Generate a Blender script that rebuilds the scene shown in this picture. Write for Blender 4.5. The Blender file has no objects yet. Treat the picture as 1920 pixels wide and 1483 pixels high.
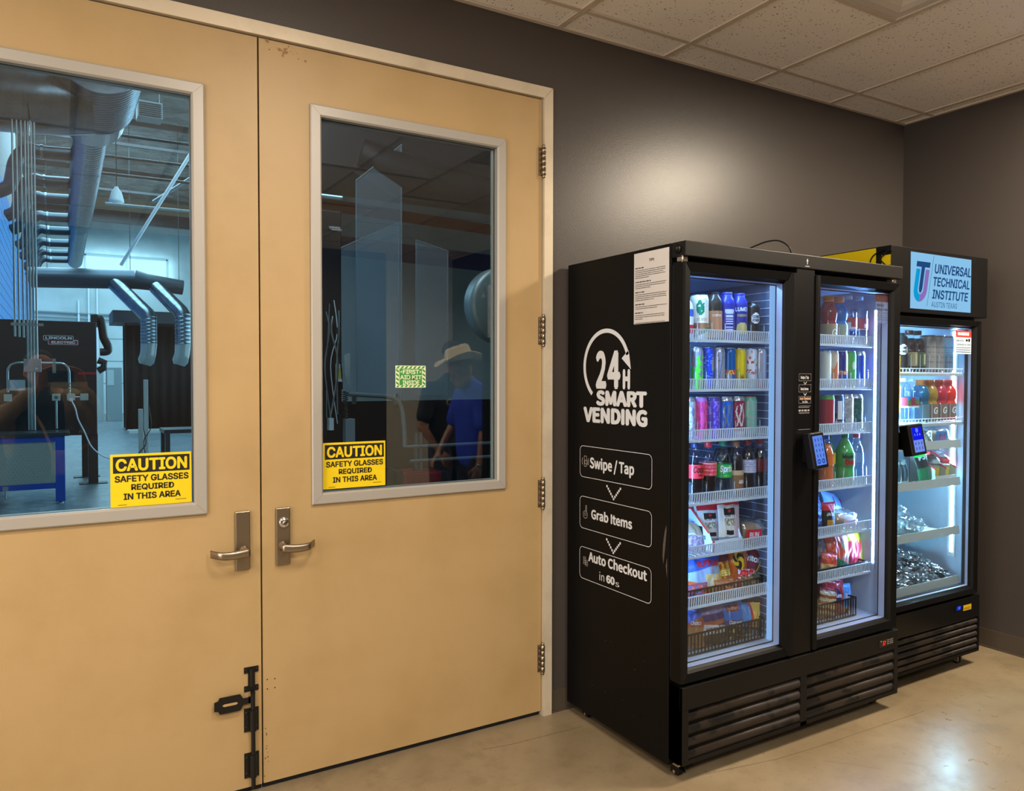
import bpy, bmesh, math, random
from mathutils import Vector, Matrix, noise
S = bpy.context.scene
COL = S.collection
PI = math.pi
random.seed(7)

# ------------------------------------------------------------------ camera
cam_d = bpy.data.cameras.new('camera')
cam = bpy.data.objects.new('camera', cam_d)
COL.objects.link(cam)
cam_d.sensor_fit = 'HORIZONTAL'
cam_d.sensor_width = 36.0
cam_d.lens = 1433.3 / 1920 * 36.0
cam_d.clip_start = 0.02
cam_d.clip_end = 200
_yaw, _pitch, _roll = 0.5326, -0.0245, 0.0012
_f = Vector((math.sin(_yaw) * math.cos(_pitch), math.cos(_yaw) * math.cos(_pitch), math.sin(_pitch)))
_r = Vector((math.cos(_yaw), -math.sin(_yaw), 0))
_u = _r.cross(_f)
_r2 = _r * math.cos(_roll) + _u * math.sin(_roll)
_u2 = -_r * math.sin(_roll) + _u * math.cos(_roll)
cam.matrix_world = Matrix(((_r2.x, _u2.x, -_f.x, -0.6168), (_r2.y, _u2.y, -_f.y, -2.8324), (_r2.z, _u2.z, -_f.z, 1.505), (0, 0, 0, 1)))
S.camera = cam

# ------------------------------------------------------------------ world, exposure
w = bpy.data.worlds.new('world')
S.world = w
w.use_nodes = True
w.node_tree.nodes['Background'].inputs[0].default_value = (0.5, 0.7, 1.0, 1)
w.node_tree.nodes['Background'].inputs[1].default_value = 0.02
S.view_settings.view_transform = 'Standard'
S.view_settings.look = 'None'
S.view_settings.gamma = 1
S.view_settings.exposure = 0.0
S.view_settings.use_curve_mapping = False
cy = S.cycles
cy.use_denoising = True
cy.max_bounces = 8
cy.diffuse_bounces = 4
cy.glossy_bounces = 4
cy.transparent_max_bounces = 32
cy.sample_clamp_indirect = 4.0
cy.caustics_reflective = False
cy.caustics_refractive = False

# ------------------------------------------------------------------ lamps
def area(name, loc, sx, sy, radiance, color, rot=(0, 0, 0), spread=PI):
    d = bpy.data.lights.new(name, 'AREA')
    d.shape = 'RECTANGLE'
    d.size, d.size_y = sx, sy
    d.energy = radiance * sx * sy * PI
    d.color = color
    d.spread = spread
    o = bpy.data.objects.new(name, d)
    o.location = loc
    o.rotation_euler = rot
    COL.objects.link(o)
    return o
WARM = (1.0, 0.90, 0.76)
DAY = (0.50, 0.84, 1.0)
# the lit 2 ft x 2 ft troffers of the room's ceiling (all outside the frame), x, y, radiance, colour
TROFFERS = [(3.415, -1.72, 152, (1.0, .85, .65)), (0.365, -1.72, 46, WARM), (-1.46, -1.72, 34, WARM), (-1.46, -4.0, 85, WARM),
            (0.975, -4.0, 105, WARM)]
for i, (x, y, e, c) in enumerate(TROFFERS):
    area('troffer_light', (x, y, 3.018), 0.54, 0.54, e, c)
# workshop: fill lamps added under the closed roof, daylight at the far high windows
area('roof_fill', (0.4, 22, 7.6), 4.0, 14, 11.0, DAY)
area('roof_fill', (0.8, 9.0, 7.6), 3.0, 6, 7.0, DAY)
area('window_daylight', (1.75, 31.7, 5.9), 3.2, 0.9, 5, DAY, (PI / 2, 0, 0))
area('striped_wall_fill', (0.9, 2.2, 5.4), 2.2, 2.0, 6.5, (0.72, 0.9, 1.0), (math.radians(52), 0, 0))  # added fill for the striped wall, stands for no real source
area('left_fill', (-3.56, -3.1, 1.55), 2.4, 3.6, 3.4, (1.0, 0.93, 0.84), (0, -PI / 2, 0))  # unseen lamp added to brighten the ceiling
area('workshop_side_fill', (8.9, 17, 2.6), 4.5, 16, 5.0, DAY, (0, PI / 2, 0))  # added to light the roof, there is no bay door

# ------------------------------------------------------------------ materials
def lin(hexs):
    h = hexs.lstrip('#')
    out = []
    for i in (0, 2, 4):
        c = int(h[i:i + 2], 16) / 255
        out.append(c / 12.92 if c <= 0.04045 else ((c + 0.055) / 1.055) ** 2.4)
    return tuple(out) + (1,)
_mats = {}
def mat(name, col, rough=0.5, metal=0.0, emit=0.0, ecol=None, spec=0.5, bump=None, mix=None, coat=0.0, aniso=0):
    """bump=(scale, strength[, detail]); mix=(hex2, scale, low, high): noise mixed second colour"""
    if name in _mats:
        return _mats[name]
    m = bpy.data.materials.new(name)
    m.use_nodes = True
    nt = m.node_tree
    b = nt.nodes['Principled BSDF']
    b.inputs['Base Color'].default_value = lin(col)
    b.inputs['Roughness'].default_value = rough
    b.inputs['Metallic'].default_value = metal
    b.inputs['Specular IOR Level'].default_value = spec
    b.inputs['Coat Weight'].default_value = coat
    if emit:
        b.inputs['Emission Color'].default_value = lin(ecol or col)
        b.inputs['Emission Strength'].default_value = emit
    if bump or mix:
        tc = nt.nodes.new('ShaderNodeTexCoord')
    if mix:
        n = nt.nodes.new('ShaderNodeTexNoise')
        n.inputs['Scale'].default_value = mix[1]
        n.inputs['Detail'].default_value = 6
        n.inputs['Roughness'].default_value = 0.6
        nt.links.new(tc.outputs['Object'], n.inputs['Vector'])
        r = nt.nodes.new('ShaderNodeMapRange')
        r.inputs[1].default_value, r.inputs[2].default_value = mix[2], mix[3]
        nt.links.new(n.outputs['Fac'], r.inputs[0])
        x = nt.nodes.new('ShaderNodeMix')
        x.data_type = 'RGBA'
        x.inputs['A'].default_value = lin(col)
        x.inputs['B'].default_value = lin(mix[0])
        nt.links.new(r.outputs[0], x.inputs['Factor'])
        nt.links.new(x.outputs['Result'], b.inputs['Base Color'])
    if bump:
        n = nt.nodes.new('ShaderNodeTexNoise')
        n.inputs['Scale'].default_value = bump[0]
        n.inputs['Detail'].default_value = bump[2] if len(bump) > 2 else 2
        nt.links.new(tc.outputs['Object'], n.inputs['Vector'])
        bp = nt.nodes.new('ShaderNodeBump')
        bp.inputs['Strength'].default_value = bump[1]
        bp.inputs['Distance'].default_value = bump[3] if len(bump) > 3 else 0.002
        nt.links.new(n.outputs['Fac'], bp.inputs['Height'])
        nt.links.new(bp.outputs[0], b.inputs['Normal'])
    _mats[name] = m
    return m

def glass(name, tint=(1, 1, 1), f0=0.04, rough=0.0, haze=0.0, hazecol=(0.8, 0.9, 1.0), amp=0.96, wav=0.0):
    """thin clear sheet: see-through plus Schlick mirror reflection (and a little milky haze)"""
    if name in _mats:
        return _mats[name]
    m = bpy.data.materials.new(name)
    m.use_nodes = True
    nt = m.node_tree
    nt.nodes.clear()
    N, L = nt.nodes.new, nt.links.new
    lw = N('ShaderNodeLayerWeight')
    lw.inputs['Blend'].default_value = 0.5
    p = N('ShaderNodeMath'); p.operation = 'POWER'; p.inputs[1].default_value = 5
    L(lw.outputs['Facing'], p.inputs[0])
    a = N('ShaderNodeMath'); a.operation = 'MULTIPLY_ADD'; a.inputs[1].default_value = amp; a.inputs[2].default_value = f0
    L(p.outputs[0], a.inputs[0])
    t = N('ShaderNodeBsdfTransparent'); t.inputs[0].default_value = tuple(tint) + (1,)
    g = N('ShaderNodeBsdfGlossy'); g.inputs['Roughness'].default_value = rough
    if wav:
        tc = N('ShaderNodeTexCoord'); n = N('ShaderNodeTexNoise'); n.inputs['Scale'].default_value = wav
        L(tc.outputs['Object'], n.inputs['Vector'])
        bp = N('ShaderNodeBump'); bp.inputs['Strength'].default_value = 0.5; bp.inputs['Distance'].default_value = 0.004
        L(n.outputs['Fac'], bp.inputs['Height']); L(bp.outputs[0], g.inputs['Normal'])
    src = t.outputs[0]
    if haze:
        d = N('ShaderNodeBsdfDiffuse'); d.inputs[0].default_value = tuple(hazecol) + (1,)
        mx0 = N('ShaderNodeMixShader'); mx0.inputs[0].default_value = haze
        L(t.outputs[0], mx0.inputs[1]); L(d.outputs[0], mx0.inputs[2])
        src = mx0.outputs[0]
    mx = N('ShaderNodeMixShader')
    L(a.outputs[0], mx.inputs[0]); L(src, mx.inputs[1]); L(g.outputs[0], mx.inputs[2])
    o = N('ShaderNodeOutputMaterial')
    L(mx.outputs[0], o.inputs[0])
    _mats[name] = m
    return m

def emis(name, col, strength):
    if name in _mats:
        return _mats[name]
    m = bpy.data.materials.new(name)
    m.use_nodes = True
    nt = m.node_tree
    nt.nodes.clear()
    e = nt.nodes.new('ShaderNodeEmission')
    e.inputs[0].default_value = lin(col)
    e.inputs[1].default_value = strength
    o = nt.nodes.new('ShaderNodeOutputMaterial')
    nt.links.new(e.outputs[0], o.inputs[0])
    _mats[name] = m
    return m

# ------------------------------------------------------------------ mesh builder
def _font(fn):
    try:
        import os
        p = os.path.join(bpy.utils.system_resource('DATAFILES'), 'fonts', fn)
        return bpy.data.fonts.load(p) if os.path.exists(p) else None
    except Exception:
        return None
FONTS = {'h': _font('Inter.woff2'), 's': _font('Noto Sans CJK Regular.woff2')}
_text = {}
def text_geo(body, bold=0.0, shear=0.0, space=1.0, font='h'):
    key = (body, shear, space, font)
    if key not in _text:
        c = bpy.data.curves.new('t', 'FONT')
        c.body = body
        c.size = 1
        if FONTS.get(font):
            c.font = FONTS[font]
        c.offset = 0
        c.shear = shear
        c.space_character = space
        c.resolution_u = 3
        c.fill_mode = 'FRONT'
        o = bpy.data.objects.new('t', c)
        me = o.to_mesh()
        vs = [(v.co.x, v.co.y) for v in me.vertices]
        fs = [tuple(p.vertices) for p in me.polygons]
        o.to_mesh_clear()
        bpy.data.objects.remove(o)
        bpy.data.curves.remove(c)
        _text[key] = (vs, fs)
    return _text[key]

class MB:
    def __init__(s):
        s.v, s.f, s.fm, s.fs, s.mats = [], [], [], [], []
    def mi(s, m):
        if m not in s.mats:
            s.mats.append(m)
        return s.mats.index(m)
    def add(s, vs, fs, m, smooth=False):
        o = len(s.v)
        s.v.extend(tuple(v) for v in vs)
        single = not isinstance(m, (list, tuple))
        for i, f in enumerate(fs):
            s.f.append(tuple(o + k for k in f))
            s.fm.append(s.mi(m if single else m[i]))
            s.fs.append(smooth)
        return s
    def box(s, x0, x1, y0, y1, z0, z1, m, bev=0.0, seg=2):
        if x0 > x1: x0, x1 = x1, x0
        if y0 > y1: y0, y1 = y1, y0
        if z0 > z1: z0, z1 = z1, z0
        vs = [(x0, y0, z0), (x1, y0, z0), (x1, y1, z0), (x0, y1, z0), (x0, y0, z1), (x1, y0, z1), (x1, y1, z1), (x0, y1, z1)]
        fs = [(0, 3, 2, 1), (4, 5, 6, 7), (0, 1, 5, 4), (1, 2, 6, 5), (2, 3, 7, 6), (3, 0, 4, 7)]
        if bev:
            bm = bmesh.new()
            bv = [bm.verts.new(v) for v in vs]
            for f in fs:
                bm.faces.new([bv[i] for i in f])
            bmesh.ops.bevel(bm, geom=list(bm.edges), offset=bev, segments=seg, affect='EDGES', profile=0.5)
            bm.verts.index_update()
            vs = [v.co[:] for v in bm.verts]
            fs = [tuple(v.index for v in f.verts) for f in bm.faces]
            bm.free()
        return s.add(vs, fs, m)
    def prism(s, poly, axis, a, b, m, smooth=False):
        """poly: 2D points in the other two axes in xyz order; extruded from a to b on axis"""
        n = len(poly)
        def P(p, t):
            if axis == 'x': return (t, p[0], p[1])
            if axis == 'y': return (p[0], t, p[1])
            return (p[0], p[1], t)
        vs = [P(p, a) for p in poly] + [P(p, b) for p in poly]
        fs = [tuple(range(n)), tuple(range(2 * n - 1, n - 1, -1))] + [(i, (i + 1) % n, n + (i + 1) % n, n + i) for i in range(n)]
        return s.add(vs, fs, m, smooth)
    def tube(s, pts, r, m, seg=8, caps=True, smooth=True):
        pts = [Vector(p) for p in pts]
        n = len(pts)
        rs = r if isinstance(r, (list, tuple)) else [r] * n
        vs, fs = [], []
        t0 = (pts[1] - pts[0]).normalized()
        up = Vector((0, 0, 1)) if abs(t0.z) < 0.9 else Vector((1, 0, 0))
        nx = t0.cross(up).normalized()
        for i, p in enumerate(pts):
            t = (pts[min(i + 1, n - 1)] - pts[max(i - 1, 0)]).normalized()
            nx = (nx - t * nx.dot(t)).normalized()
            ny = t.cross(nx)
            for k in range(seg):
                a = 2 * PI * k / seg
                vs.append(p + (nx * math.cos(a) + ny * math.sin(a)) * rs[i])
        for i in range(n - 1):
            for k in range(seg):
                fs.append((i * seg + k, i * seg + (k + 1) % seg, (i + 1) * seg + (k + 1) % seg, (i + 1) * seg + k))
        s.add(vs, fs, m, smooth)
        if caps:
            s.add([vs[k] for k in range(seg)], [tuple(range(seg - 1, -1, -1))], m)
            s.add([vs[(n - 1) * seg + k] for k in range(seg)], [tuple(range(seg))], m)
        return s
    def lathe(s, prof, m, seg=24, c=(0, 0, 0), axis='z', fn=None, smooth=True):
        """prof [(r, t)]; fn(angle01, t01) -> material (angle 0.5 = -y side for axis z)"""
        vs, fs, ms = [], [], []
        n = len(prof)
        for r, t in prof:
            for k in range(seg):
                a = 2 * PI * k / seg + PI / 2
                ca, sa = math.cos(a) * r, math.sin(a) * r
                if axis == 'z': q = (ca, sa, t)
                elif axis == 'y': q = (ca, t, sa)
                else: q = (t, ca, sa)
                vs.append((q[0] + c[0], q[1] + c[1], q[2] + c[2]))
        t0, t1 = prof[0][1], prof[-1][1]
        for i in range(n - 1):
            for k in range(seg):
                fs.append((i * seg + k, i * seg + (k + 1) % seg, (i + 1) * seg + (k + 1) % seg, (i + 1) * seg + k))
                if fn:
                    ms.append(fn((k + 0.5) / seg, ((prof[i][1] + prof[i + 1][1]) / 2 - t0) / max(1e-6, t1 - t0)))
        s.add(vs, fs, ms if fn else m, smooth)
        return s
    def disc(s, r, t, m, seg=24, c=(0, 0, 0), axis='z'):
        vs = []
        for k in range(seg):
            a = 2 * PI * k / seg
            ca, sa = math.cos(a) * r, math.sin(a) * r
            q = (ca, sa, t) if axis == 'z' else ((ca, t, sa) if axis == 'y' else (t, ca, sa))
            vs.append((q[0] + c[0], q[1] + c[1], q[2] + c[2]))
        return s.add(vs, [tuple(range(seg))], m)
    def text(s, body, u0, u1, v0, v1, place, m, bold=0.02, shear=0.0, space=1.0, keep=False, font='h'):
        """letters stretched into the rectangle u0..u1 x v0..v1 (cap height), then mapped by place(u, v)"""
        vs, fs = text_geo(body, bold, shear, space, font)
        if not vs:
            return s
        hv = text_geo('H', 0, 0, 1, font)[0]
        cap = max(p[1] for p in hv)
        nbase = 0
        if bold > 0.004:                 # heavier strokes: the same outline laid down in a small circle of offsets
            n0, b0, v0_, f0_ = len(vs), bold * 0.8, vs, fs
            vs, fs = list(v0_), list(f0_)
            for k in range(6 if bold > .015 else 4):
                a = 2 * PI * k / (6 if bold > .015 else 4)
                o_ = len(vs)
                vs += [(p[0] + b0 * math.cos(a), p[1] + b0 * math.sin(a)) for p in v0_]
                fs += [tuple(o_ + i for i in f) for f in f0_]
        nbase = len(text_geo(body, bold, shear, space, font)[0])
        xs = [p[0] for p in vs]
        ys = [p[1] for p in vs]
        x0, x1 = min(xs), max(xs)
        desc = any(ch in 'gjpqy,' for ch in body)
        y0, y1 = (0.0, cap) if (desc or keep) else (min(ys), max(ys))
        if not desc and not keep and y1 - y0 < 0.3:
            y0, y1 = 0.0, cap
        sx, sy = (u1 - u0) / max(1e-6, x1 - x0), (v1 - v0) / (y1 - y0)
        out = []
        for i, p in enumerate(vs):
            u, v = u0 + (p[0] - x0) * sx, v0 + (p[1] - y0) * sy
            q = place(u, v)
            k = i // nbase if nbase else 0
            if k:                        # every layer of strokes a hair above the one before
                q = Vector(q)
                nn = (Vector(place(u + 1e-3, v)) - q).cross(Vector(place(u, v + 1e-3)) - q)
                q = tuple(q + nn.normalized() * (k * 2.5e-5))
            out.append(q)
        s.add(out, fs, m)
        return s
    def quad(s, pts, m):
        return s.add(pts, [tuple(range(len(pts)))], m)
    def xf(s, M):
        s.v = [tuple(M @ Vector(p)) for p in s.v]
        return s
    def build(s, name, parent=None, loc=None):
        off = Vector(OFF.get(parent.name, (0, 0, 0))) if parent is not None else Vector(loc or (0, 0, 0))
        me = bpy.data.meshes.new(name)
        me.from_pydata([(p[0] - off.x, p[1] - off.y, p[2] - off.z) for p in s.v], [], s.f)
        for m in s.mats:
            me.materials.append(m)
        me.polygons.foreach_set('material_index', s.fm)
        me.polygons.foreach_set('use_smooth', s.fs)
        me.update()
        o = bpy.data.objects.new(name, me)
        COL.objects.link(o)
        if parent is not None:
            o.parent = parent
        else:
            o.location = off
        OFF[o.name] = tuple(off)
        return o
OFF = {}

def tag(o, label=None, cat=None, group=None, kind=None):
    if label: o['label'] = label
    if cat: o['category'] = cat
    if group: o['group'] = group
    if kind: o['kind'] = kind
    return o
def empty(name, label, cat, loc=(0, 0, 0), group=None, kind=None):
    o = bpy.data.objects.new(name, None)
    o.empty_display_size = 0.1
    COL.objects.link(o)
    o.location = loc
    OFF[o.name] = tuple(loc)
    return tag(o, label, cat, group, kind)
def copy_tree(o, parent=None):
    c = o.copy()
    COL.objects.link(c)
    if parent is not None:
        c.parent = parent
    for ch in list(o.children):
        copy_tree(ch, c)
    return c
def wall_uv(y):      # lettering on a surface that faces the camera side (-y): u -> x, v -> z
    return lambda u, v: (u, y, v)
def side_uv(x):      # lettering on a surface that faces -x: u -> -y, v -> z
    return lambda u, v: (x, -u, v)
def arc(cx, cz, r, a0, a1, n):
    return [(cx + r * math.cos(math.radians(a0 + (a1 - a0) * i / n)), cz + r * math.sin(math.radians(a0 + (a1 - a0) * i / n))) for i in range(n + 1)]

# common materials
WALL = mat('grey_wall_paint', '#433d3a', 0.33, bump=(190, 0.2, 3), spec=0.5)
BLACK = mat('black_steel', '#080707', 0.5, bump=(300, 0.05), spec=0.14)
BLACKPL = mat('black_plastic', '#0b0909', 0.4, spec=0.22)
BLACKDOOR = mat('black_door_frame', '#080707', 0.45, spec=0.16)
VOID = mat('dark_gap', '#030303', 0.9)
STEEL = mat('satin_steel', '#b8aa98', 0.32, 0.9)
BRUSH = mat('brushed_nickel', '#9c8e7c', 0.3, 0.95, bump=(90, 0.05))
FRAMEP = mat('silver_frame_paint', '#cdbfa8', 0.36, 0.2, bump=(60, 0.06), mix=('#bcae98', 6, 0.45, 0.7))
CHROME = mat('chrome', '#d8d8d8', 0.12, 1.0)
WHITEPL = mat('white_plastic', '#e8eef5', 0.4)
WHITEINK = mat('white_ink', '#c9ccd2', 0.6)
GLASS = glass('clear_glass')
# ================================================================== ROOM SHELL
XR, ZC, XL, YF = 3.822, 3.04, -3.6, -6.2
def frame_loft(mb, x0, x1, z0, z1, rings, m, y_mul=1):
    """picture-frame moulding: rectangular rings (inset, y) joined by quads (mitred corners)"""
    vs, fs = [], []
    for ins, y in rings:
        vs += [(x0 + ins, y, z0 + ins), (x1 - ins, y, z0 + ins), (x1 - ins, y, z1 - ins), (x0 + ins, y, z1 - ins)]
    for i in range(len(rings) - 1):
        for k in range(4):
            fs.append((4 * i + k, 4 * i + (k + 1) % 4, 4 * i + 4 + (k + 1) % 4, 4 * i + 4 + k))
    return mb.add(vs, fs, m)

def concrete(name, c1, c2, c3, r0, r1, crack=True):
    m = bpy.data.materials.new(name)
    m.use_nodes = True
    nt = m.node_tree
    N, L = nt.nodes.new, nt.links.new
    b = nt.nodes['Principled BSDF']
    tc = N('ShaderNodeTexCoord')
    def noi(scale, det, rough=0.6):
        n = N('ShaderNodeTexNoise'); n.inputs['Scale'].default_value = scale; n.inputs['Detail'].default_value = det; n.inputs['Roughness'].default_value = rough
        L(tc.outputs['Object'], n.inputs['Vector']); return n
    def rng(s, a, bb, c=0, d=1):
        r = N('ShaderNodeMapRange'); r.inputs[1].default_value, r.inputs[2].default_value, r.inputs[3].default_value, r.inputs[4].default_value = a, bb, c, d
        L(s, r.inputs[0]); return r.outputs[0]
    def mixc(fac, A, B):
        x = N('ShaderNodeMix'); x.data_type = 'RGBA'
        if isinstance(A, tuple): x.inputs['A'].default_value = A
        else: L(A, x.inputs['A'])
        if isinstance(B, tuple): x.inputs['B'].default_value = B
        else: L(B, x.inputs['B'])
        L(fac, x.inputs['Factor']); return x.outputs['Result']
    n1, n2, n3 = noi(1.6, 8, 0.62), noi(7.0, 8, 0.7), noi(160, 3)
    c = mixc(rng(n1.outputs['Fac'], 0.38, 0.62), lin(c1), lin(c2))
    c = mixc(rng(n2.outputs['Fac'], 0.5, 0.72, 0, 0.55), c, lin(c3))
    c = mixc(rng(n3.outputs['Fac'], 0.56, 0.75, 0, 0.35), c, lin(c3))
    if crack:
        v = N('ShaderNodeTexVoronoi'); v.feature = 'DISTANCE_TO_EDGE'; v.inputs['Scale'].default_value = 0.62
        wv = N('ShaderNodeVectorMath'); wv.operation = 'MULTIPLY_ADD'; wv.inputs[1].default_value = (0.25, 0.25, 0.25)
        L(n1.outputs['Color'], wv.inputs[0]); L(tc.outputs['Object'], wv.inputs[2]); L(wv.outputs[0], v.inputs['Vector'])
        n4 = noi(1.1, 2)
        cr = N('ShaderNodeMath'); cr.operation = 'MULTIPLY'
        L(rng(v.outputs['Distance'], 0.0, 0.0035, 1, 0), cr.inputs[0]); L(rng(n4.outputs['Fac'], 0.46, 0.58, 0, 0.55), cr.inputs[1])
        c = mixc(cr.outputs[0], c, lin('#40301c'))
    L(c, b.inputs['Base Color'])
    L(rng(n2.outputs['Fac'], 0.3, 0.7, r0, r1), b.inputs['Roughness'])
    bp = N('ShaderNodeBump'); bp.inputs['Strength'].default_value = 0.12; bp.inputs['Distance'].default_value = 0.002
    L(n2.outputs['Fac'], bp.inputs['Height']); L(bp.outputs[0], b.inputs['Normal'])
    return m
CRACKS = [[(.83, -.145), (.96, -.166), (1.13, -.174), (1.30, -.181)], [(1.47, -.74), (1.80, -.80), (2.02, -.815), (2.27, -.822), (2.50, -.83), (2.72, -.838)], [(1.94, -.90), (2.02, -.98), (2.08, -1.06)]]
FLOOR = concrete('polished_concrete', '#7b6b53', '#8b7b62', '#605139', 0.24, 0.42, False)

def tile_mat():
    m = bpy.data.materials.new('ceiling_tile')
    m.use_nodes = True
    nt = m.node_tree
    N, L = nt.nodes.new, nt.links.new
    b = nt.nodes['Principled BSDF']
    b.inputs['Roughness'].default_value = 0.9
    tc = N('ShaderNodeTexCoord')
    v = N('ShaderNodeTexVoronoi'); v.inputs['Scale'].default_value = 62; v.inputs['Randomness'].default_value = 1
    L(tc.outputs['Object'], v.inputs['Vector'])
    n = N('ShaderNodeTexNoise'); n.inputs['Scale'].default_value = 34; n.inputs['Detail'].default_value = 3
    L(tc.outputs['Object'], n.inputs['Vector'])
    r = N('ShaderNodeMapRange'); r.inputs[1].default_value, r.inputs[2].default_value = 0.36, 0.62
    r.inputs[3].default_value, r.inputs[4].default_value = 0.06, 0.24
    L(n.outputs['Fac'], r.inputs[0])
    lt = N('ShaderNodeMath'); lt.operation = 'LESS_THAN'
    L(v.outputs['Distance'], lt.inputs[0]); L(r.outputs[0], lt.inputs[1])
    mx = N('ShaderNodeMix'); mx.data_type = 'RGBA'
    mx.inputs['A'].default_value = lin('#f3ebe0'); mx.inputs['B'].default_value = lin('#857868')
    L(lt.outputs[0], mx.inputs['Factor'])
    L(mx.outputs['Result'], b.inputs['Base Color'])
    bp = N('ShaderNodeBump'); bp.inputs['Strength'].default_value = 0.3; bp.inputs['Distance'].default_value = 0.002
    L(n.outputs['Fac'], bp.inputs['Height']); L(bp.outputs[0], b.inputs['Normal'])
    return m
TILE = tile_mat()
GRID = mat('ceiling_grid_paint', '#c9baa8', 0.55)

def struct(mb, name, label=None):
    return tag(mb.build(name), label=label, kind='structure')

# door wall with the opening for the double door
ox = 1.232
m = MB()
m.box(XL - 0.1, -ox, 0, 0.2, 0, 3.3, WALL)
m.box(ox, XR + 0.1, 0, 0.2, 0, 3.3, WALL)
m.box(-ox, ox, 0, 0.2, 2.748, 3.3, WALL)
struct(m, 'wall_back', 'dark grey painted wall with the tan double door')
struct(MB().box(XR, XR + 0.1, YF - .1, 0, 0, 3.3, WALL), 'wall_right', 'dark grey painted side wall beyond the vending machines')
m = MB()
for y in (-4.9, -3.1, -1.36):
    m.box(XL, XL + .03, y, y + .06, .35, 2.75, FRAMEP)
m.box(XL, XL + .03, -4.9, -1.3, .33, .39, FRAMEP).box(XL, XL + .03, -4.9, -1.3, 2.71, 2.77, FRAMEP)
m.quad([(XL + .004, -4.9, .35), (XL + .004, -1.3, .35), (XL + .004, -1.3, 2.75), (XL + .004, -4.9, 2.75)], emis('fill_glow', '#fff2e2', 2.0))  # invented glowing pane, gives fill light from out of view
struct(m, 'left_fill_panel', 'glowing panel added on the left wall for fill light, outside the frame')
struct(MB().box(XL - .1, XL, YF - .1, 0, 0, 3.3, mat('beige_wall', '#d2c6b2', 0.6)), 'wall_left', 'beige wall on the left of the room')
struct(MB().box(XL, 2.9, YF - .1, YF, 0, 3.3, WALL).box(2.9, XR, YF - .1, YF, 0, 3.3, mat('beige_wall', '#d2c6b2', 0.6)), 'wall_front', 'grey and beige wall behind the photographer')
fl = MB().box(XL - .1, XR + .1, YF - .1, 0.2, -0.1, 0, FLOOR)
def hairline(pts, w_, m_):
    for (a, b) in zip(pts[:-1], pts[1:]):
        d = Vector((b[0] - a[0], b[1] - a[1])).normalized()
        n_ = Vector((-d.y, d.x)) * w_
        fl.quad([(a[0] - n_.x, a[1] - n_.y, .0003), (b[0] - n_.x, b[1] - n_.y, .0003), (b[0] + n_.x, b[1] + n_.y, .0003), (a[0] + n_.x, a[1] + n_.y, .0003)], m_)
CRK = mat('hairline_crack', '#4a3b26', 0.7)
hairline(CRACKS[0], .0011, CRK); hairline(CRACKS[1], .0011, CRK); hairline(CRACKS[2], .0008, CRK)
struct(fl, 'floor', 'tan polished concrete floor')

# suspended ceiling
gx = [1.2814 + 0.6087 * k for k in range(-8, 5)]
xe = [XL] + gx + [XR]
TW, TZ = 0.012, 3.04
fix = []          # fixture cells (x0, x1, y0, y1)
tile, grid = MB(), MB()
def cell_lines(i):
    x0, x1 = xe[i], xe[i + 1]
    ys = [0.0, -0.1895]
    y = -0.1895
    specials = []
    if abs(x0 - 1.89) < 0.02:
        specials = [(-0.7982, -2.0156, True)]
    else:
        specials = [(ty + .305, ty - .305, True) for (tx, ty, _, _) in TROFFERS if abs((x0 + x1) / 2 - tx) < 0.1]
    cells = [(0.0, -0.1895, False)]
    pts = [-0.1895]
    for a, b, _ in specials:
        pts += [a, b]
    pts = sorted(set(round(p, 4) for p in pts), reverse=True)
    cur = -0.1895
    for a, b, _ in specials:
        while cur - a > 1e-3:
            nx = max(a, cur - 1.2174)
            cells.append((cur, nx, False)); cur = nx
        cells.append((a, b, True)); cur = b
    while cur > YF + 1e-3:
        nx = max(YF, cur - 1.2174)
        cells.append((cur, nx, False)); cur = nx
    return x0, x1, cells
for i in range(len(xe) - 1):
    x0, x1, cells = cell_lines(i)
    for (a, b, f) in cells:
        if f:
            fix.append((x0, x1, b, a))
        else:
            dz = random.uniform(0, 0.003)
            tile.box(x0, x1, b, a, TZ + 0.002 + dz, TZ + 0.02 + dz, TILE)
        if b > YF + 0.01:
            grid.box(x0 + TW, x1 - TW, b - TW, b + TW, TZ - 0.004, TZ + 0.002, GRID)
for x in gx:
    grid.box(x - TW, x + TW, YF, 0, TZ - 0.0045, TZ + 0.002, GRID)
grid.box(XL, XR, -0.022, 0, TZ - 0.005, TZ + 0.002, GRID)
grid.box(XR - 0.022, XR, YF, -0.022, TZ - 0.005, TZ + 0.002, GRID)
tile.box(XL - .1, XR + .1, YF - .1, 0.0, 3.2, 3.3, mat('deck', '#3a3a3a', 0.9))
struct(tile, 'ceiling', 'suspended ceiling of speckled beige tiles')
struct(grid, 'trim_1', 'beige metal grid of the suspended ceiling')

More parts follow.
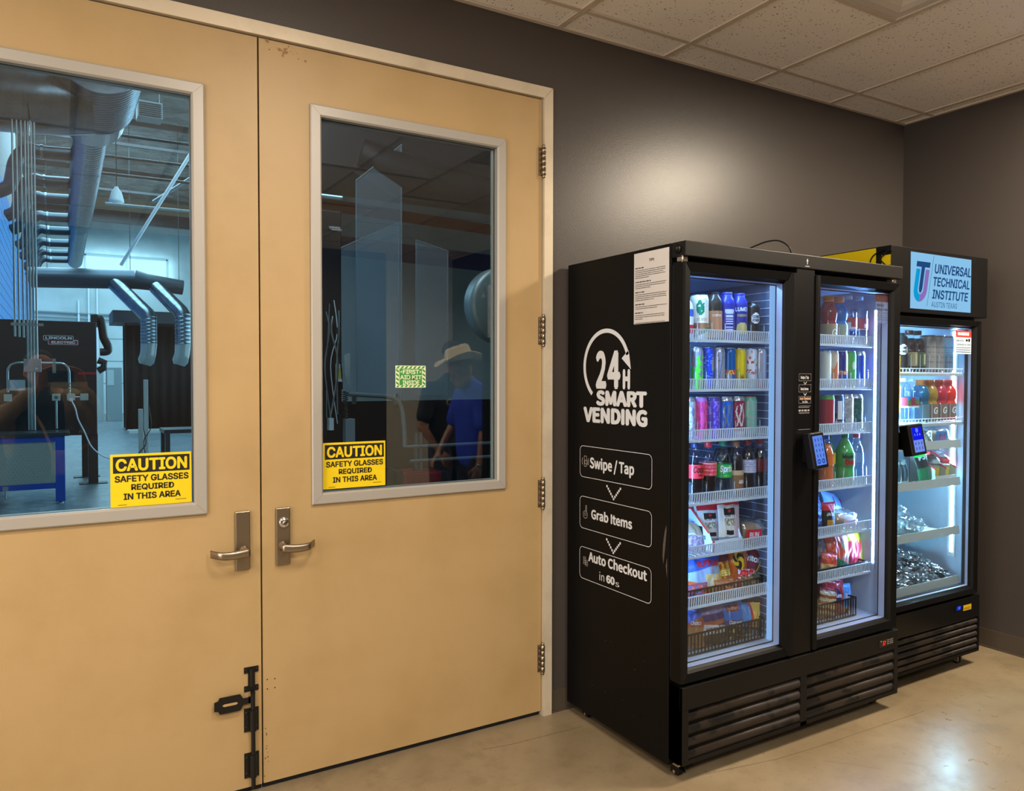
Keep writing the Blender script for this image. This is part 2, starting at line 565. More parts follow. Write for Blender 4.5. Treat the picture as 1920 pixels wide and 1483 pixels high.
# ceiling light fittings
LENS_OFF = mat('unlit_lens', '#b9ad9f', 0.45)
def troffer(x0, x1, y0, y1, lens, label):
    o = empty('ceiling_light', label, 'ceiling light', ((x0 + x1) / 2, (y0 + y1) / 2, TZ), 'recessed ceiling lights')
    a = TW + 0.002
    m = MB()
    X0, X1, Y0, Y1 = x0 + a, x1 - a, y0 + a, y1 - a
    rings = [(0, TZ + 0.001), (0.035, TZ + 0.003), (0.06, TZ + 0.012), (0.12, TZ + 0.05), (0.16, TZ + 0.055)]
    vs, fs = [], []
    for ins, z in rings:
        vs += [(X0 + ins, Y0 + ins, z), (X1 - ins, Y0 + ins, z), (X1 - ins, Y1 - ins, z), (X0 + ins, Y1 - ins, z)]
    for i in range(len(rings) - 1):
        for k in range(4):
            fs.append((4 * i + k, 4 * i + (k + 1) % 4, 4 * i + 4 + (k + 1) % 4, 4 * i + 4 + k))
    m.add(vs, fs, mat('troffer_white', '#c9bfb2', 0.5))
    m.box(X0, X1, Y0, Y1, TZ + 0.06, TZ + 0.075, mat('troffer_white', '#c9bfb2', 0.5))
    m.build('housing', o)
    ins = 0.16
    d = MB()
    n = 10
    vs, fs = [], []
    for j in range(n + 1):
        v = Y0 + ins + (Y1 - Y0 - 2 * ins) * j / n
        for i in range(n + 1):
            u = X0 + ins + (X1 - X0 - 2 * ins) * i / n
            vs.append((u, v, TZ + 0.055 - 0.03 * math.sin(PI * i / n) * min(1, 3 * math.sin(PI * j / n))))
    for j in range(n):
        for i in range(n):
            fs.append((j * (n + 1) + i, j * (n + 1) + i + 1, (j + 1) * (n + 1) + i + 1, (j + 1) * (n + 1) + i))
    d.add(vs, fs, lens, True)
    d.build('diffuser', o)
    return o
for (x0, x1, y0, y1) in fix:
    lit = [t for t in TROFFERS if abs((x0 + x1) / 2 - t[0]) < .1 and abs((y0 + y1) / 2 - t[1]) < .1]
    if lit:
        troffer(x0, x1, y0, y1, emis('lit_lens', '#ffdcae', 8), 'lit square ceiling light recessed in the tiles out of the frame')
    else:
        troffer(x0, x1, y0, y1, LENS_OFF, 'unlit recessed ceiling light at the top edge, right of centre')

# baseboards
BASE = mat('rubber_baseboard', '#463d33', 0.5)
struct(MB().box(1.252, XR - .004, -0.004, 0, 0.0, 0.1016, BASE).box(1.252, XR - .004, -0.010, -0.004, 0.0, 0.008, BASE), 'baseboard_back', 'dark rubber baseboard beside the door frame')
struct(MB().box(XR - 0.005, XR, YF, -0.0, 0.0, 0.1016, BASE).box(XR - 0.012, XR - .005, YF, 0, 0, 0.008, BASE), 'baseboard_right', 'dark rubber baseboard of the side wall')
struct(MB().box(XL, -1.252, -0.004, 0, 0.0, 0.1016, BASE), 'baseboard_left', 'dark rubber baseboard left of the door')

# ------------------------------------------------------------------ double door
m = MB()
fo, fi, zt, zi = 1.251, 1.207, 2.765, 2.717
pts_out = [(-fo, 0), (-fo, zt), (fo, zt), (fo, 0)]
pts_in = [(-fi, 0), (-fi, zi), (fi, zi), (fi, 0)]
vs, fs = [], []
prof = [(0.0, 0.0), (0.0, -0.014), (0.002, -0.016), (1.0, -0.016), (1.0, 0.055), (0.7, 0.055)]
for t, y in prof:
    for a, b in zip(pts_out, pts_in):
        vs.append((a[0] + (b[0] - a[0]) * t, y, a[1] + (b[1] - a[1]) * t))
for i in range(len(prof) - 1):
    for k in range(3):
        fs.append((4 * i + k, 4 * i + k + 1, 4 * i + 4 + k + 1, 4 * i + 4 + k))
m.add(vs, fs, FRAMEP)
# mitre seams
for sx in (1,):
    m.quad([(sx * fi, -0.0163, zi), (sx * fi + .0012, -0.0163, zi), (sx * fo, -0.0163, zt - .0012), (sx * fo - .0012, -0.0163, zt)], mat('seam', '#6b5f4e', 0.6))
# jamb stops behind the leaves
m.box(-fi - .02, -fi + .012, 0.05, 0.16, 0, zi + .02, FRAMEP).box(fi - .012, fi + .02, 0.05, 0.16, 0, zi + .02, FRAMEP).box(-fi, fi, 0.05, 0.16, zi - .012, zi + .02, FRAMEP)
m.box(-fi - .004, fi + .004, 0.0497, 0.05, zi - .012, zi + .004, VOID).box(fi - .012, fi + .004, 0.0497, 0.05, 0, zi, VOID)  # black sheets paint the shade behind the leaf gaps
struct(m, 'trim_2', 'silver painted metal frame around the double door')

DOORP = mat('tan_door_paint', '#ab8f64', 0.42, bump=(500, 0.06, 2), mix=('#a3875b', 3.0, 0.45, 0.72), spec=0.35)
LITE = mat('silver_window_trim', '#a09a92', 0.38, 0.12, bump=(70, 0.06))
DG = glass('door_glass', (0.89, 0.96, 0.98), 0.07, 0.0)
def door(name, sgn, label):
    X = lambda a: sgn * a
    def bx(mb, a, b, *r):
        return mb.box(min(X(a), X(b)), max(X(a), X(b)), *r)
    m = MB()
    z0, z1 = 0.021, 2.712
    a, b, c, d = 0.21, 0.99, 1.053, 2.488
    bx(m, 0.003, a, 0, 0.045, z0, z1, DOORP)
    bx(m, b, 1.203, 0, 0.045, z0, z1, DOORP)
    bx(m, a, b, 0, 0.045, z0, c, DOORP)
    bx(m, a, b, 0, 0.045, d, z1, DOORP)
    bx(m, 0.003, 1.2, 0.012, 0.03, 0.001, z0, VOID)  # black strip painted in for the shade under the leaf
    o = m.build(name)
    tag(o, label, kind='structure')
    xs = sorted((X(0.183), X(1.017)))
    f = MB()
    frame_loft(f, xs[0], xs[1], 1.026, 2.51, [(0, 0), (0.0, -0.011), (0.004, -0.014), (0.036, -0.014), (0.042, -0.008), (0.042, 0.016)], LITE)
    frame_loft(f, xs[0], xs[1], 1.026, 2.51, [(0, 0.045), (0.0, 0.058), (0.036, 0.058), (0.042, 0.05), (0.042, 0.026)], LITE)
    for (px, pz, qx, qz) in ((xs[0], 2.51, xs[0] + .036, 2.474), (xs[1], 2.51, xs[1] - .036, 2.474), (xs[0], 1.026, xs[0] + .036, 1.062), (xs[1], 1.026, xs[1] - .036, 1.062)):
        f.quad([(px, -0.0143, pz), (px + .001, -0.0143, pz), (qx + .001, -0.0143, qz), (qx, -0.0143, qz)], mat('seam', '#6b5f4e', 0.6))
    w = f.build('window_frame', o)
    MB().box(xs[0] + .043, xs[1] - .043, 0.018, 0.024, 1.069, 2.467, DG).build('glass_pane', w)
    return o
d_r = door('door_1', 1, 'right leaf of the tan double door with a tall window')
d_l = door('door_2', -1, 'left leaf of the tan double door with a tall window')
# dark astragal seen in the gap between the leaves
struct(MB().box(-0.02, 0.02, 0.046, 0.049, 0.014, 2.712, VOID), 'trim_3', 'dark seal strip behind the gap of the double door')
# threshold shadow gap
for k, z in enumerate((2.443, 1.707, 0.991, 0.258)):
    h = MB()
    for i in range(5):
        r = 0.0095 if i % 2 == 0 else 0.0088
        h.lathe([(0, -.06 + i * .024 + .0008), (r, -.06 + i * .024 + .0008), (r, -.06 + (i + 1) * .024 - .0008), (0, -.06 + (i + 1) * .024 - .0008)], BRUSH, 12, (1.205, -0.012, z))
    for e in (-1, 1):
        h.lathe([(0, -.006), (.0065, -.006), (.0075, 0), (.0065, .006), (0, .006)], BRUSH, 12, (1.205, -0.012, z + e * .065))
    h.box(1.185, 1.205, -0.003, 0.0, z - .06, z + .06, BRUSH).box(1.205, 1.212, -.0165, -.004, z - .06, z + .06, BRUSH)
    h.build('hinge', d_r)

def lever(parent, x0, x1, z0, z1, tip, hubx, hubz, lock):
    p = MB()
    p.box(x0, x1, -0.014, -0.0005, z0, z1, BRUSH, 0.003, 2)
    o = p.build('handle_plate', parent)
    l = MB()
    l.lathe([(0.0, -0.014), (0.017, -0.014), (0.017, -0.02), (0.0125, -0.024), (0.0125, -0.05), (0, -0.05)], BRUSH, 20, (hubx, 0, hubz), 'y')
    # flat lever blade that curves back to the door at its tip
    s = 1 if tip > hubx else -1
    L_ = abs(tip - hubx)
    vs, fs = [], []
    n = 14
    for i in range(n + 1):
        t = i / n
        u = hubx - s * 0.012 + s * (L_ + .012) * t
        y = -0.056 + (0.0 if t < .78 else (t - .78) / .22 * 0.028) - 0.006 * math.sin(PI * t)
        hh = 0.0155 - 0.002 * t
        th = 0.004
        zc = hubz - 0.006 * math.sin(PI * t * .9) + .004 * t
        for dz, dy in ((-hh, 0), (-hh * .6, -th), (hh * .6, -th), (hh, 0), (hh * .6, th), (-hh * .6, th)):
            vs.append((u, y + dy, zc + dz))
    for i in range(n):
        for k in range(6):
            fs.append((6 * i + k, 6 * i + (k + 1) % 6, 6 * i + 6 + (k + 1) % 6, 6 * i + 6 + k))
    fs.append(tuple(range(5, -1, -1))); fs.append(tuple(6 * n + k for k in range(6)))
    l.add(vs, fs, BRUSH, True)
    l.build('lever', o)
    if lock:
        k = MB()
        k.lathe([(0.019, -0.013), (0.019, -0.02), (0.016, -0.023), (0.0, -0.023)], CHROME, 24, (lock[0], 0, lock[1]), 'y')
        k.lathe([(0.008, -0.0232), (0.008, -0.0265), (0, -0.0265)], BRUSH, 16, (lock[0], 0, lock[1]), 'y')
        k.box(lock[0] - .0012, lock[0] + .0012, -0.0268, -0.026, lock[1] - .005, lock[1] + .005, VOID)
        k.build('lock_cylinder', o)
    return o
lever(d_l, -0.092, -0.041, 0.815, 1.025, -0.178, -0.062, 0.885, None)
lever(d_r, 0.05, 0.101, 0.816, 1.026, 0.186, 0.074, 0.886, (0.078, 0.972))

# black cane bolt on the left leaf
IRON = mat('black_iron', '#141210', 0.45, 0.3)
b = MB()
b.tube([(-0.036, -0.014, 0.365), (-0.036, -0.014, 0.018)], 0.0075, IRON, 10)
bolt = b.build('cane_bolt', d_l)
h = MB()
h.tube([(-0.036, -0.014, 0.362), (-0.037, -0.015, 0.372)], 0.0085, IRON, 10)
pl = [(-0.046, 0.352), (-0.07, 0.352), (-0.08, 0.365), (-0.15, 0.365), (-0.155, 0.357), (-0.168, 0.355), (-0.168, 0.332), (-0.155, 0.33), (-0.15, 0.322), (-0.08, 0.322), (-0.07, 0.336), (-0.046, 0.336)]
slot = [(-0.095, 0.348), (-0.135, 0.348), (-0.142, 0.3435), (-0.135, 0.339), (-0.095, 0.339), (-0.088, 0.3435)]
pl = [(a, .3435 + (b_ - .3435) * 1.35) for a, b_ in pl]
h.prism(pl, 'y', -0.014, -0.0185, IRON)
h.prism(slot, 'y', -0.0186, -0.0188, mat('tan_door_paint', '#000000'))
h.box(-0.052, -0.03, -0.0185, -0.012, 0.334, 0.356, IRON)
h.build('hasp_handle', bolt)
for z0, z1 in ((0.225, 0.31), (0.057, 0.147)):
    g = MB()
    g.box(-0.065, -0.014, -0.004, -0.0003, z0, z1, IRON)
    g.tube([(-0.0365, -0.013, z0 + .004), (-0.0365, -0.013, z1 - .004)], 0.0125, IRON, 12)
    for sx in (-0.057, -0.022):
        for zz in (z0 + .016, z1 - .016):
            g.lathe([(0.004, -.004), (0.003, -.006), (0, -.0065)], STEEL if 0 else IRON, 8, (sx, 0, zz), 'y')
    g.build('guide_bracket', bolt)
g = MB()
g.box(-0.064, -0.014, -0.004, -0.0003, 0.438, 0.459, IRON).box(-0.064, -0.014, -0.004, -0.0003, 0.371, 0.391, IRON).box(-0.05, -0.027, -0.008, -0.0003, 0.376, 0.455, IRON)
g.tube([(-0.0385, -0.011, 0.392), (-0.0385, -0.011, 0.452)], 0.009, IRON, 10)
for sx in (-0.058, -0.02):
    for zz in (0.449, 0.381):
        g.lathe([(0.0035, -.004), (0.0028, -.006), (0, -.0062)], IRON, 8, (sx, 0, zz), 'y')
g.build('strike_bracket', bolt)
# old screw holes and scuffs left on the right leaf
s = MB()
for (x, z) in ((0.018, 0.40), (0.045, 0.398), (0.018, 0.365), (0.045, 0.365)):
    s.disc(0.0026, -0.0004, mat('hole', '#2a1d10', 0.9), 10, (x, 0, z), 'y')
tag(s.build('screw_holes', d_r), kind='stuff')
s = MB()
rr = random.Random(3)
for k in range(30):
    x, z, r = rr.gauss(0.105, 0.035), rr.gauss(2.69, 0.011), abs(rr.gauss(0, .0028)) + .0007
    s.disc(r, -0.0004 - k * 1e-6, mat('scuff', '#8a6b45', 0.7), 7, (x, 0, min(z, 2.708)), 'y')
for k in range(14):
    x, z, r = rr.uniform(0.006, 0.02), rr.uniform(0.03, 0.30), rr.uniform(0.0008, 0.003)
    s.disc(r, -0.0004 - k * 1e-6, mat('scuff2', '#5d442a', 0.7), 6, (x, 0, z), 'y')
tag(s.build('scuff_marks', d_r), kind='stuff')

# ------------------------------------------------------------------ signs on the door glass
YEL = mat('sign_yellow', '#dfc008', 0.45)
SBLK = mat('sign_black', '#0c0a06', 0.5)
def caution(x0, z0, label):
    W_, H_ = 0.25, 0.176
    x1, z1 = x0 + W_, z0 + H_
    o = MB().box(x0, x1, 0.0145, 0.0172, z0, z1, YEL).build('caution_sign', None, (x0 + W_ / 2, 0.0165, z0))
    tag(o, label, 'sign', 'yellow caution signs on the door glass')
    y = 0.0142
    m = MB()
    m.box(x0 + .008, x1 - .006, y, 0.0145, z1 - .36 * H_, z1 - .045 * H_, SBLK)
    m.build('header_band', o)
    t = MB()
    pl = wall_uv(y - 0.0004)
    t.text('CAUTION', x0 + .016, x1 - .014, z1 - .325 * H_, z1 - .085 * H_, pl, YEL, 0.04)
    t.text('SAFETY GLASSES', x0 + .0125, x1 - .0095, z1 - .53 * H_, z1 - .405 * H_, pl, SBLK, 0.036)
    t.text('REQUIRED', x0 + .0615, x0 + .194, z1 - .70 * H_, z1 - .575 * H_, pl, SBLK, 0.036)
    t.text('IN THIS AREA', x0 + .0385, x0 + .215, z1 - .87 * H_, z1 - .745 * H_, pl, SBLK, 0.036)
    for (a, bb) in ((.022, .048), (.198, .232)):
        t.box(x0 + a, x0 + bb, y - .0003, y, z0 + (.006 if a < .1 else .013), z0 + (.0075 if a < .1 else .0145), SBLK)
    t.build('lettering', o)
    return o
caution(-0.481, 1.069, 'yellow caution sign on the glass of the left door')
caution(0.231, 1.077, 'yellow caution sign on the glass of the right door')
GRN = mat('sign_green', '#3d8b3d', 0.5)
CRM = mat('sign_cream', '#d9e0b8', 0.5)
x0, x1, z0, z1 = 0.525, 0.655, 1.461, 1.549
o = MB().box(x0, x1, 0.0145, 0.0172, z0, z1, CRM).build('first_aid_sign', None, ((x0 + x1) / 2, 0.016, z0))
tag(o, 'small green and cream first aid kit sign on the right door glass', 'sign')
m = MB()
y = 0.0142
def stripe(u0, u1, v0, v1, horiz):
    # diagonal stripes clipped to a border strip
    n = 7 if horiz else 4
    for k in range(n):
        if horiz:
            L_ = (u1 - u0) / n
            a = u0 + k * L_
            m.quad([(a, y, v0), (a + L_ * .5, y, v0), (min(u1, a + L_ * .5 + (v1 - v0) * .9), y, v1), (min(u1, a + (v1 - v0) * .9), y, v1)], GRN)
        else:
            L_ = (v1 - v0) / n
            a = v0 + k * L_
            m.quad([(u0, y, a + L_ * .5), (u1, y, a), (u1, y, a + L_ * .5), (u0, y, a + L_)], GRN)
stripe(x0 + .002, x1 - .002, z1 - .012, z1 - .002, True)
stripe(x0 + .002, x1 - .002, z0 + .002, z0 + .009, True)
stripe(x0 + .002, x0 + .014, z0 + .009, z1 - .012, False)
stripe(x1 - .014, x1 - .002, z0 + .009, z1 - .012, False)
m.quad([(x0 + .0165, y, z0 + .0095), (x1 - .0165, y, z0 + .0095), (x1 - .0165, y, z1 - .0125), (x0 + .0165, y, z1 - .0125)], GRN)
m.build('green_panel', o)
t = MB()
pl = wall_uv(y - .0004)
t.text('FIRST', x0 + .031, x1 - .029, z1 - .034, z1 - .0155, pl, CRM, 0.035)
t.text('AID KIT', x0 + .019, x1 - .0185, z1 - .055, z1 - .038, pl, CRM, 0.03)
t.text('INSIDE', x0 + .030, x1 - .028, z1 - .0775, z1 - .059, pl, CRM, 0.035)
for cx in (x0 + .0245, x1 - .0235):
    t.box(cx - .0045, cx + .0045, y - .0005, y, z1 - .0265, z1 - .0235, CRM).box(cx - .0015, cx + .0015, y - .0005, y, z1 - .0295, z1 - .0205, CRM)
t.build('lettering', o)
# ================================================================== VENDING MACHINES
LINER = mat('fridge_liner', '#b9c6da', 0.45)
LINERD = mat('fridge_liner_grey', '#59647a', 0.5)
WIRE = mat('white_wire', '#dfe9f7', 0.4)
RAILW = mat('white_rail_plastic', '#cfe0f5', 0.35)
SPACER = mat('glass_spacer', '#b4c4ea', 0.35, 0.2)
LED = emis('led_strip', '#7fb6ff', 560)
LEDL = emis('led_strip_left', '#86c0ff', 230)
LEDC = emis('led_strip_cool', '#b0eeff', 620)
FG = glass('fridge_glass', (0.94, 0.97, 1.0), 0.045)
LOUV = mat('black_louvre', '#261e18', 0.5, spec=.3, bump=(30, 0.3, 5, .003), mix=('#0a0807', 7, 0.5, 0.56))
ACR = glass('clear_divider', (0.93, 0.97, 1), 0.06, 0.1, haze=0.03, hazecol=(.75, .9, 1))

def greek(mb, u0, u1, v0, v1, place, m_, seed=0):
    """a line of print too small to read: word-length strokes"""
    r_ = random.Random(seed)
    u, h = u0, v1 - v0
    while u < u1 - h * .6:
        w_ = min(u1 - u, h * r_.uniform(1.2, 4.6))
        mb.quad([place(u, v0), place(u + w_, v0), place(u + w_, v1), place(u, v1)], m_)
        u += w_ + h * .75

vm = empty('vending_machine', 'black two-door glass-front vending machine with 24H SMART VENDING lettering on its side', 'vending machine', (1.985, -0.39, 0))
m = MB()
m.box(1.33, 1.366, -0.686, -0.02, 0.045, 2.0, BLACK, 0.003)
m.box(2.606, 2.64, -0.686, -0.02, 0.045, 2.0, BLACK, 0.003)
m.box(1.366, 2.606, -0.05, -0.02, 0.045, 2.0, BLACK)
m.box(1.366, 2.606, -0.686, -0.05, 1.935, 1.998, BLACK)
m.box(1.366, 2.606, -0.686, -0.05, 0.05, 0.405, BLACK)
m.build('cabinet', vm)
m = MB()
m.box(1.332, 2.638, -0.76, -0.687, 1.944, 2.0, mat('black_header', '#12100e', 0.45, spec=.25), 0.003)
hd = m.build('header', vm)
MB().lathe([(0, -.012), (.011, -.012), (.013, -.008), (.013, 0), (.017, 0.0), (.017, .004), (0, .004)], BLACKPL, 16, (1.326, -0.722, 1.972), 'x').build('lock_knob', hd)
m = MB()
pl = wall_uv(-0.7604)
m.add([pl(1.994 + a * .006, 1.962 + b * .012) for a, b in ((-.35, 0), (.35, 0), (.35, 1), (1, 1), (0, 2), (-1, 1), (-.35, 1))], [tuple(range(7))], WHITEINK)
m.box(1.982, 2.007, -0.7604, -0.76, 1.953, 1.9555, WHITEINK)
m.build('arrow_mark', hd)
m = MB()
m.box(1.367, 1.372, -0.685, -0.055, 0.41, 1.93, LINER).box(2.6, 2.605, -0.685, -0.055, 0.41, 1.93, LINER)
m.box(1.372, 2.6, -0.06, -0.052, 0.41, 1.93, LINER)
m.box(1.372, 2.6, -0.685, -0.06, 0.41, 0.42, LINER).box(1.372, 2.6, -0.685, -0.06, 1.9, 1.93, LINER)
m.build('liner', vm)
m = MB()
m.box(1.935, 1.95, -0.655, -0.062, 0.42, 1.9, LINERD)
for k in range(44):
    z = 0.44 + k * 0.033
    m.tube([(1.931, -0.655, z), (1.931, -0.07, z)], 0.0016, WIRE, 5)
m.build('compartment_divider', vm)
m = MB().box(1.889, 1.926, -0.678, -0.66, 0.42, 1.9, emis('led_cover', '#9fccff', 0.95))
m.box(1.926, 2.0, -0.69, -0.66, 0.42, 1.9, BLACKPL)
m.build('inner_post', vm)
for x, dx in ((2.599, -1), (1.373, 1)):
    m = MB().box(x, x + dx * .004, -0.668, -0.650, 0.62, 1.835, LINER)
    s = m.build('light_housing', vm)
    xq = x + dx * .0045
    MB().quad([(xq, -0.664, .65), (xq, -0.654, .65), (xq, -0.654, 1.81), (xq, -0.664, 1.81)], LED if x > 2 else LEDL).build('light_strip', s)
s = MB().box(1.40, 1.885, -0.683, -0.655, 1.893, 1.9, WHITEPL).build('light_housing', vm)
MB().quad([(1.41, -0.675, 1.8925), (1.875, -0.675, 1.8925), (1.875, -0.663, 1.8925), (1.41, -0.663, 1.8925)], emis('led_strip_top', '#9accff', 120)).build('light_strip', s)
for x in (2.588, 1.384):
    m = MB().box(x - .01, x + .01, -0.10, -0.06, 0.44, 1.88, mat('shelf_standard', '#8fa2c4', 0.35, 0.4))
    m.box(x - .001 if x > 2 else x - .01, x + .01 if x > 2 else x + .001, -0.102, -0.1, 0.44, 1.88, mat('shelf_standard', '#8fa2c4', 0.35, 0.4))
    for k in range(50):
        z = 0.46 + k * .0285
        m.lathe([(.0095, -.004), (.007, -.008), (0, -.0095)], CHROME, 10, (x, -0.098, z), 'y')  # chrome domes shaped to stand in for LED reflections
    m.build('shelf_standard', vm)
SZ = [1.645, 1.453, 1.257, 1.012, 0.807, 0.612]
COLS = [(1.39, 1.885), (1.99, 2.572)]
def shelf(x0, x1, z, parent, y0=-0.66, y1=-0.075):
    m = MB()
    n = int((x1 - x0) / 0.028)
    for k in range(n + 1):
        x = x0 + (x1 - x0) * k / n
        m.tube([(x, y0 + .004, z), (x, y1, z)], 0.0018, WIRE, 5)
    for y in (y0 + .006, (y0 + y1) / 2, y1):
        m.tube([(x0, y, z - .003), (x1, y, z - .003)], 0.0028, WIRE, 6)
    s = m.build('wire_shelf', parent)
    r = MB()
    r.box(x0, x1, y0 - .004, y0, z + .041, z + .0455, RAILW).box(x0, x1, y0 - .005, y0 + .004, z - .004, z + .005, RAILW)
    n = int((x1 - x0) / 0.0118)
    for k in range(n):
        x = x0 + (x1 - x0 - .009) * k / (n - 1)
        r.prism([(x, z + .004), (x + .0055, z + .004), (x + .0085, z + .042), (x + .003, z + .042)], 'y', y0 - .0035, y0 - .001, RAILW)
    r.build('shelf_rail', s)
    return s
shelves = {}
for ci, (x0, x1) in enumerate(COLS):
    for si, z in enumerate(SZ):
        shelves[ci, si] = shelf(x0, x1, z, vm)
def dividers(key, xs, z, h=0.10):
    for x in xs:
        MB().box(x - .0008, x + .0008, -0.641, -0.35, z + .004, z + h, ACR).box(x - .001, x + .001, -0.642, -0.641, z + .004, z + h * .85, RAILW).build('lane_divider', shelves[key])

def fridge_door(name, parent, x0, x1, z0, z1, yb, yf, fw, ridge=None):
    m = MB()
    frame_loft(m, x0, x1, z0, z1, [(0.03, yb), (0, yb), (0, yf + .01), (0.004, yf), (fw - .012, yf + .008), (fw - .006, yf + .02), (fw, yf + .028), (fw, yb), (0.03, yb)], BLACKDOOR)
    o = m.build(name, parent)
    g = MB()
    a = fw - .004
    g.box(x0 + a, x1 - a, yb + .008, yb + .012, z0 + a, z1 - a, FG)
    g.box(x0 + a, x1 - a, yf + .027, yf + .031, z0 + a, z1 - a, FG)
    g.build('glass_pane', o)
    s = MB()
    frame_loft(s, x0 + fw, x1 - fw, z0 + fw, z1 - fw, [(0.0, yb), (0.0, yf + .0605), (0.006, yf + .0605), (0.006, yb), (0.0, yb)], mat('dark_spacer', '#11151f', 0.35))
    frame_loft(s, x0 + fw - .003, x1 - fw + .003, z0 + fw - .003, z1 - fw + .003, [(0.0, yf + .060), (0.0, yf + .0315), (0.0045, yf + .0315), (0.0045, yf + .060), (0.0, yf + .060)], SPACER)
    s.build('spacer_bar', o)
    k = MB()
    frame_loft(k, x0, x1, z0, z1, [(0.006, yb), (0.006, yb + .012), (0.026, yb + .012), (0.026, yb)], mat('gasket', '#1c1c22', 0.7))
    k.build('gasket', o)
    if ridge:
        h = MB()
        d = 1 if ridge > 0 else -1
        xe_ = x1 if ridge > 0 else x0
        poly = [(xe_ - d * .050, yf + .016), (xe_ - d * .022, yf - .007), (xe_ - d * .006, yf - .007), (xe_, yf - .002), (xe_, yf + .01)]
        h.prism(poly, 'z', z0 + .004, z1 - .004, BLACKDOOR)
        h.build('handle', o)
    return o
dl = fridge_door('door', vm, 1.332, 1.934, 0.372, 1.926, -0.695, -0.757, 0.046, 1)
dr = fridge_door('door', vm, 2.05, 2.63, 0.372, 1.926, -0.695, -0.757, 0.046, -1)
for (x, z) in ((1.345, 1.935), (2.6, 1.935)):
    MB().box(x - .012, x + .012, -0.745, -0.715, z - .007, z + .008, STEEL).lathe([(0, -.012), (.006, -.012), (.006, .012), (0, .012)], STEEL, 10, (x - .01, -0.742, z)).build('hinge', vm)
# warning sticker inside the right glass, its backlit shade put into the colours
m = MB()
m.box(2.492, 2.582, -0.7275, -0.727, 1.84, 1.876, mat('backlit_red', '#3c0a10', 0.5))
m.box(2.492, 2.582, -0.7275, -0.727, 1.745, 1.84, glass('sticker_clear', (.8, .85, .95), 0.02, 0.3, haze=0.06))
pl = wall_uv(-0.7279)
m.text('Security', 2.5, 2.55, 1.82, 1.832, pl, SBLK, .01).text('Cameras in Use', 2.5, 2.575, 1.802, 1.813, pl, SBLK, .01)
for k in range(4):
    m.box(2.498, 2.576, -0.7279, -0.7276, 1.79 - k * .01, 1.793 - k * .01, mat('ink_grey', '#4a5364', .6))
m.build('warning_sticker', dr)
# centre panel with the small instructions
m = MB().box(1.938, 2.046, -0.755, -0.688, 0.372, 1.943, mat('black_panel', '#080708', 0.4, spec=.2))
cp = m.build('centre_panel', vm)
def outline(mb, u0, u1, v0, v1, t, place, m_, r=0.0, n=5):
    def ring(a):
        if r <= 0: return [(u0 + a, v0 + a), (u1 - a, v0 + a), (u1 - a, v1 - a), (u0 + a, v1 - a)]
        rr_ = r - a
        P_ = []
        for (cx, cz, s) in ((u1 - r, v1 - r, 0), (u0 + r, v1 - r, 90), (u0 + r, v0 + r, 180), (u1 - r, v0 + r, 270)):
            P_ += arc(cx, cz, rr_, s, s + 90, n)
        return P_
    A, B = ring(0), ring(t)
    k = len(A)
    mb.add([place(*p) for p in A + B], [(i, (i + 1) % k, k + (i + 1) % k, k + i) for i in range(k)], m_)
def zc(py): return 1.52 - (py - 700) * .00217
m = MB()
pl = wall_uv(-0.7555)
INK2 = mat('grey_ink', '#a9a39f', 0.6)
outline(m, 1.9560, 2.0302, zc(714), zc(700.5), .0008, pl, INK2)
outline(m, 1.9560, 2.0302, zc(735), zc(721), .0008, pl, INK2)
outline(m, 1.9560, 2.0302, zc(756), zc(743), .0008, pl, INK2)
m.text('Swipe / Tap', 1.9663, 2.0157, zc(710), zc(705), pl, WHITEINK, .03)
m.text('Grab Items', 1.9663, 2.0137, zc(731.5), zc(726.5), pl, WHITEINK, .03)
m.text('Auto Checkout', 1.9612, 2.0281, zc(749.5), zc(744.5), pl, mat('pale_orange_ink', '#e0b59c', .6), .03)
m.text('in 60s', 1.9787, 2.0096, zc(755.5), zc(751), pl, WHITEINK, .02)
for c in (718, 739):
    m.quad([pl(1.9838, zc(c - 2)), pl(1.9869, zc(c - 2)), pl(1.9941, zc(c + 2)), pl(2.0, zc(c - 2)), pl(2.0044, zc(c - 2)), pl(1.9941, zc(c + 3))], WHITEINK)
m.box(1.9560, 2.0281, -0.7555, -0.755, zc(761.5), zc(761), INK2).box(1.9560, 2.02, -0.7555, -0.755, zc(764), zc(763.4), INK2)
greek(m, 1.9560, 2.0260, zc(771), zc(768), pl, INK2, 4)
m.text('Please Scan QR Code', 1.9581, 2.02, zc(775.5), zc(772.5), pl, INK2, .01)
m.box(1.9560, 2.0281, -0.7555, -0.755, zc(805.5), zc(805), INK2)
m.build('instruction_print', cp)

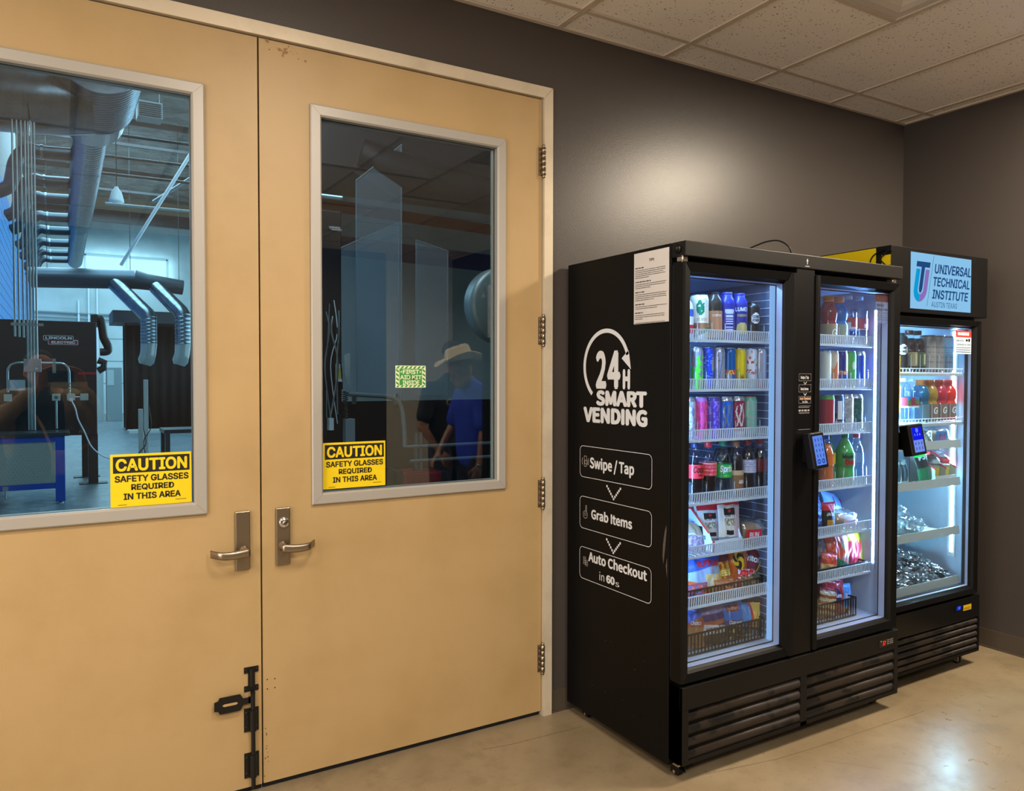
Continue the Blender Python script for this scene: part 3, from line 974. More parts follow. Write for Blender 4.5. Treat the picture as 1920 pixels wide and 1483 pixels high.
def terminal(name, parent, cx, yb, z0, z1, w, d, tilt, roll, scr, lab=None, green=False):
    """payment reader: wedge box on a bracket with a lit screen"""
    h = z1 - z0
    M = Matrix.Translation((cx, yb, (z0 + z1) / 2)) @ Matrix.Rotation(roll, 4, 'Y') @ Matrix.Rotation(tilt, 4, 'X')
    b = MB().box(-w / 2, w / 2, -d, 0, -h / 2, h / 2, BLACKPL, 0.006).xf(M)
    b.box(cx - w * .3, cx + w * .3, yb - .01, yb + .05, z0 + h * .2, z1 - h * .25, BLACKPL)
    o = b.build(name, parent)
    s = MB()
    W2, H2 = w * .34, h * .40
    s.quad([(-W2, -d - .0005, -H2), (W2, -d - .0005, -H2), (W2, -d - .0005, H2), (-W2, -d - .0005, H2)], emis('screen_blue' + name + str(cx), scr[0], scr[1]))
    ink = emis('screen_ink', '#1a2f8a', 0.25)
    pl = wall_uv(-d - .001)
    if not green:
        for i in range(3):
            for j in range(4):
                s.quad([pl(-W2 * .62 + i * W2 * .6, H2 * .82 - j * H2 * .36), pl(-W2 * .5 + i * W2 * .6, H2 * .82 - j * H2 * .36), pl(-W2 * .5 + i * W2 * .6, H2 * .82 - j * H2 * .36 - H2 * .2), pl(-W2 * .62 + i * W2 * .6, H2 * .82 - j * H2 * .36 - H2 * .2)], ink)
        for sx in (-1, 1):
            s.disc(W2 * .36, -d - .001, emis('screen_mid', '#3a62d8', .7), 16, (sx * W2 * .45, 0, -H2 * .74), 'y')
            s.quad([pl(sx * W2 * .45 - W2 * .2, -H2 * .76), pl(sx * W2 * .45 + W2 * .2, -H2 * .76), pl(sx * W2 * .45 + W2 * .2, -H2 * .72), pl(sx * W2 * .45 - W2 * .2, -H2 * .72)], emis('screen_pale', '#9fc0ff', .8))
    else:
        s.quad([pl(-W2, -H2 * .02), pl(W2, -H2 * .02), pl(W2, H2), pl(-W2, H2)], emis('screen_deep', '#1420ff', .8))
        s.disc(W2 * .3, -d - .0012, emis('screen_ring', '#6f86ff', .8), 16, (0, 0, H2 * .75), 'y')
        for i in range(3):
            s.quad([pl(-W2 * .6 + i * W2 * .5, H2 * .3), pl(-W2 * .42 + i * W2 * .5, H2 * .3), pl(-W2 * .42 + i * W2 * .5, H2 * .48), pl(-W2 * .6 + i * W2 * .5, H2 * .48)], emis('screen_pale', '#9fc0ff', .8))
            for j in range(2):
                s.quad([pl(-W2 * .66 + i * W2 * .6, -H2 * .8 + j * H2 * .4), pl(-W2 * .54 + i * W2 * .6, -H2 * .8 + j * H2 * .4), pl(-W2 * .54 + i * W2 * .6, -H2 * .6 + j * H2 * .4), pl(-W2 * .66 + i * W2 * .6, -H2 * .6 + j * H2 * .4)], ink)
    s.xf(M)
    s.build('screen', o)
    if green:
        MB().box(-w * .3, w * .3, -d - .004, -d + .012, -h / 2 - .008, -h / 2 - .001, emis('green_led', '#25e06a', 1.6)).xf(M).build('indicator_light', o)
    return o
terminal('payment_terminal', vm, 2.008, -0.775, 1.130, 1.278, 0.088, 0.042, -0.16, -0.07, ('#6a96ff', 0.8))

# base with louvres
m = MB()
m.box(1.332, 2.638, -0.745, -0.687, 0.072, 0.36, BLACK)
z0g, z1g = 0.088, 0.277
m.box(1.332, 2.638, -0.76, -0.745, z1g, 0.362, mat('black_kick', '#0d0b0a', 0.5, bump=(40, .08, 4), spec=.22), 0.002)
m.box(1.332, 1.362, -0.76, -0.745, 0.072, z1g, mat('black_kick', '#191614'))
m.box(1.980, 2.018, -0.76, -0.745, 0.072, z1g, mat('black_kick', '#191614'))
m.box(2.61, 2.638, -0.76, -0.745, 0.072, z1g, mat('black_kick', '#191614'))
m.box(1.362, 2.61, -0.76, -0.745, 0.072, z0g, mat('black_kick', '#191614'))
m.box(1.332, 1.3335, -0.758, -0.688, 0.072, 0.36, BLACK)
bs = m.build('base_panel', vm)
def louvres(x0, x1, z0, z1, n, yf, parent, depth=0.022):
    for k in range(n):
        m = MB()
        p = (z1 - z0) / n
        zb = z0 + k * p
        poly = [(yf + depth * .9, zb + p * .98), (yf + .004, zb + p * .62), (yf, zb + p * .45), (yf + .001, zb + p * .22), (yf + .006, zb + p * .08), (yf + depth, zb + p * .02), (yf + depth, zb), (yf + .0, zb)]
        poly = [(yf + depth, zb + p * .80), (yf + .006, zb + p * .66), (yf + .0005, zb + p * .5), (yf - .001, zb + p * .3), (yf + .001, zb + p * .06), (yf + .003, zb + p * .06), (yf + .004, zb + p * .3), (yf + .006, zb + p * .46), (yf + .01, zb + p * .58), (yf + depth, zb + p * .7)]
        m.prism(poly, 'x', x0, x1, LOUV, True)
        m.build('louvre', parent)
louvres(1.362, 1.980, z0g, z1g, 4, -0.758, bs)
louvres(2.018, 2.61, z0g, z1g, 4, -0.758, bs)
m = MB()
m.box(2.498, 2.6, -0.7615, -0.76, 0.302, 0.336, mat('display_black', '#050505', .25))
pl = wall_uv(-0.762)
m.text('37', 2.522, 2.545, 0.309, 0.328, pl, emis('red_led', '#ff2a20', 1.5), .03)
m.disc(.0025, -0.762, emis('green_dot', '#30ff90', 1.0), 10, (2.511, 0, 0.329), 'y')
for k in range(3):
    m.box(2.556, 2.566, -0.762, -0.7615, 0.311 + k * .008, 0.3135 + k * .008, INK2)
    m.box(2.572, 2.598, -0.762, -0.7615, 0.311 + k * .008, 0.3125 + k * .008, INK2)
m.build('temperature_display', bs)
def caster(x, y, parent):
    m = MB()
    m.box(x - .022, x + .022, y - .022, y + .022, 0.043, 0.05, STEEL)
    m.box(x - .02, x - .014, y - .02, y + .02, 0.012, 0.046, BLACKPL).box(x + .014, x + .02, y - .02, y + .02, 0.012, 0.046, BLACKPL)
    o = m.build('caster', parent)
    MB().lathe([(0, -.012), (.014, -.012), (.0175, -.008), (.0175, .008), (.014, .012), (0, .012)], BLACKPL, 18, (x, y, 0.0176), 'x').lathe([(.006, -.0225), (.006, .0225)], CHROME, 10, (x, y, .0176), 'x').disc(.006, -.0226, CHROME, 10, (x, y, .0176), 'x').build('wheel', o)
for x, y in ((1.378, -0.69), (2.585, -0.66), (1.378, -0.12), (2.585, -0.12)):
    caster(x, y, vm)

# lettering on the left side
m = MB()
pl = side_uv(1.3294)
W = WHITEINK
def arcband(cu, cv, r, t, a0, a1, n):
    A, B = arc(cu, cv, r, a0, a1, n), arc(cu, cv, r - t, a0, a1, n)
    m.add([pl(*p) for p in A + B], [(i, i + 1, n + 2 + i, n + 1 + i) for i in range(n)], W)
arcband(0.296, 1.548, 0.157, 0.0175, 18, 231, 60)
m.quad([pl(0.400, 1.580), pl(0.424, 1.598), pl(0.443, 1.612), pl(0.449, 1.590), pl(0.4585, 1.535)], W)
m.text('2', .228, .300, 1.464, 1.604, pl, W, .022, font='s').text('4', .306, .393, 1.464, 1.604, pl, W, .022, font='s')
m.text('H', .408, .454, 1.461, 1.530, pl, W, .03, font='s')
m.text('SMART', .230, .556, 1.384, 1.449, pl, W, .03, font='s')
m.text('VENDING', .140, .560, 1.310, 1.377, pl, W, .03, font='s')
m.build('brand_lettering', vm)
m = MB()
for v0, v1 in ((1.071, 1.2075), (.8475, .988), (.628, .768)):
    outline(m, .115, .588, v0, v1, .0022, pl, W, .022)
m.text('Swipe / Tap', .188, .482, 1.117, 1.159, pl, W, .018, font='s')
m.text('Grab Items', .199, .471, .898, .942, pl, W, .018, font='s')
m.text('Auto Checkout', .180, .562, .712, .757, pl, W, .018, font='s')
m.text('in', .258, .292, .648, .682, pl, W, -.012, font='s').text('60', .305, .362, .648, .682, pl, W, .025, font='s').text('s', .366, .392, .648, .672, pl, W, -.012, font='s')
for cv in (1.028, .806):
    for k in range(11):
        i = k - 5
        u, v = .352 + i * .0088, cv - .024 + abs(i) * .0095
        m.quad([pl(u - .0046, v - .0046), pl(u + .0046, v - .0046), pl(u + .0046, v + .0046), pl(u - .0046, v + .0046)], W)
# small line icons
outline(m, .146, .165, 1.118, 1.164, .0018, pl, INK2, .004)
m.text('(', .130, .136, 1.125, 1.155, pl, INK2, 0).text(')', .174, .180, 1.125, 1.155, pl, INK2, 0)
outline(m, .150, .172, 1.128, 1.146, .0018, pl, INK2, .003)
outline(m, .140, .172, .893, .926, .0018, pl, INK2, .015)
outline(m, .158, .167, .925, .951, .0018, pl, INK2, .004)
outline(m, .149, .163, .905, .918, .0015, pl, INK2, .006)
for k in range(4):
    outline(m, .142, .162, .692 + k * .0085, .7 + k * .0085, .0013, pl, INK2, .0039)
for k in range(3):
    outline(m, .156, .176, .688 + k * .0085, .696 + k * .0085, .0013, pl, INK2, .0039)
m.build('instruction_lettering', vm)
# scratches on the side skin
m = MB()
GREY = mat('scratch', '#4a4340', .6)
rs = random.Random(5)
for k in range(10):
    u, v = rs.uniform(.2, .66), rs.uniform(.12, .42)
    a, L_ = rs.uniform(-.6, .6), rs.uniform(.003, .012)
    m.quad([pl(u, v), pl(u + L_ * math.cos(a), v + L_ * math.sin(a)), pl(u + L_ * math.cos(a), v + L_ * math.sin(a) + .0016), pl(u, v + .0016)], GREY)
m.quad([pl(.655, .80), pl(.664, .86), pl(.672, .93), pl(.670, .95), pl(.660, .92), pl(.652, .87), pl(.650, .83)], GREY)
m.quad([pl(.668, .795), pl(.676, .83), pl(.676, .75)], GREY)
tag(m.build('scuff_marks', vm), kind='stuff')

# TIPS notice
PAPER = mat('paper', '#bdb8b6', 0.7)
o = MB().box(1.3275, 1.3292, -0.6775, -0.4775, 1.7115, 1.9865, PAPER).build('paper_notice', None, (1.328, -0.577, 1.71))
tag(o, 'white TIPS notice sheet on the upper left side of the big vending machine', 'notice')
t = MB()
pl = side_uv(1.3271)
t.text('TIPS', .566, .596, 1.948, 1.958, pl, SBLK, .03)
rs = random.Random(11)
v = 1.930
for pi, nl in enumerate((5, 3, 4, 2, 3, 2)):
    if pi < 5:
        greek(t, .486, .486 + (.052, .092, .056, .055, .048)[pi], v - .0038, v, pl, SBLK, 20 + pi)
        v -= .0098
    for k in range(nl):
        full = k < nl - 1
        greek(t, .486, (.668 if full else .486 + rs.uniform(.03, .13)) - rs.uniform(0, .02) * full, v - .0028, v - .0004, pl, SBLK, 50 + pi * 7 + k)
        v -= .0072
    v -= .0085
t.build('lettering', o)

# antenna puck with cable on top of the machine
o = empty('antenna_puck', 'black round antenna puck with a looped cable on top of the big vending machine', 'antenna', (2.07, -0.63, 2.0))
MB().lathe([(0, 2.0), (.045, 2.0), (.05, 2.005), (.05, 2.014), (.04, 2.02), (0, 2.021)], BLACKPL, 24, (2.07, -0.63, 0)).box(2.0, 2.03, -.65, -.61, 2.0, 2.009, BLACKPL).build('puck', o)
P_ = [(2.06, -0.63, 2.018), (2.058, -0.627, 2.035), (2.045, -0.62, 2.062), (2.015, -0.60, 2.083), (1.975, -0.575, 2.081), (1.93, -0.545, 2.062), (1.875, -0.50, 2.030), (1.83, -0.46, 2.006), (1.80, -.40, 2.004), (1.78, -.2, 2.004)]
def smooth_path(P, n=6):
    P = [Vector(p) for p in P]
    out = []
    for i in range(len(P) - 1):
        p0, p1, p2, p3 = P[max(i - 1, 0)], P[i], P[i + 1], P[min(i + 2, len(P) - 1)]
        for k in range(n):
            t = k / n
            out.append(0.5 * ((2 * p1) + (p2 - p0) * t + (2 * p0 - 5 * p1 + 4 * p2 - p3) * t * t + (3 * p1 - p0 - 3 * p2 + p3) * t ** 3))
    out.append(P[-1])
    return out
MB().tube(smooth_path(P_), 0.0032, BLACKPL, 8).build('cable', o)

# ------------------------------------------------------------------ single-door machine
v2 = empty('vending_machine', 'black single-door vending machine with a lit school sign on top, in the corner', 'vending machine', (3.13, -0.35, 0))
SIDEY = mat('yellow_side_panel', '#dcc000', 0.45)
m = MB()
m.box(2.748, 2.782, -0.60, -0.03, 0.06, 1.81, BLACK).box(3.478, 3.515, -0.60, -0.03, 0.06, 1.81, BLACK)
m.box(2.782, 3.478, -0.055, -0.03, 0.06, 1.81, BLACK).box(2.782, 3.478, -0.60, -0.055, 0.06, 0.385, BLACK).box(2.782, 3.478, -0.6, -0.055, 1.785, 1.81, BLACK)
m.build('cabinet', v2)
m = MB().box(2.722, 3.542, -0.65, -0.03, 1.812, 2.122, mat('black_gloss', '#090808', 0.3, spec=.25), 0.003)
hd2 = m.build('header', v2)
MB().box(2.7205, 2.722, -0.57, -0.05, 1.83, 2.117, SIDEY).box(2.7205, 2.722, -.645, -.60, 2.03, 2.078, SIDEY).build('yellow_panel', hd2)
m = MB()
m.tube(smooth_path([(2.718, -0.655, 2.09), (2.712, -.62, 2.1), (2.71, -0.59, 2.095), (2.712, -0.56, 2.08), (2.714, -0.545, 2.055), (2.716, -.545, 2.03), (2.716, -.55, 1.98)]), 0.0026, BLACKPL, 6)
m.tube(smooth_path([(2.716, -0.64, 2.1), (2.71, -0.615, 2.075), (2.71, -0.6, 2.06), (2.712, -0.61, 2.045), (2.714, -.625, 2.03)]), 0.0026, BLACKPL, 6)
m.build('loose_wires', hd2)
s = MB().quad([(2.869, -0.6508, 1.834), (3.386, -0.6508, 1.834), (3.386, -0.6508, 2.103), (2.869, -0.6508, 2.103)], emis('sign_screen', '#8cc6ee', 0.95))
sc = s.build('display_screen', hd2)
t = MB()
pl = wall_uv(-0.6514)
NAVY = emis('sign_navy', '#27548f', 0.75)
t.text('UNIVERSAL', 3.065, 3.383, 2.012, 2.060, pl, NAVY, .03, .18)
t.text('TECHNICAL', 3.055, 3.372, 1.950, 1.996, pl, NAVY, .03, .18)
t.text('INSTITUTE', 3.045, 3.362, 1.888, 1.934, pl, NAVY, .03, .18)
t.text('AUSTIN TEXAS', 3.040, 3.262, 1.848, 1.874, pl, NAVY, .0, .1)
t.quad([pl(3.003, 1.85), pl(3.0055, 1.85), pl(3.059, 2.098), pl(3.0565, 2.098)], NAVY)
t.build('lettering', sc)
g = MB()
CY, VI = emis('sign_cyan', '#14a9ea', 0.8), emis('sign_violet', '#9a7fd0', 0.75)
def shr(u, v): return pl(u + (v - 1.875) * .20, v)
g.quad([shr(2.882, 2.062), shr(2.993, 2.062), shr(2.993, 2.036), shr(2.882, 2.036)], NAVY)
g.quad([shr(2.925, 2.04), shr(2.953, 2.04), shr(2.953, 1.93), shr(2.947, 1.915), shr(2.939, 1.91), shr(2.931, 1.915), shr(2.925, 1.93)], NAVY)
def ustroke(u_out, u_in, uc, col, s):
    L_ = [shr(u_out, 2.026), shr(u_in, 2.026), shr(u_in, 1.93)]
    ro, ri = abs(uc - u_out), abs(uc - u_in)
    n = 10
    inn = [(uc + s * ri * math.cos(a), 1.93 - ri * 1.15 * math.sin(a)) for a in [PI / 2 * k / n for k in range(n + 1)]]
    out = [(uc + s * ro * math.cos(a), 1.93 - ro * 1.15 * math.sin(a)) for a in [PI / 2 * k / n for k in range(n + 1)]]
    g.quad([shr(u_out, 2.026), shr(u_in, 2.026), shr(*inn[0]), shr(*out[0])], col)
    for i in range(n):
        g.quad([shr(*inn[i]), shr(*inn[i + 1]), shr(*out[i + 1]), shr(*out[i])], col)
ustroke(2.885, 2.917, 2.939, CY, -1)
ustroke(2.993, 2.961, 2.939, VI, 1)
g.build('logo', sc)
m = MB()
m.box(2.783, 2.788, -0.6, -0.06, 0.39, 1.785, LINER).box(3.472, 3.477, -0.6, -0.06, 0.39, 1.785, LINER)
m.box(2.788, 3.472, -0.064, -0.056, 0.39, 1.785, LINER).box(2.788, 3.472, -0.6, -0.06, 0.386, 0.396, LINER).box(2.788, 3.472, -0.6, -0.06, 1.775, 1.784, LINER)
m.build('liner', v2)
m = MB().box(3.464, 3.472, -0.545, -0.505, 0.55, 1.76, WHITEPL)
s = m.build('light_housing', v2)
MB().quad([(3.4635, -0.533, .575), (3.4635, -0.519, .575), (3.4635, -0.519, 1.745), (3.4635, -0.533, 1.745)], LEDC).build('light_strip', s)
m = MB().box(2.788, 2.796, -0.545, -0.505, 0.55, 1.76, WHITEPL)
s = m.build('light_housing', v2)
MB().quad([(2.7965, -0.533, .575), (2.7965, -0.519, .575), (2.7965, -0.519, 1.745), (2.7965, -0.533, 1.745)], LEDC).build('light_strip', s)
for x in (3.45, 2.81):
    m = MB().box(x - .012, x + .012, -0.075, -0.064, 0.42, 1.76, mat('shelf_standard', '#8fa2c4'))
    for k in range(46):
        m.lathe([(.0095, -.003), (.007, -.007), (0, -.0085)], CHROME, 10, (x, -0.073, 0.44 + k * .0285), 'y')  # domes again imitate reflected LED dots
    m.build('shelf_standard', v2)
d2 = fridge_door('door', v2, 2.752, 3.495, 0.378, 1.796, -0.605, -0.65, 0.04)
SZ2 = [1.528, 1.275, 1.142, 0.945, 0.687, 0.424]
shelves2 = []
GREYL = mat('grey_shelf', '#a8b0ac', 0.45)
for k, z in enumerate(SZ2):
    if k < 2:
        m = MB()
        n = 24
        for i in range(n + 1):
            x = 2.80 + .652 * i / n
            m.tube([(x, -0.575, z), (x, -0.075, z)], 0.0018, WIRE, 5)
            m.tube([(x, -0.575, z), (x, -0.578, z + .02)], 0.0018, WIRE, 5)
        for (y, zz, r) in ((-0.575, z - .004, .005), (-0.33, z - .003, .003), (-0.08, z - .003, .003), (-0.578, z + .02, .003)):
            m.tube([(2.795, y, zz), (3.465, y, zz)], r, WIRE, 6)
        m.box(2.80, 3.455, -0.585, -0.572, z - .016, z - .004, GREYL)
        shelves2.append(m.build('wire_shelf', v2))
    else:
        m = MB().box(2.80, 3.45, -0.545, -0.08, z - .004, z, GREYL)
        m.prism([(-0.548, z - .004), (-0.578, z - .004), (-0.572, z + .038), (-0.569, z + .038), (-0.574, z), (-0.548, z)], 'x', 2.80, 3.452, GREYL)
        shelves2.append(m.build('grey_shelf', v2))
def dividers2(i, xs, h=0.09):
    for x in xs:
        MB().box(x - .0008, x + .0008, -0.563, -0.3, SZ2[i] + .004, SZ2[i] + h, ACR).box(x - .001, x + .001, -0.564, -0.563, SZ2[i] + .004, SZ2[i] + h, RAILW).build('lane_divider', shelves2[i])
# stickers on the glass of this door
m = MB().box(2.799, 2.84, -0.6235, -0.623, 1.338, 1.609, YEL)
for k in range(5):
    outline(m, 2.815, 2.838, 1.56 - k * .036 - .02, 1.56 - k * .036, .0012, wall_uv(-.6238), SBLK)
    m.box(2.822, 2.832, -0.6238, -.6236, 1.55 - k * .036, 1.553 - k * .036, SBLK)
m.build('energy_sticker', d2)
m = MB().box(3.303, 3.447, -0.6235, -0.623, 1.71, 1.744, mat('warning_red', '#d6332c', .45))
m.box(3.303, 3.447, -0.6235, -0.623, 1.625, 1.71, glass('sticker_white', (.85, .92, .95), 0.03, 0.3, haze=0.45, hazecol=(.85, .93, .95)))
pl = wall_uv(-0.6239)
m.text('WARNING', 3.32, 3.425, 1.719, 1.736, pl, WHITEPL, .035)
m.text('Security', 3.308, 3.38, 1.688, 1.700, pl, SBLK, .005).text('Cameras in Use', 3.306, 3.44, 1.668, 1.680, pl, SBLK, .005)
m.box(3.395, 3.415, -0.6239, -.6236, 1.69, 1.70, SBLK).lathe([(.009, -.6239), (0, -.6239)], SBLK, 12, (3.427, 0, 1.696), 'y')
for k in range(3):
    m.box(3.307, 3.442, -0.6239, -.6236, 1.655 - k * .011, 1.6585 - k * .011, mat('ink_grey', '#4a5364'))
m.build('warning_sticker', d2)
terminal('payment_terminal', v2, 2.812, -0.685, 1.135, 1.28, 0.112, 0.05, -0.16, -0.06, ('#7f9dff', 0.8), None, True)
m = MB()
m.box(2.748, 3.516, -0.636, -0.601, 0.075, 0.366, BLACK)
m.box(2.748, 3.516, -0.65, -0.636, 0.255, 0.368, mat('black_gloss', '#0f0d0c'), 0.003)
m.box(3.5, 3.516, -0.65, -0.636, 0.072, 0.255, BLACK).box(2.748, 2.76, -0.65, -0.636, 0.072, 0.255, BLACK).box(2.76, 3.5, -0.65, -0.636, 0.072, 0.085, BLACK)
bs2 = m.build('base_panel', v2)
louvres(2.76, 3.5, 0.085, 0.255, 5, -0.648, bs2)
m = MB().box(3.285, 3.36, -0.6525, -0.65, 0.311, 0.343, mat('display_black', '#050505'))
m.quad([(3.3, -0.653, 0.317), (3.335, -0.653, 0.317), (3.335, -0.653, 0.336), (3.3, -0.653, 0.336)], emis('blue_digits', '#1c3cff', .6))
m.text('37', 3.312, 3.331, 0.32, 0.333, wall_uv(-0.6535), emis('blue_led', '#3f6bff', 2.0), .02)
m.build('temperature_display', bs2)
MB().box(3.363, 3.437, -0.6505, -0.65, 0.304, 0.332, mat('sticker_yellow', '#caa61c', .5)).box(3.37, 3.43, -0.6508, -0.6505, 0.316, 0.318, SBLK).box(3.37, 3.425, -0.6508, -0.6505, 0.310, 0.312, SBLK).build('yellow_sticker', bs2)
def caster2(x, y):
    m = MB().box(x - .022, x + .022, y - .022, y + .022, 0.055, 0.065, STEEL).box(x - .02, x - .014, y - .02, y + .02, 0.015, 0.06, STEEL).box(x + .014, x + .02, y - .02, y + .02, 0.015, 0.06, STEEL)
    o = m.build('caster', v2)
    MB().lathe([(0, -.012), (.02, -.012), (.024, -.008), (.024, .008), (.02, .012), (0, .012)], BLACKPL, 18, (x, y, 0.0241), 'x').build('wheel', o)
for x, y in ((3.43, -0.58), (2.83, -.58), (3.43, -.1), (2.83, -.1)):
    caster2(x, y)
# ================================================================== PRODUCTS
def col(h, rough=0.28, metal=0.0, **k):
    return mat('c%s_%d_%d' % (h.lstrip('#'), int(rough * 100), int(metal * 100)), h, rough, metal, **k)
SILV = col('#c2c8d0', 0.25, 0.85)
PET = glass('clear_plastic', (0.93, 0.96, 0.99), 0.06, 0.02)
FILM = glass('clear_film', (0.92, 0.95, 0.97), 0.16, 0.10, haze=0.06, wav=70)
FOIL = mat('silver_foil', '#b9c2ca', 0.22, 0.95)
def wrap(R):
    return lambda u, v: (R * math.sin(u / R), -R * math.cos(u / R), v)
def place_at(o, x, y, z, rot=0.0, rx=0.0, ry=0.0):
    o.location = (x, y, z)
    o.rotation_euler = (rx, ry, rot)
    return o
def can(name, label, x, z, r, h, fn, group, texts=(), y=-0.613, rot=-0.35, top=None, neck=0.86):
    m = MB()
    n = 40
    prof = [(r * .72, 0.0), (r * .80, .004), (r, .012)] + [(r, .012 + (h - .03) * i / n) for i in range(1, n + 1)] + [(r * (1 + neck) / 2, h - .009), (r * neck, h - .003)]
    m.lathe(prof, None, 72, fn=fn)
    o = m.build(name)
    tag(o, label, 'can', group)
    t = MB().lathe([(r * neck, h - .003), (r * neck + .0012, h - .0008), (r * neck, h), (r * neck - .002, h - .001), (r * neck - .003, h - .004), (0, h - .004)], top or SILV, 28)
    t.lathe([(r * .3, h - .0035), (r * .3, h - .002), (0, h - .002)], SILV, 12, (0, -r * .2, 0))
    t.build('can_lid', o)
    if texts:
        t = MB()
        for (body, u0, u1, v0, v1, c, b, sh) in texts:
            t.text(body, u0, u1, v0, v1, wrap(r + .0005), c, b, sh)
        t.build('lettering', o)
    return place_at(o, x, y, z + .003, rot)
def bottle(name, label, x, z, prof, liquid, cap, lab, group, fill=.86, texts=(), y=-0.613, rot=-0.35, pet=None, cat='bottle', capn='cap', lfn=None):
    """prof: outer (r, z); lab: (z0, z1, r_extra, material); cap: (r, z0, z1, material)"""
    o = MB().lathe(prof, pet or PET, 32).build(name)
    tag(o, label, cat, group)
    if liquid:
        zt = prof[-1][1] * fill
        pr = [(0, prof[0][1] + .002)] + [(max(.002, r_ - .0014), z_ + (.002 if i == 0 else 0)) for i, (r_, z_) in enumerate(prof) if z_ <= zt]
        pr.append((0, pr[-1][1]))
        MB().lathe(pr, liquid, 32).build('liquid', o)
    cr, c0, c1, cm = cap
    k = MB().lathe([(cr, c0), (cr, c0 + .003), (cr * .97, c0 + .0035), (cr, c0 + .004), (cr, c1 - .002), (cr * .94, c1), (0, c1)], cm, 28)
    k.build(capn, o)
    if lab:
        l0, l1, lr, lm = lab
        l = MB().lathe([(lr, l0 + (l1 - l0) * i / 30) for i in range(31)], lm, 64, fn=lfn).build('label', o)
        if texts:
            t = MB()
            for (body, u0, u1, v0, v1, c, b, sh) in texts:
                t.text(body, u0, u1, v0, v1, wrap(lr + .0005), c, b, sh)
            t.build('lettering', l)
    return place_at(o, x, y, z + .003, rot)
def soda_prof(r=.034, h=.226):
    return [(r * .6, 0), (r * .92, .004), (r, .012), (r, .06), (r * .95, .075), (r, .095), (r, .14), (r * .96, .15), (r * .82, .170), (r * .60, .192), (r * .44, .205), (.0125, .212), (.0125, h)]
def gat_prof(r=.0385, h=.212):
    return [(r * .7, 0), (r * .95, .004), (r, .01), (r, .09), (r * .9, .1), (r * .86, .108), (r * .97, .118), (r * 1.02, .135), (r, .15), (r * .85, .17), (r * .6, .185), (.02, .19), (.02, h)]
def water_prof(r=.036, h=.222):
    P = [(r * .6, 0), (r * .93, .004), (r, .012)]
    for i in range(6):
        P += [(r, .02 + i * .018), (r * .965, .029 + i * .018)]
    return P + [(r, .13), (r, .165), (r * .92, .18), (r * .7, .195), (.014, .206), (.013, h)]
def bag(name, label, w, h, t, design, group, loc, rot=(0, 0, 0), texts=(), seed=0, cat='snack bag', nu=64, nv=76, wr=.006, crimp=.06):
    rs_ = seed * 3.7
    def T(u, v):
        if v < crimp or v > 1 - crimp:
            return .0008
        k = (v - crimp) / (1 - 2 * crimp)
        return max(.0008, t / 2 * max(0, 1 - abs(u) ** 2.3) ** .55 * math.sin(PI * k) ** .55)
    def W_(v):
        k = min(1, max(0, (v - crimp) / (1 - 2 * crimp)))
        return w / 2 * (1 - .07 * math.sin(PI * k))
    def pt(u, v, s, off=0.0):
        th = T(u, v)
        nn = noise.noise(Vector((u * 2.2 + rs_, v * 3.2, s * 2.0 + rs_)))
        n2 = noise.noise(Vector((u * 5 + rs_, v * 6 + 9, s + rs_)))
        d = th + (wr * nn + wr * .5 * n2) * min(1, th / .008)
        z = h * v + .004 * noise.noise(Vector((u * 2 + rs_, v * 2, 5))) * (1 if .1 < v < .9 else .4)
        return (u * W_(v), s * -(max(.0006, d) + off), z)
    vs, fs, ms = [], [], []
    for s in (1, -1):
        o_ = len(vs)
        for j in range(nv + 1):
            for i in range(nu + 1):
                vs.append(pt(-1 + 2 * i / nu, j / nv, s))
        for j in range(nv):
            for i in range(nu):
                a = o_ + j * (nu + 1) + i
                f = (a, a + 1, a + nu + 2, a + nu + 1)
                fs.append(f if s > 0 else f[::-1])
                ms.append(design(-1 + 2 * (i + .5) / nu, (j + .5) / nv))
    o_ = (nu + 1) * (nv + 1)
    for j in range(nv):
        for e in (0, nu):
            a, b_ = j * (nu + 1) + e, (j + 1) * (nu + 1) + e
            fs.append((a, b_, o_ + b_, o_ + a)); ms.append(design(-.98 if e == 0 else .98, (j + .5) / nv))
    for i in range(nu):
        for j in (0, nv):
            a = j * (nu + 1) + i
            fs.append((a, a + 1, o_ + a + 1, o_ + a)); ms.append(design(0, .01 if j == 0 else .99))
    m = MB().add(vs, fs, ms, True)
    o = m.build(name)
    tag(o, label, cat, group)
    if texts:
        tm = MB()
        for (body, u0, u1, v0, v1, c, b_, sh) in texts:
            tm.text(body, u0, u1, v0, v1, lambda u, v: pt(u, v, 1, .0012), c, b_, sh)
        tm.build('lettering', o)
    place_at(o, *loc)
    o.rotation_euler = rot
    return o
def N2(u, v, s=0, k=2.5):
    return noise.noise(Vector((u * k + s * 5.1, v * k - s * 2.3, s * 1.7)))

GS1 = 'drinks on the top shelf of the left compartment'
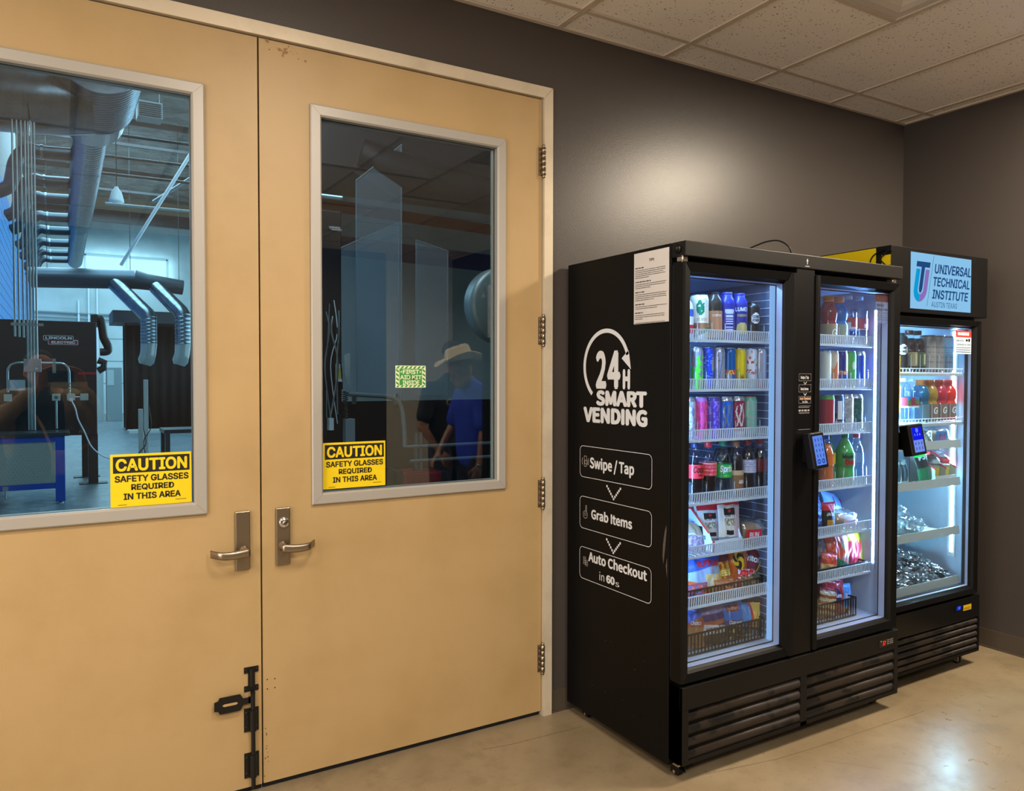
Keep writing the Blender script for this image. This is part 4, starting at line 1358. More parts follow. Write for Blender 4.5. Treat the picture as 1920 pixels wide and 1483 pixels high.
# ---- left compartment, shelf 1
z = SZ[0]
CREAM, GREEN, DKG, BROWN = col('#e9e6d2'), col('#147a54'), col('#0f4a38'), col('#9c6a4a')
def f_cream(a, t):
    d = ((a - .46) * 6) ** 2 + ((t - .72) * 2.6) ** 2
    if d < .20: return GREEN if N2(a * 9, t * 7, 3) > -.25 else CREAM
    if t < .30 and .12 + .3 * (a - .5) * 2 < t - .02 < .21 + .35 * (a - .5) * 2: return GREEN
    if t < .38 and t > .24 + .3 * (a - .5) * 2: return BROWN
    return CREAM
can('drink_can', 'cream and green coffee can, first on the top shelf behind the left glass door', 1.546, z, .037, .178, f_cream, GS1, [('DOUBLESHOT', -.022, .024, .075, .087, BROWN, .0, 0)], y=-.61)
coffee = mat('coffee_milk', '#a5673f', 0.3)
prof = [(.022, 0), (.031, .004), (.033, .012), (.033, .10), (.030, .125), (.033, .145), (.030, .165), (.021, .18), (.02, .186)]
bottle('drink_bottle', 'brown coffee bottle with a dark neck and green round mark on the top left shelf', 1.622, z, prof, coffee, (.0215, .182, .192, BLACKPL), (.012, .118, .0335, col('#b9805c')), GS1, .97, [('COFFEE', -.02, .02, .095, .104, CREAM, .02, 0)], pet=col('#3b3128', .2))
INDIGO, PALE = col('#2a2f8e'), col('#c9d0ea')
def f_nutri(a, t):
    if abs(a - .5) < .10 and .1 < t < .82:
        return PALE if (int(t * 34) % 2 == 0 and abs(a - .5) < .085) or t > .74 else INDIGO
    return INDIGO
bp = [(.022, 0), (.031, .004), (.033, .012), (.033, .15), (.030, .168), (.024, .178), (.0235, .183)]
bottle('drink_bottle', 'dark blue shake bottle showing a nutrition panel on the top left shelf', 1.692, z, bp, None, (.0235, .182, .196, INDIGO), (.012, .15, .0335, INDIGO), GS1, lfn=f_nutri, pet=INDIGO)
bottle('drink_bottle', 'dark blue shake bottle standing behind the one with the nutrition panel', 1.733, z, bp, None, (.0235, .182, .196, INDIGO), (.012, .15, .0335, INDIGO), GS1, lfn=lambda a, t: INDIGO, pet=INDIGO, y=-.535)
GOLD = col('#c9b672')
def f_mex(a, t):
    if ((a - .5) * 4.2) ** 2 + ((t - .27) * 2.6) ** 2 < .28 and t < .5:
        return GOLD if t > .12 else DKG
    return INDIGO
bottle('drink_bottle', 'dark blue shake bottle with a pale yellow picture on the top left shelf', 1.764, z, bp, None, (.0235, .182, .196, INDIGO), (.012, .15, .0335, INDIGO), GS1, texts=[('LUMEX', -.03, .028, .122, .138, WHITEPL, .03, 0), ('HORCHATA', -.022, .022, .100, .111, GOLD, .03, 0)], lfn=f_mex, pet=INDIGO)
DARKB = col('#1d1a1b')
def f_core(a, t):
    d = ((a - .5) * 5) ** 2 + ((t - .66) * 3) ** 2
    if .13 < d < .24: return WHITEPL
    if d < .13: return col('#e8e8ee')
    return DARKB
bottle('drink_bottle', 'black protein shake bottle with a round white emblem on the top left shelf', 1.842, z, [(.022, 0), (.03, .004), (.031, .012), (.031, .14), (.028, .152), (.02, .158), (.02, .16)], None, (.019, .157, .166, DARKB), (.01, .142, .0315, DARKB), GS1, texts=[('CORE', -.015, .016, .098, .11, DARKB, .05, 0), ('POWER', -.015, .016, .083, .095, DARKB, .05, 0), ('42', -.012, .014, .02, .045, col('#a8673c'), .02, .2)], lfn=f_core, pet=DARKB)
WHT, REDC = col('#e4e6ee'), col('#c0202c')
bottle('drink_bottle', 'pale bottle with a red patch at the far left end of the top shelf', 1.470, z, [(.022, 0), (.03, .004), (.032, .012), (.032, .12), (.028, .14), (.018, .155), (.018, .16)], None, (.018, .157, .168, WHT), (.012, .118, .0325, WHT), GS1, lfn=lambda a, t: REDC if .1 < t < .45 else (WHT if t < .75 else col('#3f63c0')), pet=WHT)
dividers((0, 0), [1.508, 1.585, 1.657, 1.727, 1.803, 1.88], z, .085)
# ---- left compartment, shelf 2: slim cans
z = SZ[1]
GS2 = 'slim cans on the second shelf of the left compartment'
LIME, BLU, SILB, RBB, YELC = col('#55d83a'), col('#1b45d2'), col('#b9bed2', .22, .55), col('#0d5fa8', .22, .3), col('#e2c619')
def f_lime(a, t): return LIME if t < .42 + .12 * math.sin(a * 20) or (t < .8 and N2(a * 6, t * 3, 1) > .18) else SILB
def f_blue(a, t): return SILB if abs(a - .6) < .05 and .45 < t < .72 else (col('#7f9be8') if N2(a * 4, t * 14, 2) > .38 else BLU)
def f_silver(a, t): return col('#5c6070') if (abs(a - .5 - (t - .5) * .15) < .012 or (N2(a * 10, t * 8, 5) > .45 and t > .6)) else SILB
def f_rbb(a, t):
    if t > .47: return RBB
    if t > .36: return col('#d23a3a') if N2(a * 8, t * 6, 2) > -.1 else col('#f0c020')
    return col('#35589c') if math.sin(a * 4 * PI) > 0 else SILB
def f_yel(a, t): return col('#b9b6a6') if (a > .56 and t > .55 and (a - .56) * 3 > 1 - t) else YELC
def f_white(a, t):
    if .40 < t < .5 and N2(a * 10, t * 9, 3) > .0 and abs(a - .48) < .14: return REDC
    if t > .55 and N2(a * 7, t * 5, 8) > .3: return col('#6aa84f') if a > .5 else REDC
    return col('#d9dbe6', .3)
def f_sr(a, t): return (REDC if a < .5 else col('#22356e')) if t < .17 else col('#b6b3c0', .25, .4)
for (x, fn, lb, tx) in ((1.530, f_lime, 'lime green slim can on the second left shelf', ()), (1.586, f_blue, 'blue slim can on the second left shelf', ()),
                        (1.648, f_silver, 'plain silver slim can on the second left shelf', ()), (1.709, f_rbb, 'blue and silver slim can with a red band on the second left shelf', ()),
                        (1.768, f_yel, 'yellow slim can on the second left shelf', [('RedBull', -.008, .008, .03, .06, col('#6a5510'), .02, 0)]),
                        (1.832, f_white, 'white slim can with red script on the second left shelf', [('red', -.012, .014, .06, .072, REDC, .02, .2)]),
                        (1.888, f_sr, 'grey slim can with a red foot at the right end of the second left shelf', ())):
    can('drink_can', lb, x, z, .0275, .166, fn, GS2, tx)
bottle('drink_bottle', 'dark can at the far left end of the second shelf', 1.468, z, [(.02, 0), (.027, .006), (.027, .15), (.024, .16)], None, (.023, .158, .164, SILV), None, GS2, pet=col('#48607e', .3, .3), cat='can')
dividers((0, 1), [1.5, 1.558, 1.617, 1.679, 1.739, 1.80, 1.863], z, .085)
# ---- left compartment, shelf 3: big cans
z = SZ[2]
GS3 = 'tall energy drink cans on the third shelf of the left compartment'
def mottled(c1, c2, c3, k=3.0, th=.12, s=1):
    def f(a, t):
        n = N2(a * 12, t * 9, s, k * .5)
        if t > .9: return c3
        return c1 if n < th else c2
    return f
def clawed(base, claw, low=None):
    def f(a, t):
        if low and t < .16: return low
        for c in (.44, .5, .56):
            if abs(a - c + .018 * math.sin(t * 14 + c * 40)) < .013 * (1.25 - abs(t - .55)) and .28 < t < .82 + (c - .5) * .5: return claw
        if t > .9: return SILV
        return base
    return f
PINK, PUR, UBL, MAR, TEAL = col('#e0559c'), col('#5a44c2'), col('#1261cf'), col('#8e2440'), col('#7fc0a8')
for (x, fn, lb, tx) in ((1.482, mottled(col('#c7cbe8'), col('#8c93c8'), SILV, s=9), 'pale mottled tall can at the far left of the third shelf', ()),
                        (1.545, mottled(PINK, col('#c23f86'), col('#b070c8'), s=2), 'pink tall can on the third left shelf', ()),
                        (1.614, mottled(PUR, col('#8b7be0'), col('#4a3a9a'), s=3), 'purple tall can on the third left shelf', ()),
                        (1.686, clawed(UBL, col('#9aa6b8', .25, .6)), 'bright blue tall can with silver claw marks on the third left shelf', [('ULTRA', -.018, .018, .02, .032, col('#0b3f94'), .03, 0)]),
                        (1.755, clawed(MAR, col('#d9d3da'), col('#cfc6d0')), 'maroon tall can with white claw marks on the third left shelf', [('JUICE', -.024, .024, .03, .046, MAR, .05, 0)]),
                        (1.824, mottled(TEAL, col('#9fb2b4'), col('#5fae90'), s=4), 'teal and grey mottled tall can on the third left shelf', ())):
    can('drink_can', lb, x, z, .0335, .167, fn, GS3, tx, top=col('#b42a3c', .3, .5) if x > 1.82 else None)
dividers((0, 2), [1.512, 1.58, 1.65, 1.72, 1.79, 1.86], z, .085)
# ---- left compartment, shelf 4: sodas
z = SZ[3]
GS4 = 'soda bottles on the fourth shelf of the left compartment'
COLA = mat('cola', '#120606', 0.12)
CLEARLQ = glass('clear_drink', (0.86, 0.9, 0.95), 0.03)
RLAB, GLAB = col('#e0323c'), col('#12a552')
bottle('soda_bottle', 'cola bottle with a red label and dark cap, first on the fourth left shelf', 1.527, z, soda_prof(), COLA, (.0148, .212, .231, col('#26305a')), (.094, .148, .0346, RLAB), GS4, .72, [('Coca', -.020, .028, .116, .142, SBLK, .03, .25), ('ZERO', -.002, .022, .103, .11, SBLK, .03, 0)])
bottle('soda_bottle', 'cola bottle with a pink-red label and red cap on the fourth left shelf', 1.597, z, soda_prof(), COLA, (.0148, .212, .231, RLAB), (.1, .152, .0346, RLAB), GS4, .72, lfn=lambda a, t: col('#e88a90') if (int(t * 11) % 3 == 1 and N2(a * 14, t * 2, 3) > -.15) or t > .86 else col('#d8404e'))
bottle('soda_bottle', 'clear lemon-lime bottle with a green label and green cap on the fourth left shelf', 1.677, z, soda_prof(.0365), CLEARLQ, (.0148, .212, .231, col('#0d9068')), (.088, .142, .0371, GLAB), GS4, .86, [('Sprite', -.026, .034, .112, .136, WHITEPL, .035, .2), ('lemon lime', -.012, .014, .094, .099, col('#c8e020'), .03, 0)], pet=glass('clear_plastic_green', (.85, .95, .92), .06, .02))
TANL = col('#8f6a48')
bottle('soda_bottle', 'root beer bottle with a brown label and tan cap on the fourth left shelf', 1.752, z, soda_prof(.032, .222), COLA, (.0148, .208, .227, col('#b0764a')), (.03, .112, .0326, TANL), GS4, .8, [('A&W', -.002, .026, .058, .074, WHITEPL, .04, .1)], lfn=lambda a, t: col('#cbb89a') if t > .78 else (REDC if .3 < t < .38 and a > .5 else TANL))
bottle('soda_bottle', 'dark soda bottle with a white label and dark red cap on the fourth left shelf', 1.820, z, soda_prof(.035), COLA, (.0148, .212, .231, col('#8e1a2c')), (.098, .152, .0356, col('#c9cbe6')), GS4, .85, lfn=lambda a, t: col('#8a8fb8') if int(t * 20) % 3 == 0 and N2(a * 12, t * 3, 1) > -.2 else col('#c9cbe6'))
bottle('soda_bottle', 'dark soda bottle with a maroon label at the right end of the fourth left shelf', 1.893, z, soda_prof(.032), COLA, (.0148, .212, .231, col('#8e1a2c')), (.098, .152, .0326, col('#5e1420')), GS4, .85)
for (x, lb) in ((1.735, 'dark soda bottle with a brown cap behind the root beer bottle'), (1.80, 'dark soda bottle with a red cap in the second row of the fourth shelf'), (1.905, 'dark soda bottle behind the rightmost one of the fourth shelf')):
    bottle('soda_bottle', lb, x + .01, z, soda_prof(.032), COLA, (.0148, .212, .231, col('#5a2620')), None, GS4, .85, y=-.53)
dividers((0, 3), [1.485, 1.562, 1.637, 1.716, 1.786, 1.857], z, .085)
# ---- left compartment, shelf 5: jerky box, sandwich, bun
z = SZ[4]
BOXW = col('#d6e6f4', .45)
REDB = col('#d8222c', .4)
o = empty('display_box', 'white and red display box of jerky pouches on the fifth left shelf', 'display box', (1.66, -0.6, z + .004))
m = MB()
side = [(-0.648, z + .004), (-0.648, z + .055), (-0.56, z + .155), (-0.48, z + .165), (-0.48, z + .004)]
m.prism([(-.648, z + .004), (-.648, z + .045), (-.63, z + .08), (-.53, z + .165), (-.46, z + .165), (-.46, z + .004)], 'x', 1.588, 1.591, BOXW)
m.prism([(-.648, z + .004), (-.648, z + .045), (-.63, z + .08), (-.53, z + .165), (-.46, z + .165), (-.46, z + .004)], 'x', 1.753, 1.756, BOXW)
m.box(1.588, 1.756, -0.650, -0.647, z + .004, z + .05, BOXW).box(1.588, 1.756, -.463, -.46, z + .004, z + .165, BOXW).box(1.588, 1.756, -.648, -.46, z + .004, z + .007, BOXW)
m.build('carton', o)
m = MB()
m.box(1.588, 1.60, -.6505, -.65, z + .004, z + .05, REDB)
m.prism([(-.632, z + .082), (-.53, z + .168), (-.46, z + .168), (-.46, z + .160), (-.528, z + .160), (-.628, z + .076)], 'x', 1.5872, 1.588, REDB)
pl = side_uv(1.5868)
m.text("JACK LINK'S", .515, .615, z + .05, z + .066, pl, SBLK, .04)
m.quad([pl(.53, z + .068), pl(.60, z + .068), pl(.595, z + .1), pl(.535, z + .1)], SBLK)
m.quad([pl(.558, z + .074), pl(.567, z + .082), pl(.576, z + .095), pl(.566, z + .087), pl(.560, z + .095)], REDB)
m.build('print', o)
def d_jerky(u, v):
    if v > .84: return REDB
    if .60 < v < .78 and abs(u) < .52: return SBLK
    if .42 < v < .56 and abs(u) < .5 and N2(u * 4, v * 8, 4) > .05: return col('#8f8a6a')
    if .24 < v < .33 and abs(u) < .35: return col('#1e2432')
    if v < .2: return col('#aeb9c8', .25, .5)
    return col('#d9d4c6') if u < .4 else col('#c8b6bc')
GJ = 'jerky pouches in the display box'
jt = [("JACK LINK'S", -.62, .62, .575, .64, WHITEPL, .05, 0), ('v', -.14, .14, .69, .75, REDB, .08, 0)]
bag('jerky_pouch', 'front jerky pouch with a red top leaning out of the display box', .115, .20, .014, d_jerky, GJ, (1.705, -.632, z + .012), (-.16, .06, -.10), jt, 1, 'pouch', wr=.003)
bag('jerky_pouch', 'left front jerky pouch in the display box behind its cut side', .11, .175, .012, d_jerky, GJ, (1.643, -.60, z + .012), (-.2, -.03, -.25), jt, 2, 'pouch', wr=.003)
for k, (dx, dy, a) in enumerate(((-.03, .03, -.2), (-.012, .05, -.35), (.015, .065, -.12), (.035, .04, -.1))):
    bag('jerky_pouch', ['jerky pouch second from the left at the back of the display box', 'jerky pouch at the very back left of the display box', 'tall jerky pouch at the back of the display box', 'jerky pouch just behind the front one in the display box'][k], .108, .192, .010, d_jerky, GJ, (1.672 + dx, -.60 + dy, z + .01), (-.12, .0, a), jt if k == 3 else (), 3 + k, 'pouch', wr=.003)
def d_sand(u, v):
    if v > .5: return col('#a89a7c') if abs(u) < .75 and v < .92 else (col('#5c74a8') if N2(u * 3, v * 3, 2) > 0 else col('#a0a8bc'))
    if v > .46: return col('#c8ccd4')
    return col('#8c7488') if N2(u * 2, v * 6, 6) > -.1 else col('#a89eb0')
bag('sandwich_pack', 'wedge sandwich pack with a pale label at the left end of the fifth shelf', .10, .135, .05, d_sand, None, (1.535, -.61, z + .004), (-.55, .28, -.15), (), 9, 'sandwich', wr=.004)
def lumpy(w, d, h, m_, seed, amp=.15, k=3.0, seg=20, rings=14):
    vs, fs = [], []
    for j in range(rings + 1):
        th = PI * j / rings
        for i in range(seg):
            ph = 2 * PI * i / seg
            n = Vector((math.sin(th) * math.cos(ph), math.sin(th) * math.sin(ph), math.cos(th)))
            q = 1 + amp * noise.noise(n * k + Vector((seed * 7.1, seed * 3.3, seed)))
            s = .6
            x = math.copysign(abs(n.x) ** s, n.x) * q * w / 2
            y = math.copysign(abs(n.y) ** s, n.y) * q * d / 2
            zz = math.copysign(abs(n.z) ** .8, n.z) * q * h / 2 + h / 2
            vs.append((x, y, max(0, zz)))
    for j in range(rings):
        for i in range(seg):
            fs.append((j * seg + i, j * seg + (i + 1) % seg, (j + 1) * seg + (i + 1) % seg, (j + 1) * seg + i))
    return MB().add(vs, fs, m_, True)
BUNM = mat('bun_crust', '#b58a58', 0.6, mix=('#d9bb8c', 14, .45, .65), bump=(20, .3))
def clear_pack(name, label, cat, w, d, h, loc, rot, inner, seed, group=None, lab=None):
    o = lumpy(w, d, h, FILM, seed, .22, 4.5, 30, 20).build(name)
    tag(o, label, cat, group)
    lumpy(w * .86, d * .8, h * .82, inner, seed + 1, .1, 2.5).build('filling', o)
    if lab:
        m = MB()
        lw, lh, lm, tx, tm = lab
        m.box(-lw / 2, lw / 2, -d / 2 - .004, -d / 2 - .003, h * .2, h * .2 + lh, lm)
        if tx: m.text(tx, -lw * .3, lw * .3, h * .2 + lh * .25, h * .2 + lh * .75, wall_uv(-d / 2 - .0045), tm, .03)
        m.build('label', o)
    return place_at(o, *loc, rot)
clear_pack('wrapped_bun', 'wrapped round bun in clear film with a red label on the fifth left shelf', 'pastry', .15, .10, .105, (1.848, -.585, z + .004), -.2, BUNM, 3, None, (.075, .045, REDB, 'BUN', WHITEPL))
o = lumpy(.05, .05, .10, mat('dark_brown_bread', '#4a2f20', .6), 8, .08).build('dark_roll')
tag(o, 'dark brown roll standing between the jerky box and the wrapped bun', 'pastry')
place_at(o, 1.785, -.59, z + .004)
# ---- baskets
def basket(name, label, x0, x1, y0, y1, z, h):
    o = MB()
    for (xa, xb, ya, yb) in ((x0, x1, y0, y0), (x0, x1, y1, y1)):
        o.box(xa, xb, ya - .003, yb + .003, z + h - .006, z + h, BLACKPL).box(xa, xb, ya - .002, yb + .002, z, z + .006, BLACKPL)
        n = int((x1 - x0) / .018)
        for k in range(n + 1):
            x = x0 + (x1 - x0) * k / n
            o.box(x - .0028, x + .0028, ya - .0015, ya + .0015, z, z + h, BLACKPL)
    for x in (x0, x1):
        o.box(x - .003, x + .003, y0, y1, z + h - .006, z + h, BLACKPL)
        n = int((y1 - y0) / .022)
        for k in range(n + 1):
            y = y0 + (y1 - y0) * k / n
            o.box(x - .0015, x + .0015, y - .0028, y + .0028, z, z + h, BLACKPL)
    for k in range(8):
        y = y0 + (y1 - y0) * k / 7
        o.box(x0, x1, y - .002, y + .002, z, z + .003, BLACKPL)
    m = o.build(name, None, ((x0 + x1) / 2, (y0 + y1) / 2, z))
    return tag(m, label, 'basket', 'black wire baskets of snacks')
basket('wire_basket', 'black basket of chip bags on the sixth shelf behind the left glass door', 1.40, 1.895, -.65, -.40, SZ[5] + .005, .062)
basket('wire_basket', 'black basket of cakes on the floor behind the left glass door', 1.40, 1.880, -.655, -.38, .424, .085)
basket('wire_basket', 'black basket of chip bags on the sixth shelf behind the right glass door', 2.02, 2.565, -.65, -.40, SZ[5] + .005, .045)
basket('wire_basket', 'black basket of snacks on the floor behind the right glass door', 2.03, 2.48, -.655, -.38, .424, .085)
# ---- left, shelf 6: chips
z = SZ[5] + .009
GC = 'chip bags in the baskets'
def d_ruf(u, v):
    if v > .62 + .1 * u: return col('#1560c8')
    if v < .26 - .14 * u and u < .35: return col('#e2602a')
    if u > .0 and v < .5: return col('#e8cf84') if N2(u * 4, v * 5, 2) > -.2 else col('#d8e2f0')
    return col('#9db6d2')
bag('chip_bag', 'blue and white ridged chip bag at the left of the sixth shelf', .20, .185, .07, d_ruf, GC, (1.585, -.60, z), (-.22, .06, -.12), [('RUFFLES', -.35, .82, .66, .80, col('#c82036'), .06, .05)], 1)
def d_fries(u, v):
    if v > .72: return col('#7a1f2c')
    return col('#d9a028') if N2(u * 2, v * 3, 5) > .0 else col('#a5551f')
bag('chip_bag', 'orange-brown cheese fries bag on the sixth left shelf', .125, .175, .055, d_fries, GC, (1.703, -.60, z), (-.25, -.06, -.1), [('CHEESE', -.7, .7, .40, .54, col('#f0d870'), .05, .1)], 2)
def d_puff(u, v):
    d = (u * .9 - .1) ** 2 + ((v - .66) * 2.4) ** 2
    if d < .22: return col('#e8b81c') if math.sin(math.atan2(v - .66, u * .4) * 3 + d * 20) > 0 else SBLK
    if v < .24: return REDB if N2(u * 3, v * 4, 1) > 0 else WHITEPL
    return col('#d0641c')
bag('chip_bag', 'orange bag with a yellow and black swirl on the sixth left shelf', .12, .185, .055, d_puff, GC, (1.782, -.59, z), (-.2, .08, -.25), (), 3)
def d_frit(u, v):
    d = (u * .95) ** 2 + ((v - .6) * 2.6) ** 2
    if d < .45: return col('#7c1626')
    if d < .6: return col('#d8b252')
    return col('#6d5a36') if v < .85 else col('#9c7c3c')
bag('chip_bag', 'tan corn chip bag with a dark red oval on the sixth left shelf', .14, .195, .055, d_frit, GC, (1.862, -.575, z), (-.2, .22, -.2), [('Fritos', -.65, .65, .54, .68, WHITEPL, .04, .2)], 4)
bag('chip_bag', 'small red and white bag low in front of the orange swirl bag', .085, .09, .035, lambda u, v: WHITEPL if N2(u * 2, v * 3, 4) > .12 else REDB, GC, (1.808, -.622, z), (-.1, .1, -.1), (), 5)
for k in range(3):
    bag('chip_bag', ['dark bag lying low at the left of the sixth shelf basket', 'brown bag lying low in the middle of the sixth shelf basket', 'tan speckled bag lying low at the right of the sixth shelf basket'][k], .11, .07, .05, [lambda u, v: col('#a83a34') if N2(u * 3, v * 3, 7) > -.1 else col('#3a4a8c'), lambda u, v: col('#9a5630'), lambda u, v: col('#8c7a50') if N2(u * 4, v * 3, 3) > 0 else col('#3f3a30')][k], GC, (1.53 + k * .15, -.632, z), (-.1, 0, 0), (), 11 + k)
# ---- left, floor basket: cakes
z = .428
GK = 'wrapped cakes in the floor basket'
FRB, FRP = col('#1f62c8'), col('#3d2a6e')
bag('cake_pack', 'blue and caramel pudding cake pack at the left of the floor basket', .11, .16, .05, lambda u, v: FRB if v > .68 + .12 * u else (col('#b0522c') if v > .5 else col('#a87848')), GK, (1.535, -.60, z), (-.2, .12, -.2), [('Choco', -.5, .5, .56, .66, WHITEPL, .03, .15)], 1, 'snack cake')
def d_honey(u, v):
    if v > .78: return col('#8c86b0', .2)
    if v > .60: return FRP
    if .28 < v < .5 - .08 * u: return col('#d4d2dc')
    if .5 < v < .6: return col('#b0603c')
    return col('#4c3a30', .2)
bag('cake_pack', 'purple and white honey bun pack in the floor basket', .145, .155, .05, d_honey, GK, (1.64, -.61, z), (-.18, -.06, -.12), [('Honey Bun', -.6, .7, .36, .47, SBLK, .03, 0)], 2, 'snack cake')
def d_cup(u, v):
    if .72 < v < .88 and abs(u) < .62: return col('#8c3226')
    if v > .5: return col('#2a70cc')
    if v > .34: return FRP
    return col('#4a4030', .2) if N2(u * 3, v * 4, 2) > -.3 else col('#d8cc90')
bag('cake_pack', 'blue and purple cupcake pack in the floor basket', .115, .155, .05, d_cup, GK, (1.752, -.605, z), (-.16, .03, -.15), [('Cupcakes', -.5, .6, .40, .49, WHITEPL, .03, .15), ("Freshley's", -.5, .5, .76, .84, col('#e0b0a0'), .02, .1)], 3, 'snack cake')
bag('cake_pack', 'blue and yellow sponge cake pack lying sideways in the floor basket', .10, .10, .055, lambda u, v: col('#4a90dc') if u < -.25 else (col('#d8b048') if u > 0 else REDC), GK, (1.845, -.61, z + .035), (-.1, .08, -.2), (), 4, 'snack cake')
bag('cake_pack', 'dark purple pack leaning at the back right of the floor basket', .15, .165, .05, lambda u, v: col('#2e2358') if v > .45 else col('#4a4a58', .2), GK, (1.855, -.53, z), (-.12, .16, -.3), [('BIG', .0, .75, .52, .66, col('#8c86c0'), .06, 0), ('TEXAS', -.1, .8, .36, .48, col('#8c86c0'), .06, 0)], 5, 'snack cake')
bag('cake_pack', 'blue pack at the back of the floor basket behind the honey bun pack', .13, .165, .04, lambda u, v: FRB, GK, (1.70, -.53, z), (-.1, 0, 0), (), 6, 'snack cake')

# ================= right compartment
z = SZ[0]
GR1 = 'bottles on the top shelf of the right compartment'
ORC = col('#e07a34', .4)
for (x, lq, lb, lab) in ((2.322, '#9c3444', 'red sports drink bottle with an orange cap on the top right shelf', '#a09884'), (2.392, '#0a78d8', 'blue sports drink bottle with an orange cap on the top right shelf', '#8f9a96')):
    bottle('sports_drink_bottle', lb, x, z, gat_prof(), mat('drink' + lq, lq, .15), (.0225, .19, .217, ORC), (.012, .092, .0392, col(lab, .3)), GR1, .95, [('G', -.006, .02, .035, .07, WHITEPL, .02, .15)] if x < 2.35 else (), pet=PET)
WLQ = glass('water', (0.9, 0.95, 1.0), 0.03)
for (x, lb, gr) in ((2.463, 'water bottle with a red and white label, third on the top right shelf', 0), (2.540, 'water bottle with a red label at the right end of the top right shelf', 1)):
    bottle('water_bottle', lb, x, z, water_prof(), WLQ, (.0155, .207, .226, col('#b9d4f0', .4)), (.072, .125, .0366, col('#b8485c', .35)), GR1, .8, lfn=(lambda a, t: col('#c9d8f0') if t < .2 or (t < .6 and a < .45) else col('#b8485c', .35)) if not gr else (lambda a, t: col('#d9dcea') if (.15 < t < .5 and .5 < a < .6) or t < .08 else col('#b8485c', .35)))
dividers((1, 0), [2.358, 2.428, 2.502], z, .095)
z = SZ[1]
GR2 = 'slim cans on the second shelf of the right compartment'
def f_or(a, t): return col('#d07a4c') if t < .62 + .1 * math.sin(a * 25) else col('#c9c0b0')
def f_bys(a, t):
    if t < .36: return col('#2455b4')
    if t < .46: return REDC if N2(a * 9, t * 6, 1) > 0 else col('#d8c890')
    return col('#1c2f8e') if a < .53 else col('#d8d49a')
for (x, fn, lb) in ((2.300, lambda a, t: col('#d9e4e0'), 'white slim can at the left end of the second right shelf'), (2.352, f_or, 'orange and cream slim can on the second right shelf'), (2.415, f_bys, 'dark blue and pale yellow slim can on the second right shelf'),
                    (2.475, lambda a, t: col('#cfd8d0') if (a - .52) ** 2 * 60 + (t - .62) ** 2 * 9 < .12 else col('#4eaa5a'), 'green slim can on the second right shelf'), (2.542, lambda a, t: col('#1f52d8') if t < .93 else SILV, 'blue slim can at the right end of the second right shelf')):
    can('drink_can', lb, x, z, .0275, .166, fn, GR2)
dividers((1, 1), [2.326, 2.384, 2.445, 2.508, 2.57], z, .085)
z = SZ[2]
GR3 = 'cans on the third shelf of the right compartment'
for (x, fn, lb) in ((2.318, lambda a, t: col('#4ba04a') if t < .2 or t > .88 else col('#a83440'), 'red can with green ends on the third right shelf'),
                    (2.382, lambda a, t: WHITEPL if abs(a - .5) < .05 and .35 < t < .85 else (SILV if t < .3 else (col('#244e8e') if N2(a * 6, t * 3, 2) > -.1 else SBLK)), 'blue and silver can with white lettering on the third right shelf'),
                    (2.449, mottled(col('#a9b0b8', .3, .3), col('#c9ccd2', .3, .3), SILV, s=6), 'grey can on the third right shelf'),
                    (2.518, mottled(col('#12503c'), col('#3a6a5c'), SILV, s=7), 'dark green can at the right end of the third right shelf')):
    can('drink_can', lb, x, z, .0335, .167, fn, GR3, [('HI', -.01, .012, .07, .12, WHITEPL, .06, 0)] if 2.37 < x < 2.4 else ())
dividers((1, 2), [2.35, 2.416, 2.484, 2.552], z, .075)
z = SZ[3]
GR4 = 'soda bottles on the fourth shelf of the right compartment'
bottle('soda_bottle', 'orange soda bottle with a blue cap on the fourth right shelf', 2.314, z, soda_prof(.035), mat('orange_soda', '#e87838', .15), (.0148, .212, .231, col('#2450c8')), (.1, .14, .0356, col('#e2763a')), GR4, .85)
bottle('soda_bottle', 'green soda bottle with a yellow label on the fourth right shelf', 2.372, z, soda_prof(.033), mat('green_soda', '#5fae4a', .15), (.0148, .212, .231, col('#1f8c3c')), (.098, .15, .0336, col('#e0c020')), GR4, .9, y=-.58)
bottle('soda_bottle', 'large green soda bottle with dark red lettering on the fourth right shelf', 2.448, z, soda_prof(.042, .238), mat('green_soda2', '#58b860', .15), (.0155, .214, .24, col('#148a48')), (.088, .15, .0426, col('#2f8c48')), GR4, .93, [('Mountain', -.036, .034, .124, .142, SBLK, .05, .1), ('Dew', -.026, .036, .095, .122, col('#b01c2c'), .07, .1)])
bottle('soda_bottle', 'clear bottle with a red cap at the right end of the fourth right shelf', 2.530, z, soda_prof(.033), WLQ, (.0148, .212, .231, col('#d0344c')), (.1, .145, .0336, glass('clear_label', (.75, .85, 1), .05, .1, haze=.2)), GR4, .85)
bottle('soda_bottle', 'green soda bottle with a green cap standing in the second row behind the right door', 2.405, z, soda_prof(.033), mat('green_soda', '#5fae4a'), (.0148, .212, .231, col('#1f8c3c')), None, GR4, .9, y=-.50)
dividers((1, 3), [2.344, 2.40, 2.492, 2.566], z, .085)
z = SZ[4]
bag('snack_pouch', 'red and black jerky carton pouch at the left of the fifth right shelf', .075, .135, .03, lambda u, v: REDB if v > .72 else (SBLK if v > .42 else (col('#c8923c') if abs(u) < .5 and v > .15 else SBLK)), None, (2.332, -.622, z + .004), (-.08, 0, -.15), [('JACK', -.6, .6, .56, .66, WHITEPL, .04, 0)], 2, 'pouch', wr=.002)
clear_pack('wrapped_buns', 'clear film pack of pale buns on the fifth right shelf', 'pastry', .16, .10, .085, (2.45, -.59, z + .004), -.1, BUNM, 5, None, (.07, .03, col('#c9a9c0', .4), None, None))
